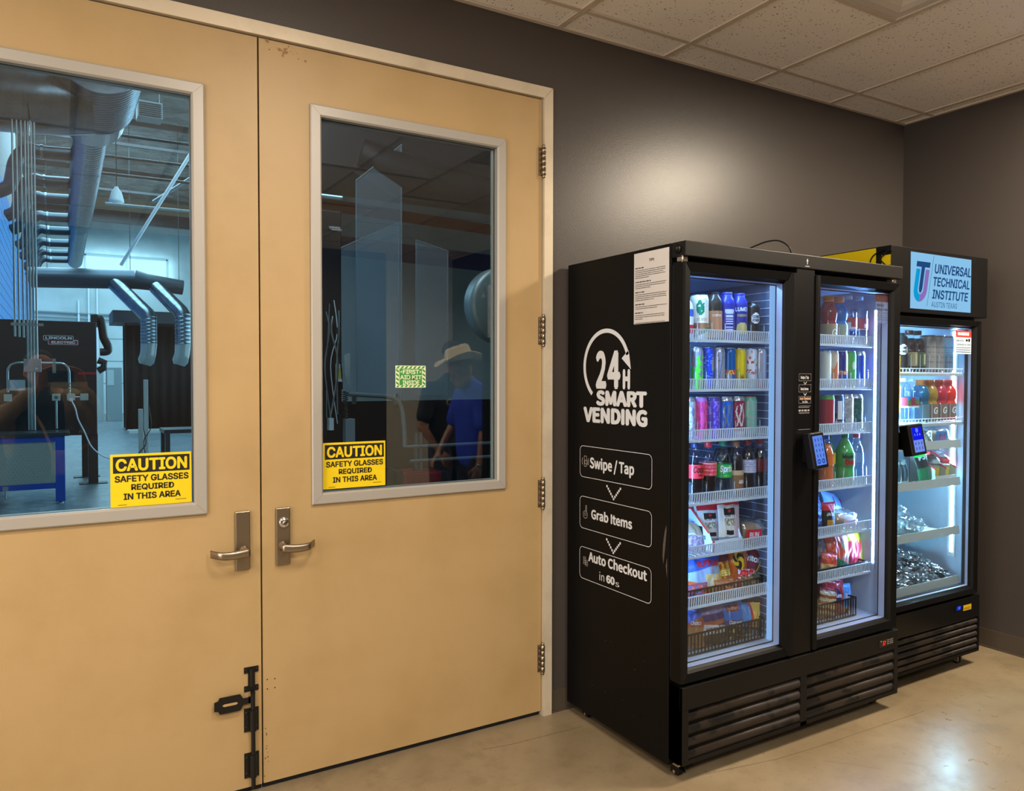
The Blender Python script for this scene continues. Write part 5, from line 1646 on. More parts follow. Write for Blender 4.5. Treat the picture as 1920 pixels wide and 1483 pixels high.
bag('sandwich_pack', 'pale blue sandwich pack with a red-framed emblem behind the wrapped buns', .15, .15, .035, lambda u, v: col('#8c2430') if abs(abs(u - .1) - .28) < .05 and .5 < v < .85 else (col('#e0dcc8') if v < .55 else col('#86aed8')), None, (2.53, -.52, z + .01), (-.5, .25, -.2), (), 4, 'sandwich', wr=.003)
bag('sandwich_pack', 'dark wrapped pack behind the red jerky pouch on the fifth right shelf', .12, .14, .04, lambda u, v: col('#2c3a5c') if N2(u * 2, v * 3, 4) > -.1 else col('#a8b8d0'), None, (2.42, -.50, z + .01), (-.3, 0, .1), (), 5, 'sandwich', wr=.003)
z = SZ[5] + .009
bag('chip_bag', 'grey bag at the left of the right compartment chip basket', .10, .165, .05, lambda u, v: col('#6a6a78') if N2(u * 3, v * 3, 2) > -.1 else col('#9a9aa8'), GC, (2.352, -.57, z), (-.15, .1, -.5), (), 21)
bag('chip_bag', 'orange and green chip bag in the right compartment basket', .145, .18, .06, lambda u, v: col('#1f7a4a') if v < .3 - .1 * u else (col('#c9d0c8', .22, .4) if u > .1 and N2(u * 3, v * 2, 3) > -.1 else col('#d0522c')), GC, (2.418, -.60, z), (-.16, .1, -.15), (), 22)
bag('chip_bag', 'yellow and red puffed bag at the right of the right compartment basket', .155, .185, .06, lambda u, v: col('#d8cc28') if v > .66 + .1 * N2(u * 2, v * 2, 1) or u > .72 else (col('#c02c34') if N2(u * 2, v * 2, 8) > -.3 else col('#e88a5c')), GC, (2.532, -.59, z), (-.16, .06, -.15), (), 23)
bag('chip_bag', 'small red and tan bag low at the left of the right compartment basket', .09, .10, .04, lambda u, v: col('#c8482c') if v > .5 else col('#d8b070'), GC, (2.318, -.625, z), (-.1, .2, -.2), (), 24)
z = .428
bag('snack_bag', 'red chip bag with a dark blue emblem in the right floor basket', .13, .16, .06, lambda u, v: col('#1c2a6c') if u * u * 1.5 + ((v - .5) * 2.6) ** 2 < .3 else (col('#b0283c') if N2(u * 2, v * 2, 2) > -.35 else col('#d05a5a')), GK, (2.395, -.60, z), (-.2, .12, -.2), [('Sun', -.4, .45, .46, .58, WHITEPL, .05, .2)], 31)
bag('snack_bag', 'pale blue bag with white lettering in the right floor basket', .10, .125, .05, lambda u, v: col('#5c9cd8') if v > .2 else col('#c09a80'), GK, (2.482 - .01, -.60, z), (-.12, .05, -.1), [('ICE', -.2, .4, .45, .68, WHITEPL, .06, 0)], 32)
bag('snack_bag', 'cream striped bag at the left of the right floor basket', .09, .125, .04, lambda u, v: col('#d8c890') if int(v * 9) % 2 else col('#9c4a34'), GK, (2.328, -.615, z), (-.15, .2, -.3), (), 33)
bag('snack_bag', 'dark red bag at the back of the right floor basket', .13, .17, .05, lambda u, v: col('#6c2430'), GK, (2.36, -.53, z), (-.1, .1, 0), (), 34)

# ================= single-door machine
Y2 = -.525
z = SZ2[0]
G21 = 'drinks on the top shelf of the corner machine'
bottle('drink_bottle', 'black shake bottle with white emblem, leftmost on the top shelf of the corner machine', 2.985, z, [(.03, 0), (.038, .004), (.04, .012), (.04, .16), (.036, .175), (.024, .184), (.024, .188)], None, (.024, .185, .194, DARKB), (.01, .162, .0405, DARKB), G21, texts=[('CORE', -.02, .02, .112, .126, DARKB, .05, 0), ('POWER', -.02, .02, .094, .108, DARKB, .05, 0)], lfn=f_core, pet=DARKB, y=Y2, rot=-.5)
TEA = mat('dark_tea', '#2c1414', .15)
tp = [(.028, 0), (.036, .004), (.038, .012), (.038, .105), (.034, .115), (.037, .128), (.036, .145), (.026, .17), (.018, .185), (.018, .2)]
for (x, lb, c2) in ((3.065, 'dark tea bottle with a tan label beside the black shake bottle', '#8a8468'), (3.135, 'dark tea bottle with a green label on the top shelf of the corner machine', '#44583c')):
    bottle('drink_bottle', lb, x, z, tp, TEA, (.02, .188, .21, col('#4a2a20')), (.012, .10, .0386, col(c2)), G21, .9, y=Y2, rot=-.4, lfn=lambda a, t, c2=c2: col('#b8b090') if abs(a - .6) < .06 and .3 < t < .9 else (SBLK if t < .2 else col(c2)))
for (x, lb) in ((3.226, 'grey canned drink, left of three on the top shelf of the corner machine'), (3.305, 'grey canned drink, middle of three on the top shelf of the corner machine'), (3.386, 'pale blue-grey canned drink at the right of the top shelf of the corner machine')):
    c0 = col('#a09a94' if x < 3.35 else '#8fa8bc', .35, .3)
    can('drink_can', lb, x, z, .0385, .19, lambda a, t, c0=c0: col('#7c7a7a', .35, .3) if (int(t * 30) % 4 == 0 and .2 < t < .7 and N2(a * 14, t * 2, 2) > -.1) else (col('#4a6a60', .3) if t > .95 else c0), G21, y=Y2, rot=-.4, neck=.93)
dividers2(0, [3.022, 3.10, 3.178, 3.264, 3.345, 3.428])
z = SZ2[1]
G22 = 'bottles on the second shelf of the corner machine'
for (x, lb) in ((3.02, 'water bottle behind the yellow sticker on the corner machine'), (3.088, 'water bottle with a blue and red label beside the blue sports drink')):
    bottle('water_bottle', lb, x, z, water_prof(.037, .218), WLQ, (.0155, .205, .222, col('#c9d8dc', .4)), (.075, .128, .0376, col('#8c2c3c', .35)), G22, .8, lfn=lambda a, t: col('#d8e0e0') if t < .15 else (col('#2c7cc0') if t > .75 and a > .48 else (col('#5c7a4c') if a > .48 and t > .3 else col('#8c3848', .35))), y=Y2, rot=-.3)
for (x, lq, lb) in ((3.168, '#0d6480', 'teal sports drink bottle with an orange cap in the corner machine'), (3.246, '#b08a3a', 'yellow sports drink bottle with an orange cap in the corner machine'), (3.328, '#c82840', 'crimson sports drink bottle in the corner machine'), (3.412, '#f03020', 'bright red sports drink bottle at the right end in the corner machine')):
    cp_ = ORC if x < 3.3 else col('#d8552c' if x < 3.4 else '#e83a20', .4)
    bottle('sports_drink_bottle', lb, x, z, gat_prof(.0415, .208), mat('drink' + lq, lq, .15), (.023, .187, .214, cp_), (.022 if x > 3.3 else .012, .09, .0422, col('#7c6a5c' if x > 3.2 else '#5c7c84', .3)), G22, .95, [('G', -.008, .02, .04, .075, WHITEPL, .02, .15)] if x > 3.2 else (), y=Y2, rot=-.3, lfn=None)
dividers2(1, [3.054, 3.127, 3.207, 3.287, 3.37, 3.448])
z = SZ2[2]
G23 = 'wrapped breads in the corner machine'
clear_pack('wrapped_bread', 'long clear-wrapped sub roll on the third shelf of the corner machine', 'sandwich', .34, .16, .085, (3.17, -.45, z + .002), .05, BUNM, 11, G23)
clear_pack('wrapped_bread', 'clear-wrapped roll with a blue and red label at the right of the third shelf', 'sandwich', .17, .15, .095, (3.36, -.46, z + .002), -.2, BUNM, 14, G23, (.075, .06, col('#4a86c8', .4), 'SUB', REDC))
clear_pack('wrapped_bread', 'wrapped bread behind the payment reader of the corner machine', 'sandwich', .18, .15, .07, (2.93, -.45, z + .002), .1, BUNM, 17, G23)
z = SZ2[3]
G24 = 'snack packs on the fourth shelf of the corner machine'
for k, (x, lb) in enumerate(((2.99, 'clear pouch with dark filling, leftmost on the fourth shelf of the corner machine'), (3.05, 'clear pouch with dark filling, second on the fourth shelf of the corner machine'), (3.11, 'clear pouch with dark filling next to the black and green pack'))):
    bag('snack_pouch', lb, .07, .125, .04, lambda u, v: col('#3a4a54', .25) if abs(u) < .6 and .12 < v < .8 else col('#a8bcc0', .2), G24, (x, -.48, z + .01), (-.2, 0, -.2), (), 40 + k, 'pouch', wr=.004)
bag('snack_pack', 'black and green protein snack pack leaning on the fourth shelf of the corner machine', .085, .19, .03, lambda u, v: col('#1d6a48') if v < .5 else col('#23262a'), G24, (3.225, -.53, z + .002), (-.1, -.2, -.2), [('P3', -.6, .55, .70, .88, WHITEPL, .05, .05)], 44, 'snack pack', wr=.002)
o = empty('display_box', 'white and red display box with snack tubs on the fourth shelf of the corner machine', 'display box', (3.35, -.5, z))
m = MB()
CART = col('#c4cccc', .5)
m.box(3.255, 3.445, -.56, -.557, z + .002, z + .05, CART).box(3.255, 3.445, -.42, -.417, z + .002, z + .16, col('#c03038', .45)).box(3.255, 3.445, -.557, -.42, z + .002, z + .005, CART)
for x in (3.255, 3.352, 3.443):
    m.prism([(-.557, z + .002), (-.557, z + .085), (-.42, z + .16), (-.42, z + .002)], 'x', x, x + .002, CART)
    m.prism([(-.5575, z + .083), (-.5575, z + .09), (-.42, z + .165), (-.42, z + .158)], 'x', x - .0005, x + .0025, REDB)
m.build('carton', o)
def tub(x, lb, lidc):
    t = MB().lathe([(.028, 0), (.032, .003), (.04, .10), (.041, .11), (.036, .128), (.012, .15), (0, .152)], glass('tub_plastic', (.85, .9, .92), .12, .05, haze=.1), 26).build('snack_tub')
    tag(t, lb, 'tub', G24)
    MB().lathe([(0, .004), (.031, .004), (.0385, .095), (0, .1)], col('#8a8468', .5), 20).build('filling', t)
    MB().lathe([(.0335, .02), (.0395, .085)], None, 30, fn=lambda a, t_: SBLK if (t_ < .3 and a > .45) else col('#c8b83c')).build('label', t)
    MB().lathe([(.0415, .106), (.042, .112), (.037, .130), (.0365, .129)], lidc, 26).build('lid_rim', t)
    return place_at(t, x, -.505, z + .006, -.3)
tub(3.305, 'clear domed snack tub with a yellow label in the left bay of the display box', col('#8f9a9c', .3))
tub(3.398, 'clear domed snack tub with a red rim in the right bay of the display box', col('#d03038', .35))
z = SZ2[4]
def crumple(name, label, cat, w, d, h, mlist, loc, rot, seed, group, amp=.35, k=4.0, seg=44, rings=30):
    vs, fs, ms = [], [], []
    for j in range(rings + 1):
        th = PI * j / rings
        for i in range(seg):
            ph = 2 * PI * i / seg
            n = Vector((math.sin(th) * math.cos(ph), math.sin(th) * math.sin(ph), math.cos(th)))
            q = 1 + amp * (noise.noise(n * k + Vector((seed * 7.1, seed * 3.3, seed))) + .6 * abs(noise.noise(n * k * 2.3 + Vector((seed, 0, 3)))))
            vs.append((n.x * q * w / 2, n.y * q * d / 2, n.z * q * h / 2 + h / 2))
    for j in range(rings):
        for i in range(seg):
            fs.append((j * seg + i, j * seg + (i + 1) % seg, (j + 1) * seg + (i + 1) % seg, (j + 1) * seg + i))
            u = noise.noise(Vector((i * 5.0 / seg, j * 5.0 / rings, seed * 4.0)))
            ms.append(mlist[1] if len(mlist) > 1 and u > .22 else mlist[0])
    o = MB().add(vs, fs, ms, False).build(name)
    tag(o, label, cat, group)
    place_at(o, *loc, 0)
    o.rotation_euler = rot
    return o
G25 = 'clear plastic packs on the fifth shelf of the corner machine'
for k, (x, y, zz, w, h, lb) in enumerate(((2.95, -.46, 0, .2, .17, 'crumpled clear plastic pack at the left of the fifth shelf of the corner machine'), (3.06, -.45, 0, .2, .15, 'crumpled clear plastic pack in the middle of the pile on the fifth shelf'), (3.16, -.47, 0, .18, .09, 'flat clear plastic pack at the right end of the pile on the fifth shelf'))):
    o = crumple('plastic_pack', lb, 'food pack', w, .15, h, [FILM, FILM], (x, y, z + .002), (.05, .12 * (k - 1), .4 * k), 3 + k, G25, .4, 6)
    lumpy(w * .7, .1, h * .6, mat('grey_green_filling', '#7c8c8a', .4, mix=('#a8b4b0', 20, .4, .6)), 5 + k, .25, 4).build('filling', o)
z = SZ2[5]
G26 = 'foil-wrapped packs piled on the bottom shelf of the corner machine'
PRN = mat('foil_black_print', '#23282c', .3, .5)
rs6 = random.Random(12)
proto = []
for k in range(5):
    proto.append(crumple('foil_pack', 'crumpled silver foil pack in the pile on the bottom shelf of the corner machine', 'food pack', .115, .09, .06, [FOIL, PRN], (0, 0, 0), (0, 0, 0), 20 + k, G26, .55, 4.6, 40, 26))
spots = []
for lay, n, y0 in ((0, 6, -.5), (0, 6, -.40), (1, 6, -.47), (1, 5, -.38), (2, 4, -.44), (2, 3, -.37)):
    for i in range(n):
        spots.append((2.90 + (i + .5) * (.50 - .05 * lay) / n + rs6.uniform(-.015, .015), y0 + rs6.uniform(-.015, .015), z + .002 + lay * .044 + rs6.uniform(0, .008)))
for i, p in enumerate(spots):
    o = proto[i] if i < len(proto) else copy_tree(proto[i % len(proto)])
    o.location = p
    o.rotation_euler = (rs6.uniform(-.5, .5), rs6.uniform(-.5, .5), rs6.uniform(0, 6.28))
# ================================================================== WORKSHOP BEHIND THE DOORS
GALV = mat('galvanised_steel', '#6f7a82', 0.26, 0.95, bump=(14, .12, 3, .004), mix=('#566068', 9, .4, .65))
DUCTB = mat('dark_duct', '#39424a', 0.35, 0.8)
WWHT = mat('workshop_white', '#c9d2d2', 0.7, mix=('#b4bebe', .8, .4, .65))
WDRK = mat('workshop_dark_wall', '#3c4248', .7)
WBLK = mat('workshop_black', '#11131a', 0.45, bump=(6, .2, 3, .004))
WGRY = mat('workshop_grey', '#7d8b8e', 0.5)
FLOOR2 = concrete('workshop_concrete', '#5f6c74', '#717d84', '#4c575e', 0.25, 0.5, False)
struct(MB().box(-1.55, 9.0, 0.2, 32.2, -0.1, 0, FLOOR2), 'floor.001', 'grey concrete floor of the workshop behind the doors')
struct(MB().box(-1.65, -1.55, 0.2, 32.2, 0, 2.4, WWHT).box(-1.65, -1.55, .2, 12, 2.4, 8.3, WDRK).box(-1.65, -1.55, 12, 32.2, 5.25, 8.3, WDRK), 'wall_left.001', 'workshop side wall')
struct(MB().box(9.0, 9.1, 0.2, 32.2, 0, 8.3, WWHT), 'wall_right.001', 'workshop far side wall')
m = MB()
m.box(-2, 9, 32, 32.2, 0, 5.42, WWHT).box(-2, 9, 32, 32.2, 6.35, 8.3, WWHT).box(-2, .22, 32, 32.2, 5.42, 6.35, WWHT).box(3.25, 9, 32, 32.2, 5.42, 6.35, WWHT)
for z in (1.2, 2.1, 3.0):
    m.box(-1.55, 9, 31.99, 32.0, z, z + .03, WGRY)
struct(m, 'wall_back.001', 'white far wall of the workshop')
struct(MB().box(-2, 9, .0, 0.2, 3.3, 8.3, WWHT).box(3.92, 9, .0, .2, 0, 3.3, WWHT), 'wall_front.001', 'workshop side of the door wall')
ROOF = mat('roof_insulation', '#7e7f78', 0.35, 0.3, bump=(1.6, .9, 5, .3), mix=('#4c4d48', 1.2, .4, .6))
m = MB().box(-2, 9, 0, 32.2, 8.2, 8.35, ROOF)
struct(m, 'ceiling.001', 'insulated roof of the workshop')
BEAM = mat('brown_beam', '#8a7660', 0.6)
m = MB().box(-1.55, 9, 29.6, 30.0, 7.75, 8.2, BEAM).box(-1.55, 9, 29.7, 29.9, 7.3, 7.75, mat('dark_joist', '#2a2c30', .6))
struct(m, 'trim_4', 'brown roof beam over the far end of the workshop')
m = MB()
for y in (19, 24.5):
    m.box(-1.55, 9, y - .04, y + .04, 7.9, 8.05, mat('dark_joist', '#2a2c30')).box(-1.55, 9, y - .03, y + .03, 7.35, 7.42, mat('dark_joist', '#2a2c30'))
struct(m, 'trim_5', 'dark steel roof trusses of the workshop')
# windows
SKY = emis('daylight_sky', '#b8ecff', 1.7)
m = MB().quad([(.22, 32.15, 5.42), (3.25, 32.15, 5.42), (3.25, 32.15, 6.35), (.22, 32.15, 6.35)], SKY)
w1 = struct(m, 'window_1', 'high daylight window in the far workshop wall')
m = MB()
for x in (.22, 1.7, 3.2):
    m.box(x, x + .06, 31.96, 32.05, 5.42, 6.35, WGRY)
m.box(.22, 3.25, 31.96, 32.05, 5.40, 5.46, WGRY).box(.22, 3.25, 31.96, 32.05, 6.3, 6.37, WGRY).build('window_frame', w1)
BLOCK = emis('blue_daylight_block', '#56a4f2', 1.05)
m = MB().quad([(-1.551, 12, 2.4), (-1.551, 32, 2.4), (-1.551, 32, 5.25), (-1.551, 12, 5.25)], BLOCK)
w2 = struct(m, 'window_2', 'blue daylight glass block window along the workshop side wall')
m = MB()
DJ = mat('dark_joint', '#2a4a78', .6)
for k in range(15):
    z = 2.4 + k * .2
    m.box(-1.57, -1.549, 12, 32, z - .008, z + .008, DJ)
for k in range(51):
    y = 12 + k * .4
    m.box(-1.57, -1.549, y - .012, y + .012, 2.4, 5.25, DJ)
m.build('window_frame', w2)

# main spiral duct with its branches
AX, AZ = -0.17, 5.44
def pipe(mb, a, b, r, m_, seg=28, ribs=0, rib_m=None, rr=1.02):
    a, b = Vector(a), Vector(b)
    if not ribs:
        return mb.tube([a, b], r, m_, seg)
    pts, rs = [], []
    n = ribs
    for k in range(n):
        for (t, q) in ((0.0, 1), (.82, 1), (.86, rr), (.96, rr)):
            pts.append(a + (b - a) * ((k + t) / n)); rs.append(r * q)
    pts.append(b); rs.append(r)
    return mb.tube(pts, rs, m_, seg)
du = empty('spiral_duct', 'large galvanised spiral exhaust duct running under the workshop roof with branches to the left', 'duct', (AX, 15, AZ))
pipe(MB(), (AX, 7.7, AZ), (AX, 9.5, AZ), .52, GALV, 40, 18).build('large_section', du)
MB().tube([(AX, 9.5, AZ), (AX, 9.52, AZ), (AX, 10.5, AZ), (AX, 10.52, AZ)], [.47, .445, .445, .26], GALV, 36).build('reducer', du)
pipe(MB(), (AX, 10.5, AZ), (AX, 20, AZ), .26, GALV, 28, 60).build('trunk', du)
pipe(MB(), (AX, 20, AZ), (AX, 27.5, AZ), .22, GALV, 24, 40).build('trunk_end', du)
m = MB()
m.tube([(-1.545, 8.6, 5.0), (-.95, 8.6, 5.03)], .47, GALV, 36).tube([(-.97, 8.6, 5.03), (-.93, 8.6, 5.03)], .485, GALV, 36).tube([(-.95, 8.6, 5.03), (AX - .42, 8.6, 5.07), (AX - .1, 8.6, 5.12)], [.47, .47, .45], GALV, 36)
m.build('side_inlet', du)
for k, y in enumerate((12.9, 15.2, 16.9, 19.2, 21.2, 23.4, 25.5, 27.2)):
    r = .115 if k < 6 else .10
    P_ = [(AX - .1, y, AZ), (AX - .7, y, AZ - .03), (AX - .86, y, AZ - .01), (AX - 1.0, y, AZ - .1), (AX - 1.09, y, AZ - .28), (AX - 1.13, y, AZ - .5), (AX - 1.18, y, AZ - .68), (AX - 1.36, y, AZ - .8)]
    MB().tube(smooth_path(P_, 4), r, DUCTB, 16).tube([(AX - .68, y, AZ - .03), (AX - .72, y, AZ - .03)], r * 1.12, GALV, 16).build('branch_pipe', du)

# cross header duct with two extraction arms
HANG = [(-.9, 20, 4.2), (1.0, 20, 4.3), (2.2, 20, 4.1)]
hd_ = empty('extraction_duct', 'horizontal exhaust duct across the workshop with two drop arms', 'duct', (.6, 20, 4.05))
pipe(MB(), (-1.3, 20, 4.0), (1.1, 20, 4.1), .26, DUCTB, 24).build('header_pipe', hd_)
MB().tube([(1.1, 20, 4.1), (1.4, 20, 4.05), (2.3, 20, 3.95)], [.26, .22, .2], DUCTB, 24).build('header_pipe', hd_)
for (xa, za, xb, zb) in ((.62, 3.95, 1.35, 3.05), (1.62, 3.9, 2.16, 3.15)):
    a = MB().tube([(xa, 19.9, za), (xb - .05, 19, zb + .05), (xb, 19, zb - .05)], [.19, .2, .2], GALV, 20).build('arm', hd_)
    pipe(MB(), (xb, 19, zb), (xb, 19, 2.35), .2, GALV, 20, 8).build('drop_pipe', a)
    MB().tube([(xb, 19, 2.36), (xb - .02, 19, 2.1), (xb - .07, 19, 1.9), (xb - .1, 19, 1.8)], [.2, .19, .2, .14], glass('dusty_hose', (.6, .62, .62), .05, .2, haze=.25, hazecol=(.5, .55, .55)), 18).build('clear_hose', a)

m = MB()
for h_ in HANG:
    m.tube([h_, (h_[0], h_[1], 8.22)], .008, WBLK, 6)
m.build('hanger', hd_)
m = MB()
for y in (8.2, 12, 16, 20, 24):
    m.tube([(AX, y, AZ + .2), (AX, y, 8.22)], .008, WBLK, 6)
m.build('hanger', du)

# roof services
def simple(name, label, cat, mb, loc, group=None):
    return tag(mb.build(name, None, loc), label, cat, group)
m = MB().box(.40, .74, 9.8, 10.1, 5.36, 5.60, WGRY)
h = simple('unit_heater', 'grey box heater hanging under the workshop roof', 'heater', m, (.57, 10, 5.36))
m = MB()
for k in range(7):
    m.box(.42, .72, 9.79, 9.80, 5.38 + k * .03, 5.392 + k * .03, WBLK)
m.build('louvre_grille', h)
m = MB()
for x in (.43, .71):
    m.tube([(x, 9.95, 5.6), (x + .02, 9.95, 8.2)], .008, WGRY, 6)
m.build('hanger', h)
m = MB().lathe([(.03, 5.2), (.05, 5.15), (.09, 5.1), (.13, 4.95), (.135, 4.9), (0, 4.9)], mat('lamp_white', '#dfe6e8', .4), 20, (.35, 14, 0))
l = simple('high_bay_lamp', 'white high bay lamp hanging on a rod in the workshop', 'lamp', m, (.35, 14, 4.9))
MB().tube([(.35, 14, 5.2), (.35, 14, 8.2)], .01, WBLK, 6).build('hanger', l)
for k, (a, b, r, lb) in enumerate((((1.5, 11.5, 5.62), (.33, 12.6, 3.5), .03, 'white diagonal pipe hanging under the workshop roof'), ((1.2, 16, 5.4), (2.6, 12, 6.0), .035, 'grey pipe sloping to the right under the workshop roof'))):
    simple('roof_pipe', lb, 'pipe', MB().tube([a, b], r, WHITEPL if k == 0 else WGRY, 8), a, 'pipes under the workshop roof')
for k, (z, y, x0) in enumerate(((6.2, 14, 0.05), (5.82, 14.2, .1), (5.45, 14.1, .0), (5.05, 15, .2))):
    simple('sprinkler_pipe', ['highest', 'second highest', 'third highest', 'lowest'][k] + ' of the thin pipes crossing right of the spiral duct', 'pipe', MB().tube([(x0, y, z), (5, y, z + .05)], .028, WBLK if k < 3 else WGRY, 8), (2, y, z), 'pipes under the workshop roof')

# conduits in front of the black fume cabinet
co = empty('conduit_rack', 'bundle of vertical steel conduits with junction box and outlets behind the blue bench', 'electrical conduit', (-.9, 8.3, 0.83))
COND = mat('conduit_steel', '#aeb8bc', 0.3, 0.85)
YC = 8.3
for x, zb in ((-1.098, 1.99), (-1.053, 1.985), (-1.008, 1.98), (-.966, 1.72), (-.935, 1.72), (-.903, 1.72), (-.871, 1.72)):
    MB().tube([(x, YC, zb), (x, YC, 4.62)], .011, COND, 8).build('conduit', co)
for x in (-.964, -.937, -.907):
    MB().tube([(x, YC, .84), (x, YC, 1.56)], .011, COND, 8).build('conduit', co)
MB().box(-1.012, -.828, YC - .06, YC + .04, 1.555, 1.716, mat('box_grey', '#8e9aa0', .4, .4), .004).build('junction_box', co)
MB().box(-1.14, -.80, YC + .012, YC + .035, 2.125, 2.16, COND).build('strut', co)
MB().tube(smooth_path([(-.83, YC, 1.668), (-.70, YC, 1.668), (-.60, YC, 1.662), (-.555, YC, 1.63), (-.535, YC, 1.575), (-.532, YC, 1.5), (-.532, YC, 1.27)], 4), .013, COND, 8).build('conduit', co)
MB().tube(smooth_path([(-1.01, YC, 1.668), (-1.08, YC, 1.668), (-1.14, YC, 1.645), (-1.17, YC, 1.6), (-1.178, YC, 1.55), (-1.18, YC, 1.31)], 4), .013, COND, 8).build('conduit', co)
MB().tube([(-.675, YC, .85), (-.675, YC, 1.21)], .011, COND, 8).build('conduit', co)
MB().box(-.712, -.674, YC - .01, YC + .03, 1.545, 1.725, COND).build('strut', co)
for x in (-.675, -.515, -.37):
    o = MB().box(x - .045, x + .045, YC - .045, YC + .02, 1.20, 1.285, mat('outlet_grey', '#b4bdba', .4), .004).build('outlet_box', co)
    if x < -.6: MB().lathe([(.02, YC - .0455), (.018, YC - .05), (0, YC - .05)], mat('c_outlet', '#6a6258', .5), 14, (x, 0, 1.243), 'y').build('socket', o)
    elif x < -.45:
        MB().box(x - .02, x + .02, YC - .075, YC - .045, 1.19, 1.225, WHITEPL, .004).build('plug', o)
MB().tube([(-.47, YC - .02, 1.243), (-.415, YC - .02, 1.243)], .01, COND, 8).build('conduit', co)
MB().box(-1.22, -1.14, YC - .05, YC + .02, 1.20, 1.285, mat('outlet_grey', '#b4bdba')).build('outlet_box', co)
MB().tube(smooth_path([(-.505, YC - .08, 1.19), (-.47, YC - .1, 1.10), (-.44, YC - .1, .96), (-.38, YC - .1, .82), (-.30, YC - .12, .62), (-.18, YC - .2, .5), (-.05, YC - .3, .44), (.05, YC - .3, .30)], 5), .008, WHITEPL, 6).build('power_cord', co)
MB().box(-1.165, -1.0, YC + .01, YC + .02, 1.33, 1.46, mat('sheet_blue', '#a9bfcb', .5)).build('notice_sheet', co)

# black fume cabinet with red and white badge
fm = empty('fume_extractor', 'tall black welding fume cabinet with a LINCOLN ELECTRIC badge and red stripe', 'fume extractor', (-.9, 9.8, 0))
MB().box(-1.5, -.19, 9.3, 10.4, .69, 2.26, WBLK, .01).build('cabinet', fm)
for (x, y) in ((-.27, 9.34), (-.33, 10.2), (-1.42, 9.34), (-1.42, 10.2)):
    MB().box(x - .035, x + .085, y, y + .12, .0, .70, mat('dark_leg', '#231f1f', .5)).box(x - .15, x + .2, y - .05, y + .17, 0, .012, mat('dark_leg', '#231f1f')).build('leg', fm)
MB().tube(smooth_path([(-.21, 9.5, 2.33), (-.14, 9.5, 2.32), (-.11, 9.5, 2.2), (-.09, 9.5, 2.05), (-.04, 9.5, 1.93), (-.05, 9.5, 1.86), (-.14, 9.5, 1.85)], 4), .055, WBLK, 12).box(-.25, -.17, 9.4, 9.6, 2.2, 2.37, WBLK).tube([(-.17, 9.45, 1.73), (-.09, 9.45, 1.70), (-.1, 9.45, 1.62), (-.17, 9.45, 1.58)], .05, WBLK, 10).build('hood_arm', fm)
RED2 = mat('badge_red', '#a3202c', .45)
MB().box(-.42, -.195, 9.293, 9.3, 1.527, 1.566, RED2).build('red_stripe', fm)
def badge(parent, x0, z0, s, y, flip=False):
    pl = wall_uv(y - .004)
    p1, p2 = wall_uv(y - .003), wall_uv(y - .0045)
    m = MB()
    def rr(u0, u1, v0, v1, c, pl_, r):
        P_ = []
        for (cx, cz, a) in ((u1 - r, v1 - r, 0), (u0 + r, v1 - r, 90), (u0 + r, v0 + r, 180), (u1 - r, v0 + r, 270)):
            P_ += arc(cx, cz, r, a, a + 90, 4)
        m.quad([pl_(*p) for p in P_], c)
    rr(x0, x0 + .355 * s, z0 + .057 * s, z0 + .125 * s, WHITEPL, p1, .015 * s)
    rr(x0 + .055 * s, x0 + .41 * s, z0, z0 + .068 * s, WHITEPL, p1, .015 * s)
    rr(x0 + .006 * s, x0 + .349 * s, z0 + .063 * s, z0 + .119 * s, SBLK, pl, .012 * s)
    rr(x0 + .061 * s, x0 + .404 * s, z0 + .006 * s, z0 + .058 * s, RED2, wall_uv(y - .0042), .012 * s)
    m.text('LINCOLN', x0 + .025 * s, x0 + .335 * s, z0 + .072 * s, z0 + .110 * s, p2, WHITEPL, .05)
    m.text('ELECTRIC', x0 + .095 * s, x0 + .375 * s, z0 + .015 * s, z0 + .05 * s, wall_uv(y - .005), WHITEPL, .05)
    return m.build('badge', parent)
badge(fm, -.822, 1.935, 1.0, 9.299)

# blue bench
bn = empty('work_bench', 'blue steel work bench with a diamond plate front panel', 'bench', (-1.3, 7.9, 0))
BLUEP = mat('bench_blue', '#0d4fc0', 0.4)
MB().box(-1.5, -.54, 7.6, 8.10, .80, .845, mat('bench_top', '#3c444a', .35, .5), .003).build('bench_top', bn)
for (x, y) in ((-.69, 7.62), (-.69, 7.98), (-1.5, 7.62), (-1.5, 7.98)):
    MB().box(x, x + .10, y, y + .10, .03, .80, BLUEP, .004).lathe([(.03, 0), (.03, .008), (.012, .012), (.012, .04)], COND, 14, (x + .05, y + .05, 0)).build('leg', bn)
MB().box(-1.5, -.69, 7.63, 7.70, .735, .80, BLUEP).box(-1.5, -.69, 7.63, 7.70, .185, .25, BLUEP).build('frame', bn)
DP = mat('diamond_plate', '#aebab6', .38, .35)
m = MB().box(-1.5, -.692, 7.645, 7.655, .25, .735, DP)
for j in range(15):
    for i in range(30):
        x = -1.83 + i * .038 + (.019 if j % 2 else 0)
        z = .268 + j * .032
        if x > -.71: continue
        a = PI / 4 if (i + j) % 2 else -PI / 4
        c_, s_ = math.cos(a) * .013, math.sin(a) * .013
        m.add([(x - c_, 7.645, z - s_), (x + s_ * .25, 7.642, z - c_ * .25), (x + c_, 7.645, z + s_), (x - s_ * .25, 7.642, z + c_ * .25)], [(0, 1, 2, 3)], DP)
m.build('diamond_panel', bn)
MB().box(-1.21, -1.155, 7.62, 7.63, .185, .24, COND).tube([(-1.183, 7.62, .19), (-1.185, 7.62, .12), (-1.18, 7.62, .10)], .009, COND, 6).build('latch', bn)

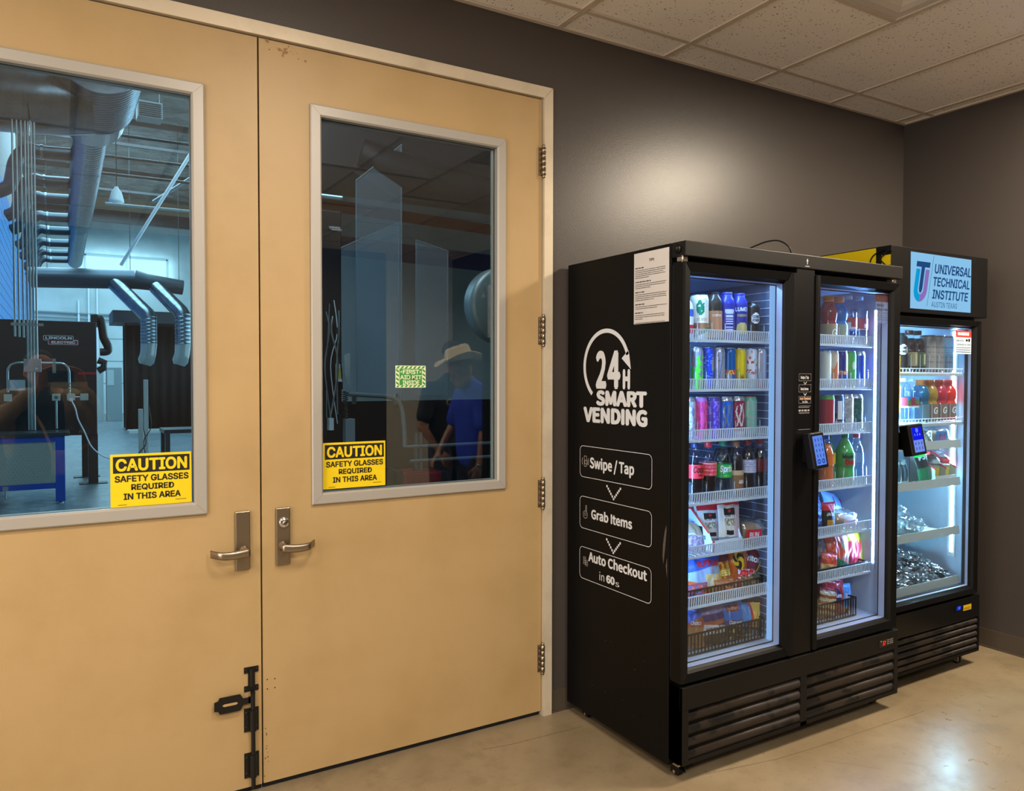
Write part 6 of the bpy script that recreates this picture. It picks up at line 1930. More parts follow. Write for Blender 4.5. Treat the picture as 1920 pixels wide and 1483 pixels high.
# posts, far cabinets, brown booth
for (x, y, h, lb) in ((.40, 9.0, 1.457, 'taller pale steel post standing in the workshop'), (.315, 8.8, 1.055, 'shorter pale steel post beside the taller one')):
    o = simple('steel_post', lb, 'post', MB().box(x - .028, x + .028, y - .028, y + .028, 0, h, mat('post_grey', '#b9c3c2', .4), .004).box(x - .08, x + .08, y - .08, y + .08, 0, .012, mat('post_grey', '#b9c3c2')), (x, y, 0), 'steel posts in the workshop')
    MB().tube(smooth_path([(x + .03, y - .04, h * .75), (x + .06, y - .05, h * .55), (x - .04, y - .05, h * .4), (x + .02, y - .05, h * .2), (x + .1, y - .05, .02)], 5), .007, WBLK, 6).build('cable', o)
BRN = mat('brown_curtain', '#1c1413', .7, bump=(3, .3, 3, .02), spec=.2)
bo = empty('welding_booth', 'dark brown curtained welding booth with a flat canopy at the right of the view', 'booth', (2.4, 21.4, 0))
m = MB()
n = 40
vs, fs = [], []
for i in range(n + 1):
    x = .92 + 3.04 * i / n
    dy = .03 * math.sin(i * 1.9)
    vs += [(x, 21 + dy, .02), (x, 21 + dy, 2.92), (x, 21.03 + dy, 2.92), (x, 21.03 + dy, .02)]
for i in range(n):
    for k in range(4):
        fs.append((4 * i + k, 4 * i + (k + 1) % 4, 4 * i + 4 + (k + 1) % 4, 4 * i + 4 + k))
m.add(vs, fs, BRN, True).build('curtain', bo)
MB().box(.60, 4.2, 20.5, 22.4, 2.98, 3.30, mat('canopy_dark', '#33363c', .6)).build('canopy', bo)
for x in (.95, 3.9):
    MB().box(x - .03, x + .03, 21.06, 21.12, 0, 2.98, WBLK).build('post', bo)
MB().box(.95, 4.0, 22.3, 22.33, .0, 2.98, BRN).build('back_curtain', bo)
o = simple('cabinet', 'pale grey electrical cabinet against the far workshop wall', 'cabinet', MB().box(.68, 1.14, 26, 26.5, 0, 1.80, WGRY, .01), (.9, 26, 0))
MB().box(.70, .9, 25.985, 26, 1.2, 1.72, mat('cab_pale', '#a4b0b0', .5)).build('door', o)
simple('cabinet', 'tall narrow grey cabinet beside the black fume cabinet', 'cabinet', MB().box(.25, .60, 26.2, 26.6, 0, 1.85, mat('cab_pale', '#a4b0b0')), (.4, 26.3, 0))
simple('pallet', 'low pale board lying on the workshop floor', 'board', MB().box(.9, 2.2, 19.6, 20.2, .0, .07, mat('pallet_pale', '#aab0ac', .7)), (1.5, 20.8, 0))
simple('tool_bench', 'dark bench with equipment at the right edge of the left door window', 'bench', MB().box(1.0, 2.2, 12.5, 13.3, .45, .52, WBLK).box(1.02, 1.1, 12.5, 12.6, 0, .45, WBLK).box(2.1, 2.18, 12.5, 12.6, 0, .45, WBLK).box(1.02, 1.1, 13.2, 13.3, 0, .45, WBLK).box(2.1, 2.18, 13.2, 13.3, 0, .45, WBLK), (1.6, 12.9, 0))
m = MB()
for x, z, d in ((.0, 3.0, 0), (.35, 3.4, 1), (.65, 3.4, 1)):
    m.tube([(x, 31.9, 0.8), (x, 31.9, 5.4 if d else 4.5)], .04, WHITEPL, 8)
m.tube([(-1.5, 31.9, 4.0), (5, 31.9, 3.9)], .04, WGRY, 8).tube([(-1.5, 31.9, 3.8), (5, 31.9, 3.7)], .03, WGRY, 8)
simple('wall_piping', 'white pipes running up and along the far workshop wall', 'pipe', m, (0, 31.9, .8))

# ---------------- seen through the right leaf
def aw(x):      # the striped wall recedes slightly to the right
    return 7.0 + (x - 2.3) * .15
RS, BS = mat('stripe_red', '#96081c', .6), mat('stripe_blue', '#143a7c', .6)
m = MB()
bands = [(0, 3.10, WWHT), (3.10, 3.36, BS), (3.36, 3.66, WWHT), (3.66, 3.82, RS), (3.82, 8.2, WWHT)]
for z0, z1, c in bands:
    a, b = 2.2, 8.9
    m.add([(a, aw(a), z0), (b, aw(b), z0), (b, aw(b) + .15, z0), (a, aw(a) + .15, z0), (a, aw(a), z1), (b, aw(b), z1), (b, aw(b) + .15, z1), (a, aw(a) + .15, z1)], [(0, 1, 5, 4), (1, 2, 6, 5), (2, 3, 7, 6), (3, 0, 4, 7), (0, 3, 2, 1), (4, 5, 6, 7)], c)
struct(m, 'wall_partition', 'white workshop wall with a red and a blue stripe')
struct(MB().box(2.24, 2.56, 6.9, 6.93, 3.84, 4.2, SKY).box(2.22, 2.58, 6.93, 6.96, 3.8, 4.24, WGRY), 'window_3', 'small bright window in the corner of the striped wall')
HAZE = glass('haze_film', (.9, .94, .97), .03, .15, haze=.085, hazecol=(.75, .9, 1))
def curtain(x0, x1, za, zb, label, y_=5.0):  # clear sheets made up to paint the pale haze over the wall
    m = MB().prism([(x0, 1.3), (x1, 1.3), (x1, zb), (x0, za)], 'y', y_, y_ + .006, HAZE)
    o = simple('haze_sheet', label, 'curtain', m, ((x0 + x1) / 2, y_, 1.3), 'clear sheets added for haze')
    MB().tube([(x0, y_ + .003, za), (x1, y_ + .003, zb)], .008, WGRY, 6).build('rail', o)
    MB().box(x1 - .008, x1, y_ + .008, y_ + .016, 0, zb, WGRY).box(x0, x0 + .008, y_ + .008, y_ + .016, 0, za, WGRY).build('upright', o)
curtain(1.72, 2.575, 2.75, 3.184, 'wide clear sheet adding haze, with a sloping top rail behind the right door')
curtain(2.03, 2.54, 3.53, 3.98, 'tall clear sheet adding haze above the sloping rail', 4.84)
curtain(2.77, 3.165, 3.01, 2.92, 'narrow clear sheet adding haze in front of the blue stripe')
m = MB().box(1.3, 5.2, 4.9, 6.2, 3.68, 6.4, WBLK)
m.tube([(2.1, 5.0, 3.85), (2.6, 5.0, 3.7), (3.4, 5.0, 3.62), (4.6, 5.0, 3.55)], [.18, .25, .2, .25], WBLK, 18)
simple('exhaust_hood', 'black exhaust hood across the top of the view through the right door', 'hood', m, (3.2, 5.3, 3.6))
m = MB().box(1.2, 1.60, 4.0, 4.6, 0, 3.01, WBLK, .01)
o = simple('welding_machine', 'tall black cabinet with small LINCOLN ELECTRIC badge, left in the right door window', 'welding machine', m, (1.4, 4.3, 0))
badge(o, 1.485, 2.83, .29, 3.999)
m = MB()
rs = random.Random(4)
for k in range(7):
    x = 1.44 + rs.uniform(0, .14)
    m.tube(smooth_path([(x, 3.95, 2.2 + rs.uniform(-.2, .1)), (x + rs.uniform(-.05, .05), 3.92, 1.9), (x + rs.uniform(-.06, .06), 3.92, 1.6), (x + rs.uniform(-.04, .06), 3.95, 1.25 + rs.uniform(-.2, .2))], 5), rs.choice([.005, .007, .009]), rs.choice([WBLK, WGRY, COND, WHITEPL]), 6)
m.build('hanging_cable', o)
MB().box(1.52, 1.58, 3.93, 3.94, 1.46, 1.62, WHITEPL).box(1.53, 1.57, 3.928, 3.93, 1.49, 1.58, mat('tag_yellow', '#d8c34a', .5)).build('tag', o)
MB().box(1.46, 1.5, 3.93, 4.0, 1.02, 1.13, WHITEPL).build('switch_box', o)
m = MB().box(1.62, 4.2, 4.6, 4.66, 0.0, 1.255, WBLK)
simple('welding_screen', 'low black welding screen along the bottom of the right door view', 'screen', m, (2.9, 4.63, 0))
PIPE = mat('pale_pipe', '#8d989a', .4, .3)
pr_ = empty('air_pipe', 'bent grey pipe with two horizontal rails in front of the black screen', 'pipe', (2.2, 4, 1.3))
MB().tube(smooth_path([(1.66, 4, 1.345), (1.8, 4, 1.335), (2.0, 4, 1.32), (2.1, 4, 1.30), (2.17, 4, 1.24), (2.2, 4, 1.12), (2.215, 4, .9), (2.215, 4, .83)], 5), .022, PIPE, 12).build('bent_pipe', pr_)
MB().tube([(2.22, 4, .83), (3.4, 4, .83)], .016, PIPE, 10).build('rail_pipe', pr_)
MB().tube([(2.27, 4, .69), (3.4, 4, .69)], .016, PIPE, 10).build('rail_pipe', pr_)
for (x, z0, z1) in ((1.72, 1.25, 1.365), (2.141, 1.23, 1.345), (2.34, .0, .96), (2.39, .0, .96), (3.38, 0, .9)):
    MB().box(x - .015, x + .015, 4.01, 4.04, z0, z1, COND).build('strut', pr_)
m = MB().box(1.603, 1.69, 3.9, 4.0, .80, 1.12, mat('grey_case', '#8d9ba2', .4), .004)
o = simple('control_box', 'pale grey control box with a coiled cord above the right caution sign', 'control box', m, (1.6, 3.95, .8))
cl = []
for k in range(90):
    a = k * .9
    cl.append((1.615 + .022 * math.cos(a), 3.95 + .022 * math.sin(a), 1.12 + k * .0028))
MB().tube(cl, .005, mat('dark_cord', '#1a1a1c', .3), 6).build('coiled_cord', o)
m = MB()
rs = random.Random(9)
for k in range(5):
    x = 1.63 + rs.uniform(0, .03)
    m.add([(x - .02, 3.97, 1.70), (x + .015, 3.965, 1.72), (x + rs.uniform(0, .03), 3.96, 1.55), (x + rs.uniform(-.02, .04), 3.97, 1.38 + rs.uniform(0, .06)), (x - .012, 3.96, 1.5)], [(0, 1, 2, 3, 4)], mat('torn_plastic', '#a9b6ba', .4))
m.build('torn_plastic', o)
m = MB().box(2.17, 2.56, 3.9, 4.3, .25, .59, mat('welder_red', '#8c1420', .35), .02)
o = simple('welder', 'red portable welder behind the right door', 'welder', m, (2.36, 4.1, .25))
MB().box(2.09, 2.17, 3.92, 4.28, .25, .62, WBLK, .01).box(2.56, 2.66, 3.92, 4.28, .25, .58, WBLK, .01).build('end_panel', o)
m = MB().box(2.0, 2.8, 3.85, 4.35, .2, .25, WBLK).box(2.0, 2.06, 3.85, 3.91, 0, .2, WBLK).box(2.74, 2.8, 3.85, 3.91, 0, .2, WBLK).box(2.0, 2.06, 4.29, 4.35, 0, .2, WBLK).box(2.74, 2.8, 4.29, 4.35, 0, .2, WBLK)
simple('welder_cart', 'low black cart under the red welder', 'cart', m, (2.4, 4.1, 0))
dr_ = MB().lathe([(.16, 2.95), (.30, 2.955), (.33, 2.97), (.335, 2.99), (.335, 3.12), (0, 3.12)], mat('drum_steel', '#a4acaa', .42, .4), 48, (2.74, 0, 2.13), 'y').lathe([(.16, 2.95), (.15, 3.06), (0, 3.06)], WBLK, 32, (2.74, 0, 2.13), 'y')
o = simple('fan_drum', 'round galvanised fan housing at the right edge of the right door window', 'fan', dr_, (2.72, 3.2, 2.13))
m = MB()
for k in range(16):
    a = k * PI / 8
    m.lathe([(.008, 2.965), (.005, 2.958), (0, 2.957)], CHROME, 8, (2.74 + .27 * math.cos(a), 0, 2.13 + .27 * math.sin(a)), 'y')
m.build('rivet', o)
m = MB().tube([(2.98, 3.05, 2.30), (2.98, 3.05, 8.2)], .012, WGRY, 6)
m.build('hanger', o)
# ================================================================== PEOPLE (seen as reflections in the door glass)
SKIN = mat('skin', '#94684f', 0.5)
SKIN2 = mat('skin_tan', '#a06c50', 0.5)
def blob(caps, vox, m_, name, parent=None, smooth=6):
    """tapered capsules (p0, r0, p1, r1[, flat]) fused into one continuous surface"""
    bm = bmesh.new()
    for cp_ in caps:
        p0, r0, p1, r1 = Vector(cp_[0]), cp_[1], Vector(cp_[2]), cp_[3]
        flat = cp_[4] if len(cp_) > 4 else None      # (axis vector, factor)
        d = p1 - p0
        L_ = d.length
        t = d.normalized() if L_ > 1e-6 else Vector((0, 0, 1))
        up = Vector((0, 1, 0)) if abs(t.y) < .9 else Vector((1, 0, 0))
        nx = t.cross(up).normalized(); ny = t.cross(nx)
        rings = []
        seg = 14
        for k in range(1, 5):
            a = PI / 2 * (1 - k / 5 * 1.0)
            rings.append((p0 - t * r0 * math.sin(a), r0 * math.cos(a)))
        rings += [(p0, r0), (p0 + d * .33, r0 + (r1 - r0) * .33), (p0 + d * .67, r0 + (r1 - r0) * .67), (p1, r1)]
        for k in range(1, 5):
            a = PI / 2 * k / 5
            rings.append((p1 + t * r1 * math.sin(a), r1 * math.cos(a)))
        vs = []
        for c_, r_ in rings:
            row = []
            for s in range(seg):
                a = 2 * PI * s / seg
                off = (nx * math.cos(a) + ny * math.sin(a)) * r_
                if flat:
                    ax, fc = Vector(flat[0]).normalized(), flat[1]
                    off = off + ax * off.dot(ax) * (fc - 1)
                row.append(bm.verts.new(c_ + off))
            vs.append(row)
        for i in range(len(vs) - 1):
            for s in range(seg):
                bm.faces.new((vs[i][s], vs[i][(s + 1) % seg], vs[i + 1][(s + 1) % seg], vs[i + 1][s]))
        bm.faces.new(list(reversed(vs[0]))); bm.faces.new(vs[-1])
    bmesh.ops.recalc_face_normals(bm, faces=list(bm.faces))
    off = Vector(OFF.get(parent.name, (0, 0, 0))) if parent is not None else Vector((0, 0, 0))
    bmesh.ops.translate(bm, verts=list(bm.verts), vec=-off)
    me = bpy.data.meshes.new(name)
    bm.to_mesh(me); bm.free()
    me.materials.append(m_)
    o = bpy.data.objects.new(name, me)
    COL.objects.link(o)
    OFF[o.name] = tuple(off)
    if parent is not None:
        o.parent = parent
    r = o.modifiers.new('fuse', 'REMESH'); r.mode = 'VOXEL'; r.voxel_size = vox; r.use_smooth_shade = True
    s = o.modifiers.new('soften', 'SMOOTH'); s.iterations = smooth; s.factor = .5
    return o
def V(*a): return Vector(a)
def hand(w, fd, side, palm_n, curl=.5, s=1.0):
    """wrist w, finger direction fd, side = thumb direction, palm_n = palm normal (fingers curl towards it)"""
    w, fd, side, pn = V(*w), V(*fd).normalized(), V(*side).normalized(), V(*palm_n).normalized()
    C_ = []
    for k in (-1, 0, 1):
        C_.append((w + side * .018 * k * s, .016 * s, w + fd * .085 * s + side * .024 * k * s, .014 * s))
    for i, (off, ln) in enumerate(((.036, .072), (.012, .08), (-.012, .075), (-.034, .058))):
        b = w + fd * .088 * s + side * off * s
        p = b
        a = .25 * curl
        for j, q in enumerate((.45, .32, .23)):
            dr = (fd * math.cos(a) + pn * math.sin(a)).normalized()
            e = p + dr * ln * q * s
            C_.append((p, (.0098 - .0008 * j) * s, e, (.0092 - .0009 * j) * s))
            p = e
            a += .75 * curl
    b = w + fd * .025 * s + side * .026 * s
    m1 = b + (fd * .55 + side * .7 + pn * .35).normalized() * .042 * s
    m2 = m1 + (fd * .85 + side * .25 + pn * .5).normalized() * .034 * s
    C_ += [(b, .014 * s, m1, .011 * s), (m1, .011 * s, m2, .0088 * s)]
    return C_
def head(c, fwd, s=1.0, tilt=(0, 0, 1)):
    c, f, u = V(*c), V(*fwd).normalized(), V(*tilt).normalized()
    r = f.cross(u).normalized()
    P = lambda a, b, d: c + r * a * s + f * b * s + u * d * s
    return [(P(0, -.015, .03), .088 * s, P(0, .012, .035), .082 * s), (P(0, .02, -.03), .066 * s, P(0, .035, -.075), .045 * s),
            (P(-.03, .0, -.05), .05 * s, P(-.015, .05, -.088), .03 * s), (P(.03, .0, -.05), .05 * s, P(.015, .05, -.088), .03 * s),
            (P(0, .09, .02), .010 * s, P(0, .112, -.025), .015 * s), (P(-.03, .085, .03), .014 * s, P(.03, .085, .03), .014 * s),
            (P(-.022, .088, -.055), .009 * s, P(.022, .088, -.055), .009 * s), (P(-.018, .086, -.064), .010 * s, P(.018, .086, -.064), .010 * s),
            (P(-.085, -.01, .01), .012 * s, P(-.087, -.015, -.035), .010 * s), (P(.085, -.01, .01), .012 * s, P(.087, -.015, -.035), .010 * s)], P
def eyes(P, parent, s=1.0):
    m = MB()
    for a in (-.031, .031):
        c = P(a, .082, .012)
        m.lathe([(0, -.011)] + [(.011 * math.cos(q), .011 * math.sin(q)) for q in (-1.2, -.8, -.4, 0, .4, .8, 1.2)] + [(0, .011)], col('#e4e0da', .3), 12, tuple(c))
        f = (P(0, 1, 0) - P(0, 0, 0)).normalized()
        c2 = c + f * .0085
        m.lathe([(0, -.0045), (.0042, -.002), (.0045, 0), (.0042, .002), (0, .0045)], col('#22160e', .3), 10, tuple(c2))
    m.build('eyes', parent)

# ---- the man in the black polo, facing the doors
def standing(root_name, label, x, y, fwd, skin, hs, larm, rarm):
    pass
bx_, by_ = 2.17, -2.86
hd1, P1 = head((bx_ + .02, by_ + .03, 1.665), (.15, 1, -.25))
L_el, L_wr = V(bx_ - .27, by_ + .02, 1.10), V(bx_ - .17, by_ + .16, .90)
R_el, R_wr = V(bx_ + .27, by_ - .0, 1.12), V(bx_ + .22, by_ + .12, .90)
caps = hd1 + [((bx_, by_, 1.47), .058, (bx_ + .01, by_ + .01, 1.58), .055), ((bx_ - .1, by_, 1.40), .07, (bx_ + .1, by_, 1.40), .07), ((bx_, by_, 1.3), .12, (bx_, by_, 1.0), .115)]
caps += [((bx_ - .19, by_, 1.40), .05, L_el, .04), (L_el, .04, L_wr, .027), ((bx_ + .19, by_, 1.40), .05, R_el, .04), (R_el, .04, R_wr, .027)]
caps += hand(L_wr, (.25, .6, -.7), (1, 0, .2), (.3, -.3, -.6), .9) + hand(R_wr, (-.2, .3, -1), (-.2, 1, 0), (-1, 0, 0), .6)
caps += [((bx_ - .095, by_, .93), .085, (bx_ - .1, by_, .5), .055), ((bx_ - .1, by_, .5), .052, (bx_ - .1, by_ - .01, .10), .038), ((bx_ + .095, by_, .93), .085, (bx_ + .1, by_, .5), .055), ((bx_ + .1, by_, .5), .052, (bx_ + .1, by_ - .01, .10), .038)]
p1 = blob(caps, .009, SKIN2, 'person')
tag(p1, 'person in a black polo shirt facing the doors, mirrored in the right door glass', 'person')
BPOLO, JEANS, SHOE = mat('black_polo', '#0e0e10', .8), mat('blue_jeans', '#2a3142', .85), mat('dark_shoe', '#191411', .6)
blob([((bx_ - .12, by_, 1.39), .085, (bx_ + .12, by_, 1.39), .085), ((bx_, by_, 1.38), .15, (bx_, by_, 1.02), .15, ((0, 1, 0), .78)), ((bx_ - .06, by_, 1.3), .14, (bx_ - .06, by_, .95), .13, ((0, 1, 0), .85)), ((bx_ + .06, by_, 1.3), .14, (bx_ + .06, by_, .95), .13, ((0, 1, 0), .85)),
      ((bx_ - .18, by_, 1.395), .075, V(bx_ - .18, by_, 1.395).lerp(L_el, .72), .068), ((bx_ + .18, by_, 1.395), .075, V(bx_ + .18, by_, 1.395).lerp(R_el, .72), .068), ((bx_, by_ - .01, 1.47), .068, (bx_, by_ + .005, 1.5), .066)], .011, BPOLO, 'polo_shirt', p1)
def trousers(x, y, parent, m_, sh=.1):
    return blob([((x - .05, y, .98), .135, (x + .05, y, .98), .135, ((0, 1, 0), .85)), ((x - .09, y, .93), .11, (x - sh, y, .5), .08), ((x - sh, y, .5), .08, (x - sh, y - .01, .09), .065), ((x + .09, y, .93), .11, (x + sh, y, .5), .08), ((x + sh, y, .5), .08, (x + sh, y - .01, .09), .065)], .013, m_, 'trousers', parent)
trousers(bx_, by_, p1, JEANS)
for s in (-1, 1):
    blob([((bx_ + s * .1, by_ - .05, .05), .047, (bx_ + s * .115, by_ + .15, .042), .04, ((0, 0, 1), .95))], .009, SHOE, 'shoe', p1)
m = MB()
m.lathe([(.026, 0), (.0, 0.002)], col('#c8b890', .6), 18, (bx_ - .085 + .0, by_ + .152, 1.30), 'y')
m.lathe([(.017, .0022), (.0, 0.0026)], SBLK, 14, (bx_ - .085, by_ + .152, 1.30), 'y')
m.build('shirt_emblem', p1)
eyes(P1, p1)
m = MB()
c_ = P1(0, -.018, .045)
vs, fs = [], []
for j in range(9):
    th = PI * .56 * j / 8
    for i in range(20):
        ph = 2 * PI * i / 20
        vs.append((c_.x + .096 * math.sin(th) * math.cos(ph), c_.y + .102 * math.sin(th) * math.sin(ph), c_.z + .094 * math.cos(th)))
for j in range(8):
    for i in range(20):
        fs.append((j * 20 + i, j * 20 + (i + 1) % 20, (j + 1) * 20 + (i + 1) % 20, (j + 1) * 20 + i))
m.add(vs, fs, mat('brown_hair', '#2a1c14', .8), True).build('hair', p1)

# ---- the man in the blue shirt and straw hat, turned to the left
hx, hy = 2.13, -2.38
hd2_, P2 = head((hx - .11, hy + .02, 1.545), (-1, .25, -.45), 1.0, (-.3, 0, 1))
A_el, A_wr = V(hx - .03, hy + .24, 1.10), V(hx - .10, hy + .30, .86)
B_el, B_wr = V(hx - .05, hy - .24, 1.12), V(hx - .20, hy - .18, .92)
caps = hd2_ + [((hx, hy, 1.42), .06, (hx - .075, hy + .01, 1.49), .056), ((hx, hy - .1, 1.37), .07, (hx, hy + .1, 1.37), .07), ((hx, hy, 1.28), .12, (hx + .02, hy, 1.0), .115)]
caps += [((hx, hy + .18, 1.37), .052, A_el, .043), (A_el, .043, A_wr, .029), ((hx, hy - .18, 1.37), .052, B_el, .043), (B_el, .043, B_wr, .029)]
caps += hand(A_wr, (-.35, .05, -1), (-1, .1, 0), (-.2, -1, 0), .55) + hand(B_wr, (-.7, .2, -.7), (0, 1, .2), (.3, .3, -.6), .7)
caps += [((hx + .02, hy - .095, .93), .085, (hx, hy - .1, .5), .055), ((hx, hy - .1, .5), .052, (hx + .02, hy - .1, .10), .038), ((hx + .02, hy + .095, .93), .085, (hx, hy + .1, .5), .055), ((hx, hy + .1, .5), .052, (hx + .02, hy + .1, .10), .038)]
p2 = blob(caps, .009, SKIN, 'person')
tag(p2, 'person in royal blue shirt and straw hat turned left, mirrored in the right door', 'person')
blob([((hx, hy - .12, 1.36), .088, (hx, hy + .12, 1.36), .088), ((hx, hy, 1.33), .155, (hx + .02, hy, .98), .16, ((1, 0, 0), .8)), ((hx, hy - .06, 1.28), .14, (hx + .02, hy - .06, .90), .14, ((1, 0, 0), .85)), ((hx, hy + .06, 1.28), .14, (hx + .02, hy + .06, .90), .14, ((1, 0, 0), .85)),
      ((hx, hy + .17, 1.365), .08, V(hx, hy + .18, 1.365).lerp(A_el, .8), .075), ((hx, hy - .17, 1.365), .08, V(hx, hy - .18, 1.365).lerp(B_el, .8), .075), ((hx - .02, hy, 1.43), .07, (hx - .045, hy, 1.46), .068)], .011, mat('royal_blue_shirt', '#1238b8', .7), 'shirt', p2)
blob([((hx + .02, hy - .05, .98), .135, (hx + .02, hy + .05, .98), .135, ((1, 0, 0), .85)), ((hx + .02, hy - .09, .93), .11, (hx, hy - .1, .5), .08), ((hx, hy - .1, .5), .08, (hx + .02, hy - .1, .09), .065), ((hx + .02, hy + .09, .93), .11, (hx, hy + .1, .5), .08), ((hx, hy + .1, .5), .08, (hx + .02, hy + .1, .09), .065)], .013, mat('dark_trousers', '#1c2030', .85), 'trousers', p2)
for s in (-1, 1):
    blob([((hx + .05, hy + s * .1, .05), .047, (hx - .15, hy + s * .115, .042), .04, ((0, 0, 1), .95))], .009, SHOE, 'shoe', p2)
eyes(P2, p2)
MB().lathe([(.031, -.006), (.034, 0), (.031, .006)], SILV, 16, tuple(A_wr)).build('bracelet', p2)
# hat: creased crown, curled brim, dark band
HM = mat('straw_hat', '#f0dcb4', .7, bump=(160, .3))
hc = P2(0, -.005, .085)
Mh = Matrix.Translation(hc) @ Matrix.Rotation(-.14, 4, 'Y') @ Matrix.Rotation(.12, 4, 'X')
m = MB()
vs, fs = [], []
seg = 36
prof = [(.092, .112, 0.0, 0), (.090, .110, .03, 0), (.084, .104, .07, 0), (.074, .096, .10, 0), (.058, .082, .115, .6), (.03, .06, .112, 1), (0.0, .03, .10, 1)]
for (ry, rx, zz, dn) in prof:
    for k in range(seg):
        a = 2 * PI * k / seg
        dz = -.018 * dn * math.exp(-(math.sin(a) * 2.2) ** 2)
        vs.append((rx * math.cos(a), ry * math.sin(a) * (1 - .12 * dn), zz + dz + .012 * math.cos(a) * (zz / .115)))
for i in range(len(prof) - 1):
    for k in range(seg):
        fs.append((i * seg + k, i * seg + (k + 1) % seg, (i + 1) * seg + (k + 1) % seg, (i + 1) * seg + k))
m.add(vs, fs, HM, True)
vs, fs = [], []
for i in range(8):
    t = i / 7
    for k in range(seg):
        a = 2 * PI * k / seg
        rx, ry = .112 + .085 * t, .092 + .09 * t
        vs.append((rx * math.cos(a), ry * math.sin(a), .045 * t * t * abs(math.sin(a)) ** 1.5 - .022 * t * abs(math.cos(a)) ** 2))
n0 = len(vs)
vs += [(p[0], p[1], p[2] - .004) for p in vs]
for i in range(7):
    for k in range(seg):
        q = (i * seg + k, i * seg + (k + 1) % seg, (i + 1) * seg + (k + 1) % seg, (i + 1) * seg + k)
        fs.append(q); fs.append(tuple(n0 + j for j in reversed(q)))
for k in range(seg):
    fs.append((7 * seg + k, 7 * seg + (k + 1) % seg, n0 + 7 * seg + (k + 1) % seg, n0 + 7 * seg + k))
m.add(vs, fs, HM, True)
hat = m.xf(Mh).build('straw_hat', p2)
vs, fs = [], []
for zz in (.003, .016):
    for k in range(seg):
        a = 2 * PI * k / seg
        vs.append((.1138 * math.cos(a), .0938 * math.sin(a), zz))
for k in range(seg):
    fs.append((k, (k + 1) % seg, seg + (k + 1) % seg, seg + k))
MB().add(vs, fs, mat('hat_band', '#1a120c', .6), True).xf(Mh).build('hat_band', hat)

# ---- the photographer behind the lens, mirrored in the left door glass
px, py = -0.74, -3.16
hd3, P3 = head((px, py, 1.545), (.2, 1, -.05))
LE, LW = V(px - .28, py + .04, 1.17), V(-0.735, -2.915, 1.44)
RE, RW = V(px + .36, py + .04, 1.17), V(-0.495, -2.915, 1.44)
caps = hd3 + [((px, py - .02, 1.40), .058, (px, py, 1.47), .054), ((px - .1, py - .02, 1.36), .07, (px + .1, py - .02, 1.36), .07), ((px, py - .02, 1.26), .12, (px, py - .02, 1.0), .115)]
caps += [((px - .18, py - .02, 1.35), .05, LE, .042), (LE, .042, LW, .027), ((px + .18, py - .02, 1.35), .05, RE, .042), (RE, .042, RW, .027)]
caps += hand(LW, (.25, .35, .9), (1, -.3, .2), (.8, .5, 0), .75) + hand(RW, (-.25, .35, .9), (-1, -.3, .2), (-.8, .5, 0), .75)
caps += [((px - .095, py - .02, .92), .085, (px - .1, py, .5), .055), ((px - .1, py, .5), .052, (px - .1, py - .01, .10), .038), ((px + .095, py - .02, .92), .085, (px + .1, py, .5), .055), ((px + .1, py, .5), .052, (px + .1, py - .01, .10), .038)]
p3 = blob(caps, .009, SKIN, 'person')
tag(p3, 'person in a tan jacket holding up a phone, mirrored in the left door glass', 'person')
TANJ = mat('tan_jacket', '#7c6444', .8)
blob([((px - .18, py - .02, 1.35), .078, LE, .07), (LE, .07, LE.lerp(LW, .8), .048), ((px + .18, py - .02, 1.35), .078, RE, .07), (RE, .07, RE.lerp(RW, .8), .048), ((px - .16, py - .02, 1.33), .09, (px - .12, py - .03, 1.0), .09), ((px + .16, py - .02, 1.33), .09, (px + .12, py - .03, 1.0), .09), ((px, py - .07, 1.33), .11, (px, py - .07, 1.0), .11)], .012, TANJ, 'jacket', p3)
blob([((px, py + .02, 1.34), .10, (px, py + .02, .95), .115, ((0, 1, 0), .8)), ((px - .07, py + .01, 1.3), .09, (px - .06, py + .01, .98), .1), ((px + .07, py + .01, 1.3), .09, (px + .06, py + .01, .98), .1), ((px, py - .01, 1.43), .064, (px, py - .005, 1.46), .062)], .012, mat('black_vest', '#131215', .85), 'vest', p3)
trousers(px, py - .02, p3, mat('dark_trousers', '#1c2030'))
for s in (-1, 1):
    blob([((px + s * .1, py - .06, .05), .047, (px + s * .115, py + .14, .042), .04, ((0, 0, 1), .95))], .009, SHOE, 'shoe', p3)
eyes(P3, p3)
c_ = P3(0, -.018, .045)
vs, fs = [], []
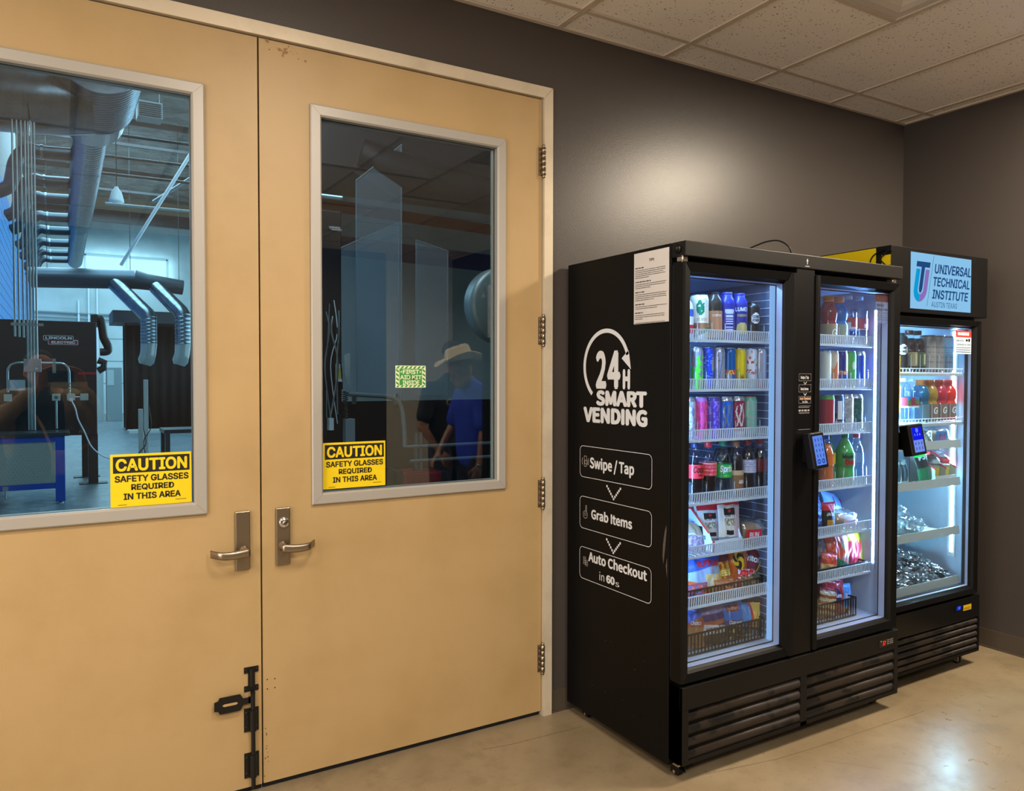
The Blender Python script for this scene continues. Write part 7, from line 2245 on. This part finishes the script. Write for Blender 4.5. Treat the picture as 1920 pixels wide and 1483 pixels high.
for j in range(9):
    th = PI * .56 * j / 8
    for i in range(20):
        ph = 2 * PI * i / 20
        vs.append((c_.x + .096 * math.sin(th) * math.cos(ph), c_.y - .012 + .102 * math.sin(th) * math.sin(ph), c_.z + .094 * math.cos(th)))
for j in range(8):
    for i in range(20):
        fs.append((j * 20 + i, j * 20 + (i + 1) % 20, (j + 1) * 20 + (i + 1) % 20, (j + 1) * 20 + i))
MB().add(vs, fs, mat('brown_hair', '#2a1c14'), True).build('hair', p3)
b = MB().box(px + .06, px + .21, py + .20, py + .28, .86, 1.02, TANJ, .02)
bg = b.build('shoulder_bag', None, (px + .13, py + .24, .86))
tag(bg, 'tan shoulder bag at the hip of the person with the phone', 'bag')
MB().tube(smooth_path([(px + .07, py + .24, 1.01), (px + .0, py + .16, 1.2), (px - .13, py + .10, 1.40), (px - .15, py - .08, 1.46), (px + .05, py - .26, 1.2), (px + .30, py + .0, 1.08), (px + .20, py + .24, 1.01)], 6), .010, TANJ, 6).build('strap', bg)
ph = MB().box(-0.692, -0.545, -2.8495, -2.842, 1.466, 1.542, mat('phone_grey', '#2c2e33', .3, .3), .0035)
pho = ph.build('phone', None, (-.62, -2.846, 1.466))
tag(pho, 'dark phone held sideways in both hands, mirrored in the left door glass', 'phone')
m = MB()
for (x, z) in ((-.6168, 1.505), (-.598, 1.522), (-.598, 1.488)):
    m.lathe([(.0085, -2.8422), (.0085, -2.8405), (.006, -2.8402), (0, -2.8406)], col('#0a0a0c', .1), 16, (x, 0, z), 'y')
m.build('lens', pho)
# mirrored lettering of the notice on the workshop side of the left glass
GH = glass('sticker_film', (.93, .91, .88), 0.0, .2, haze=.012, hazecol=(.9, .7, .5), amp=0.0)
st = MB().box(-.648, -.542, .0246, .0250, 1.447, 1.487, GH).build('notice_sticker', None, (-.6, .0248, 1.447))
tag(st, 'faint notice sticker on the far side of the left door glass, read backwards', 'sticker')
m = MB()
mir = lambda u, v: (-.595 * 2 - u, .0252, v)
m.text('AUTHORIZED', -.644, -.547, 1.470, 1.482, mir, SBLK, .03).text('PERSONNEL', -.640, -.551, 1.452, 1.464, mir, SBLK, .03)
m.build('lettering', st)
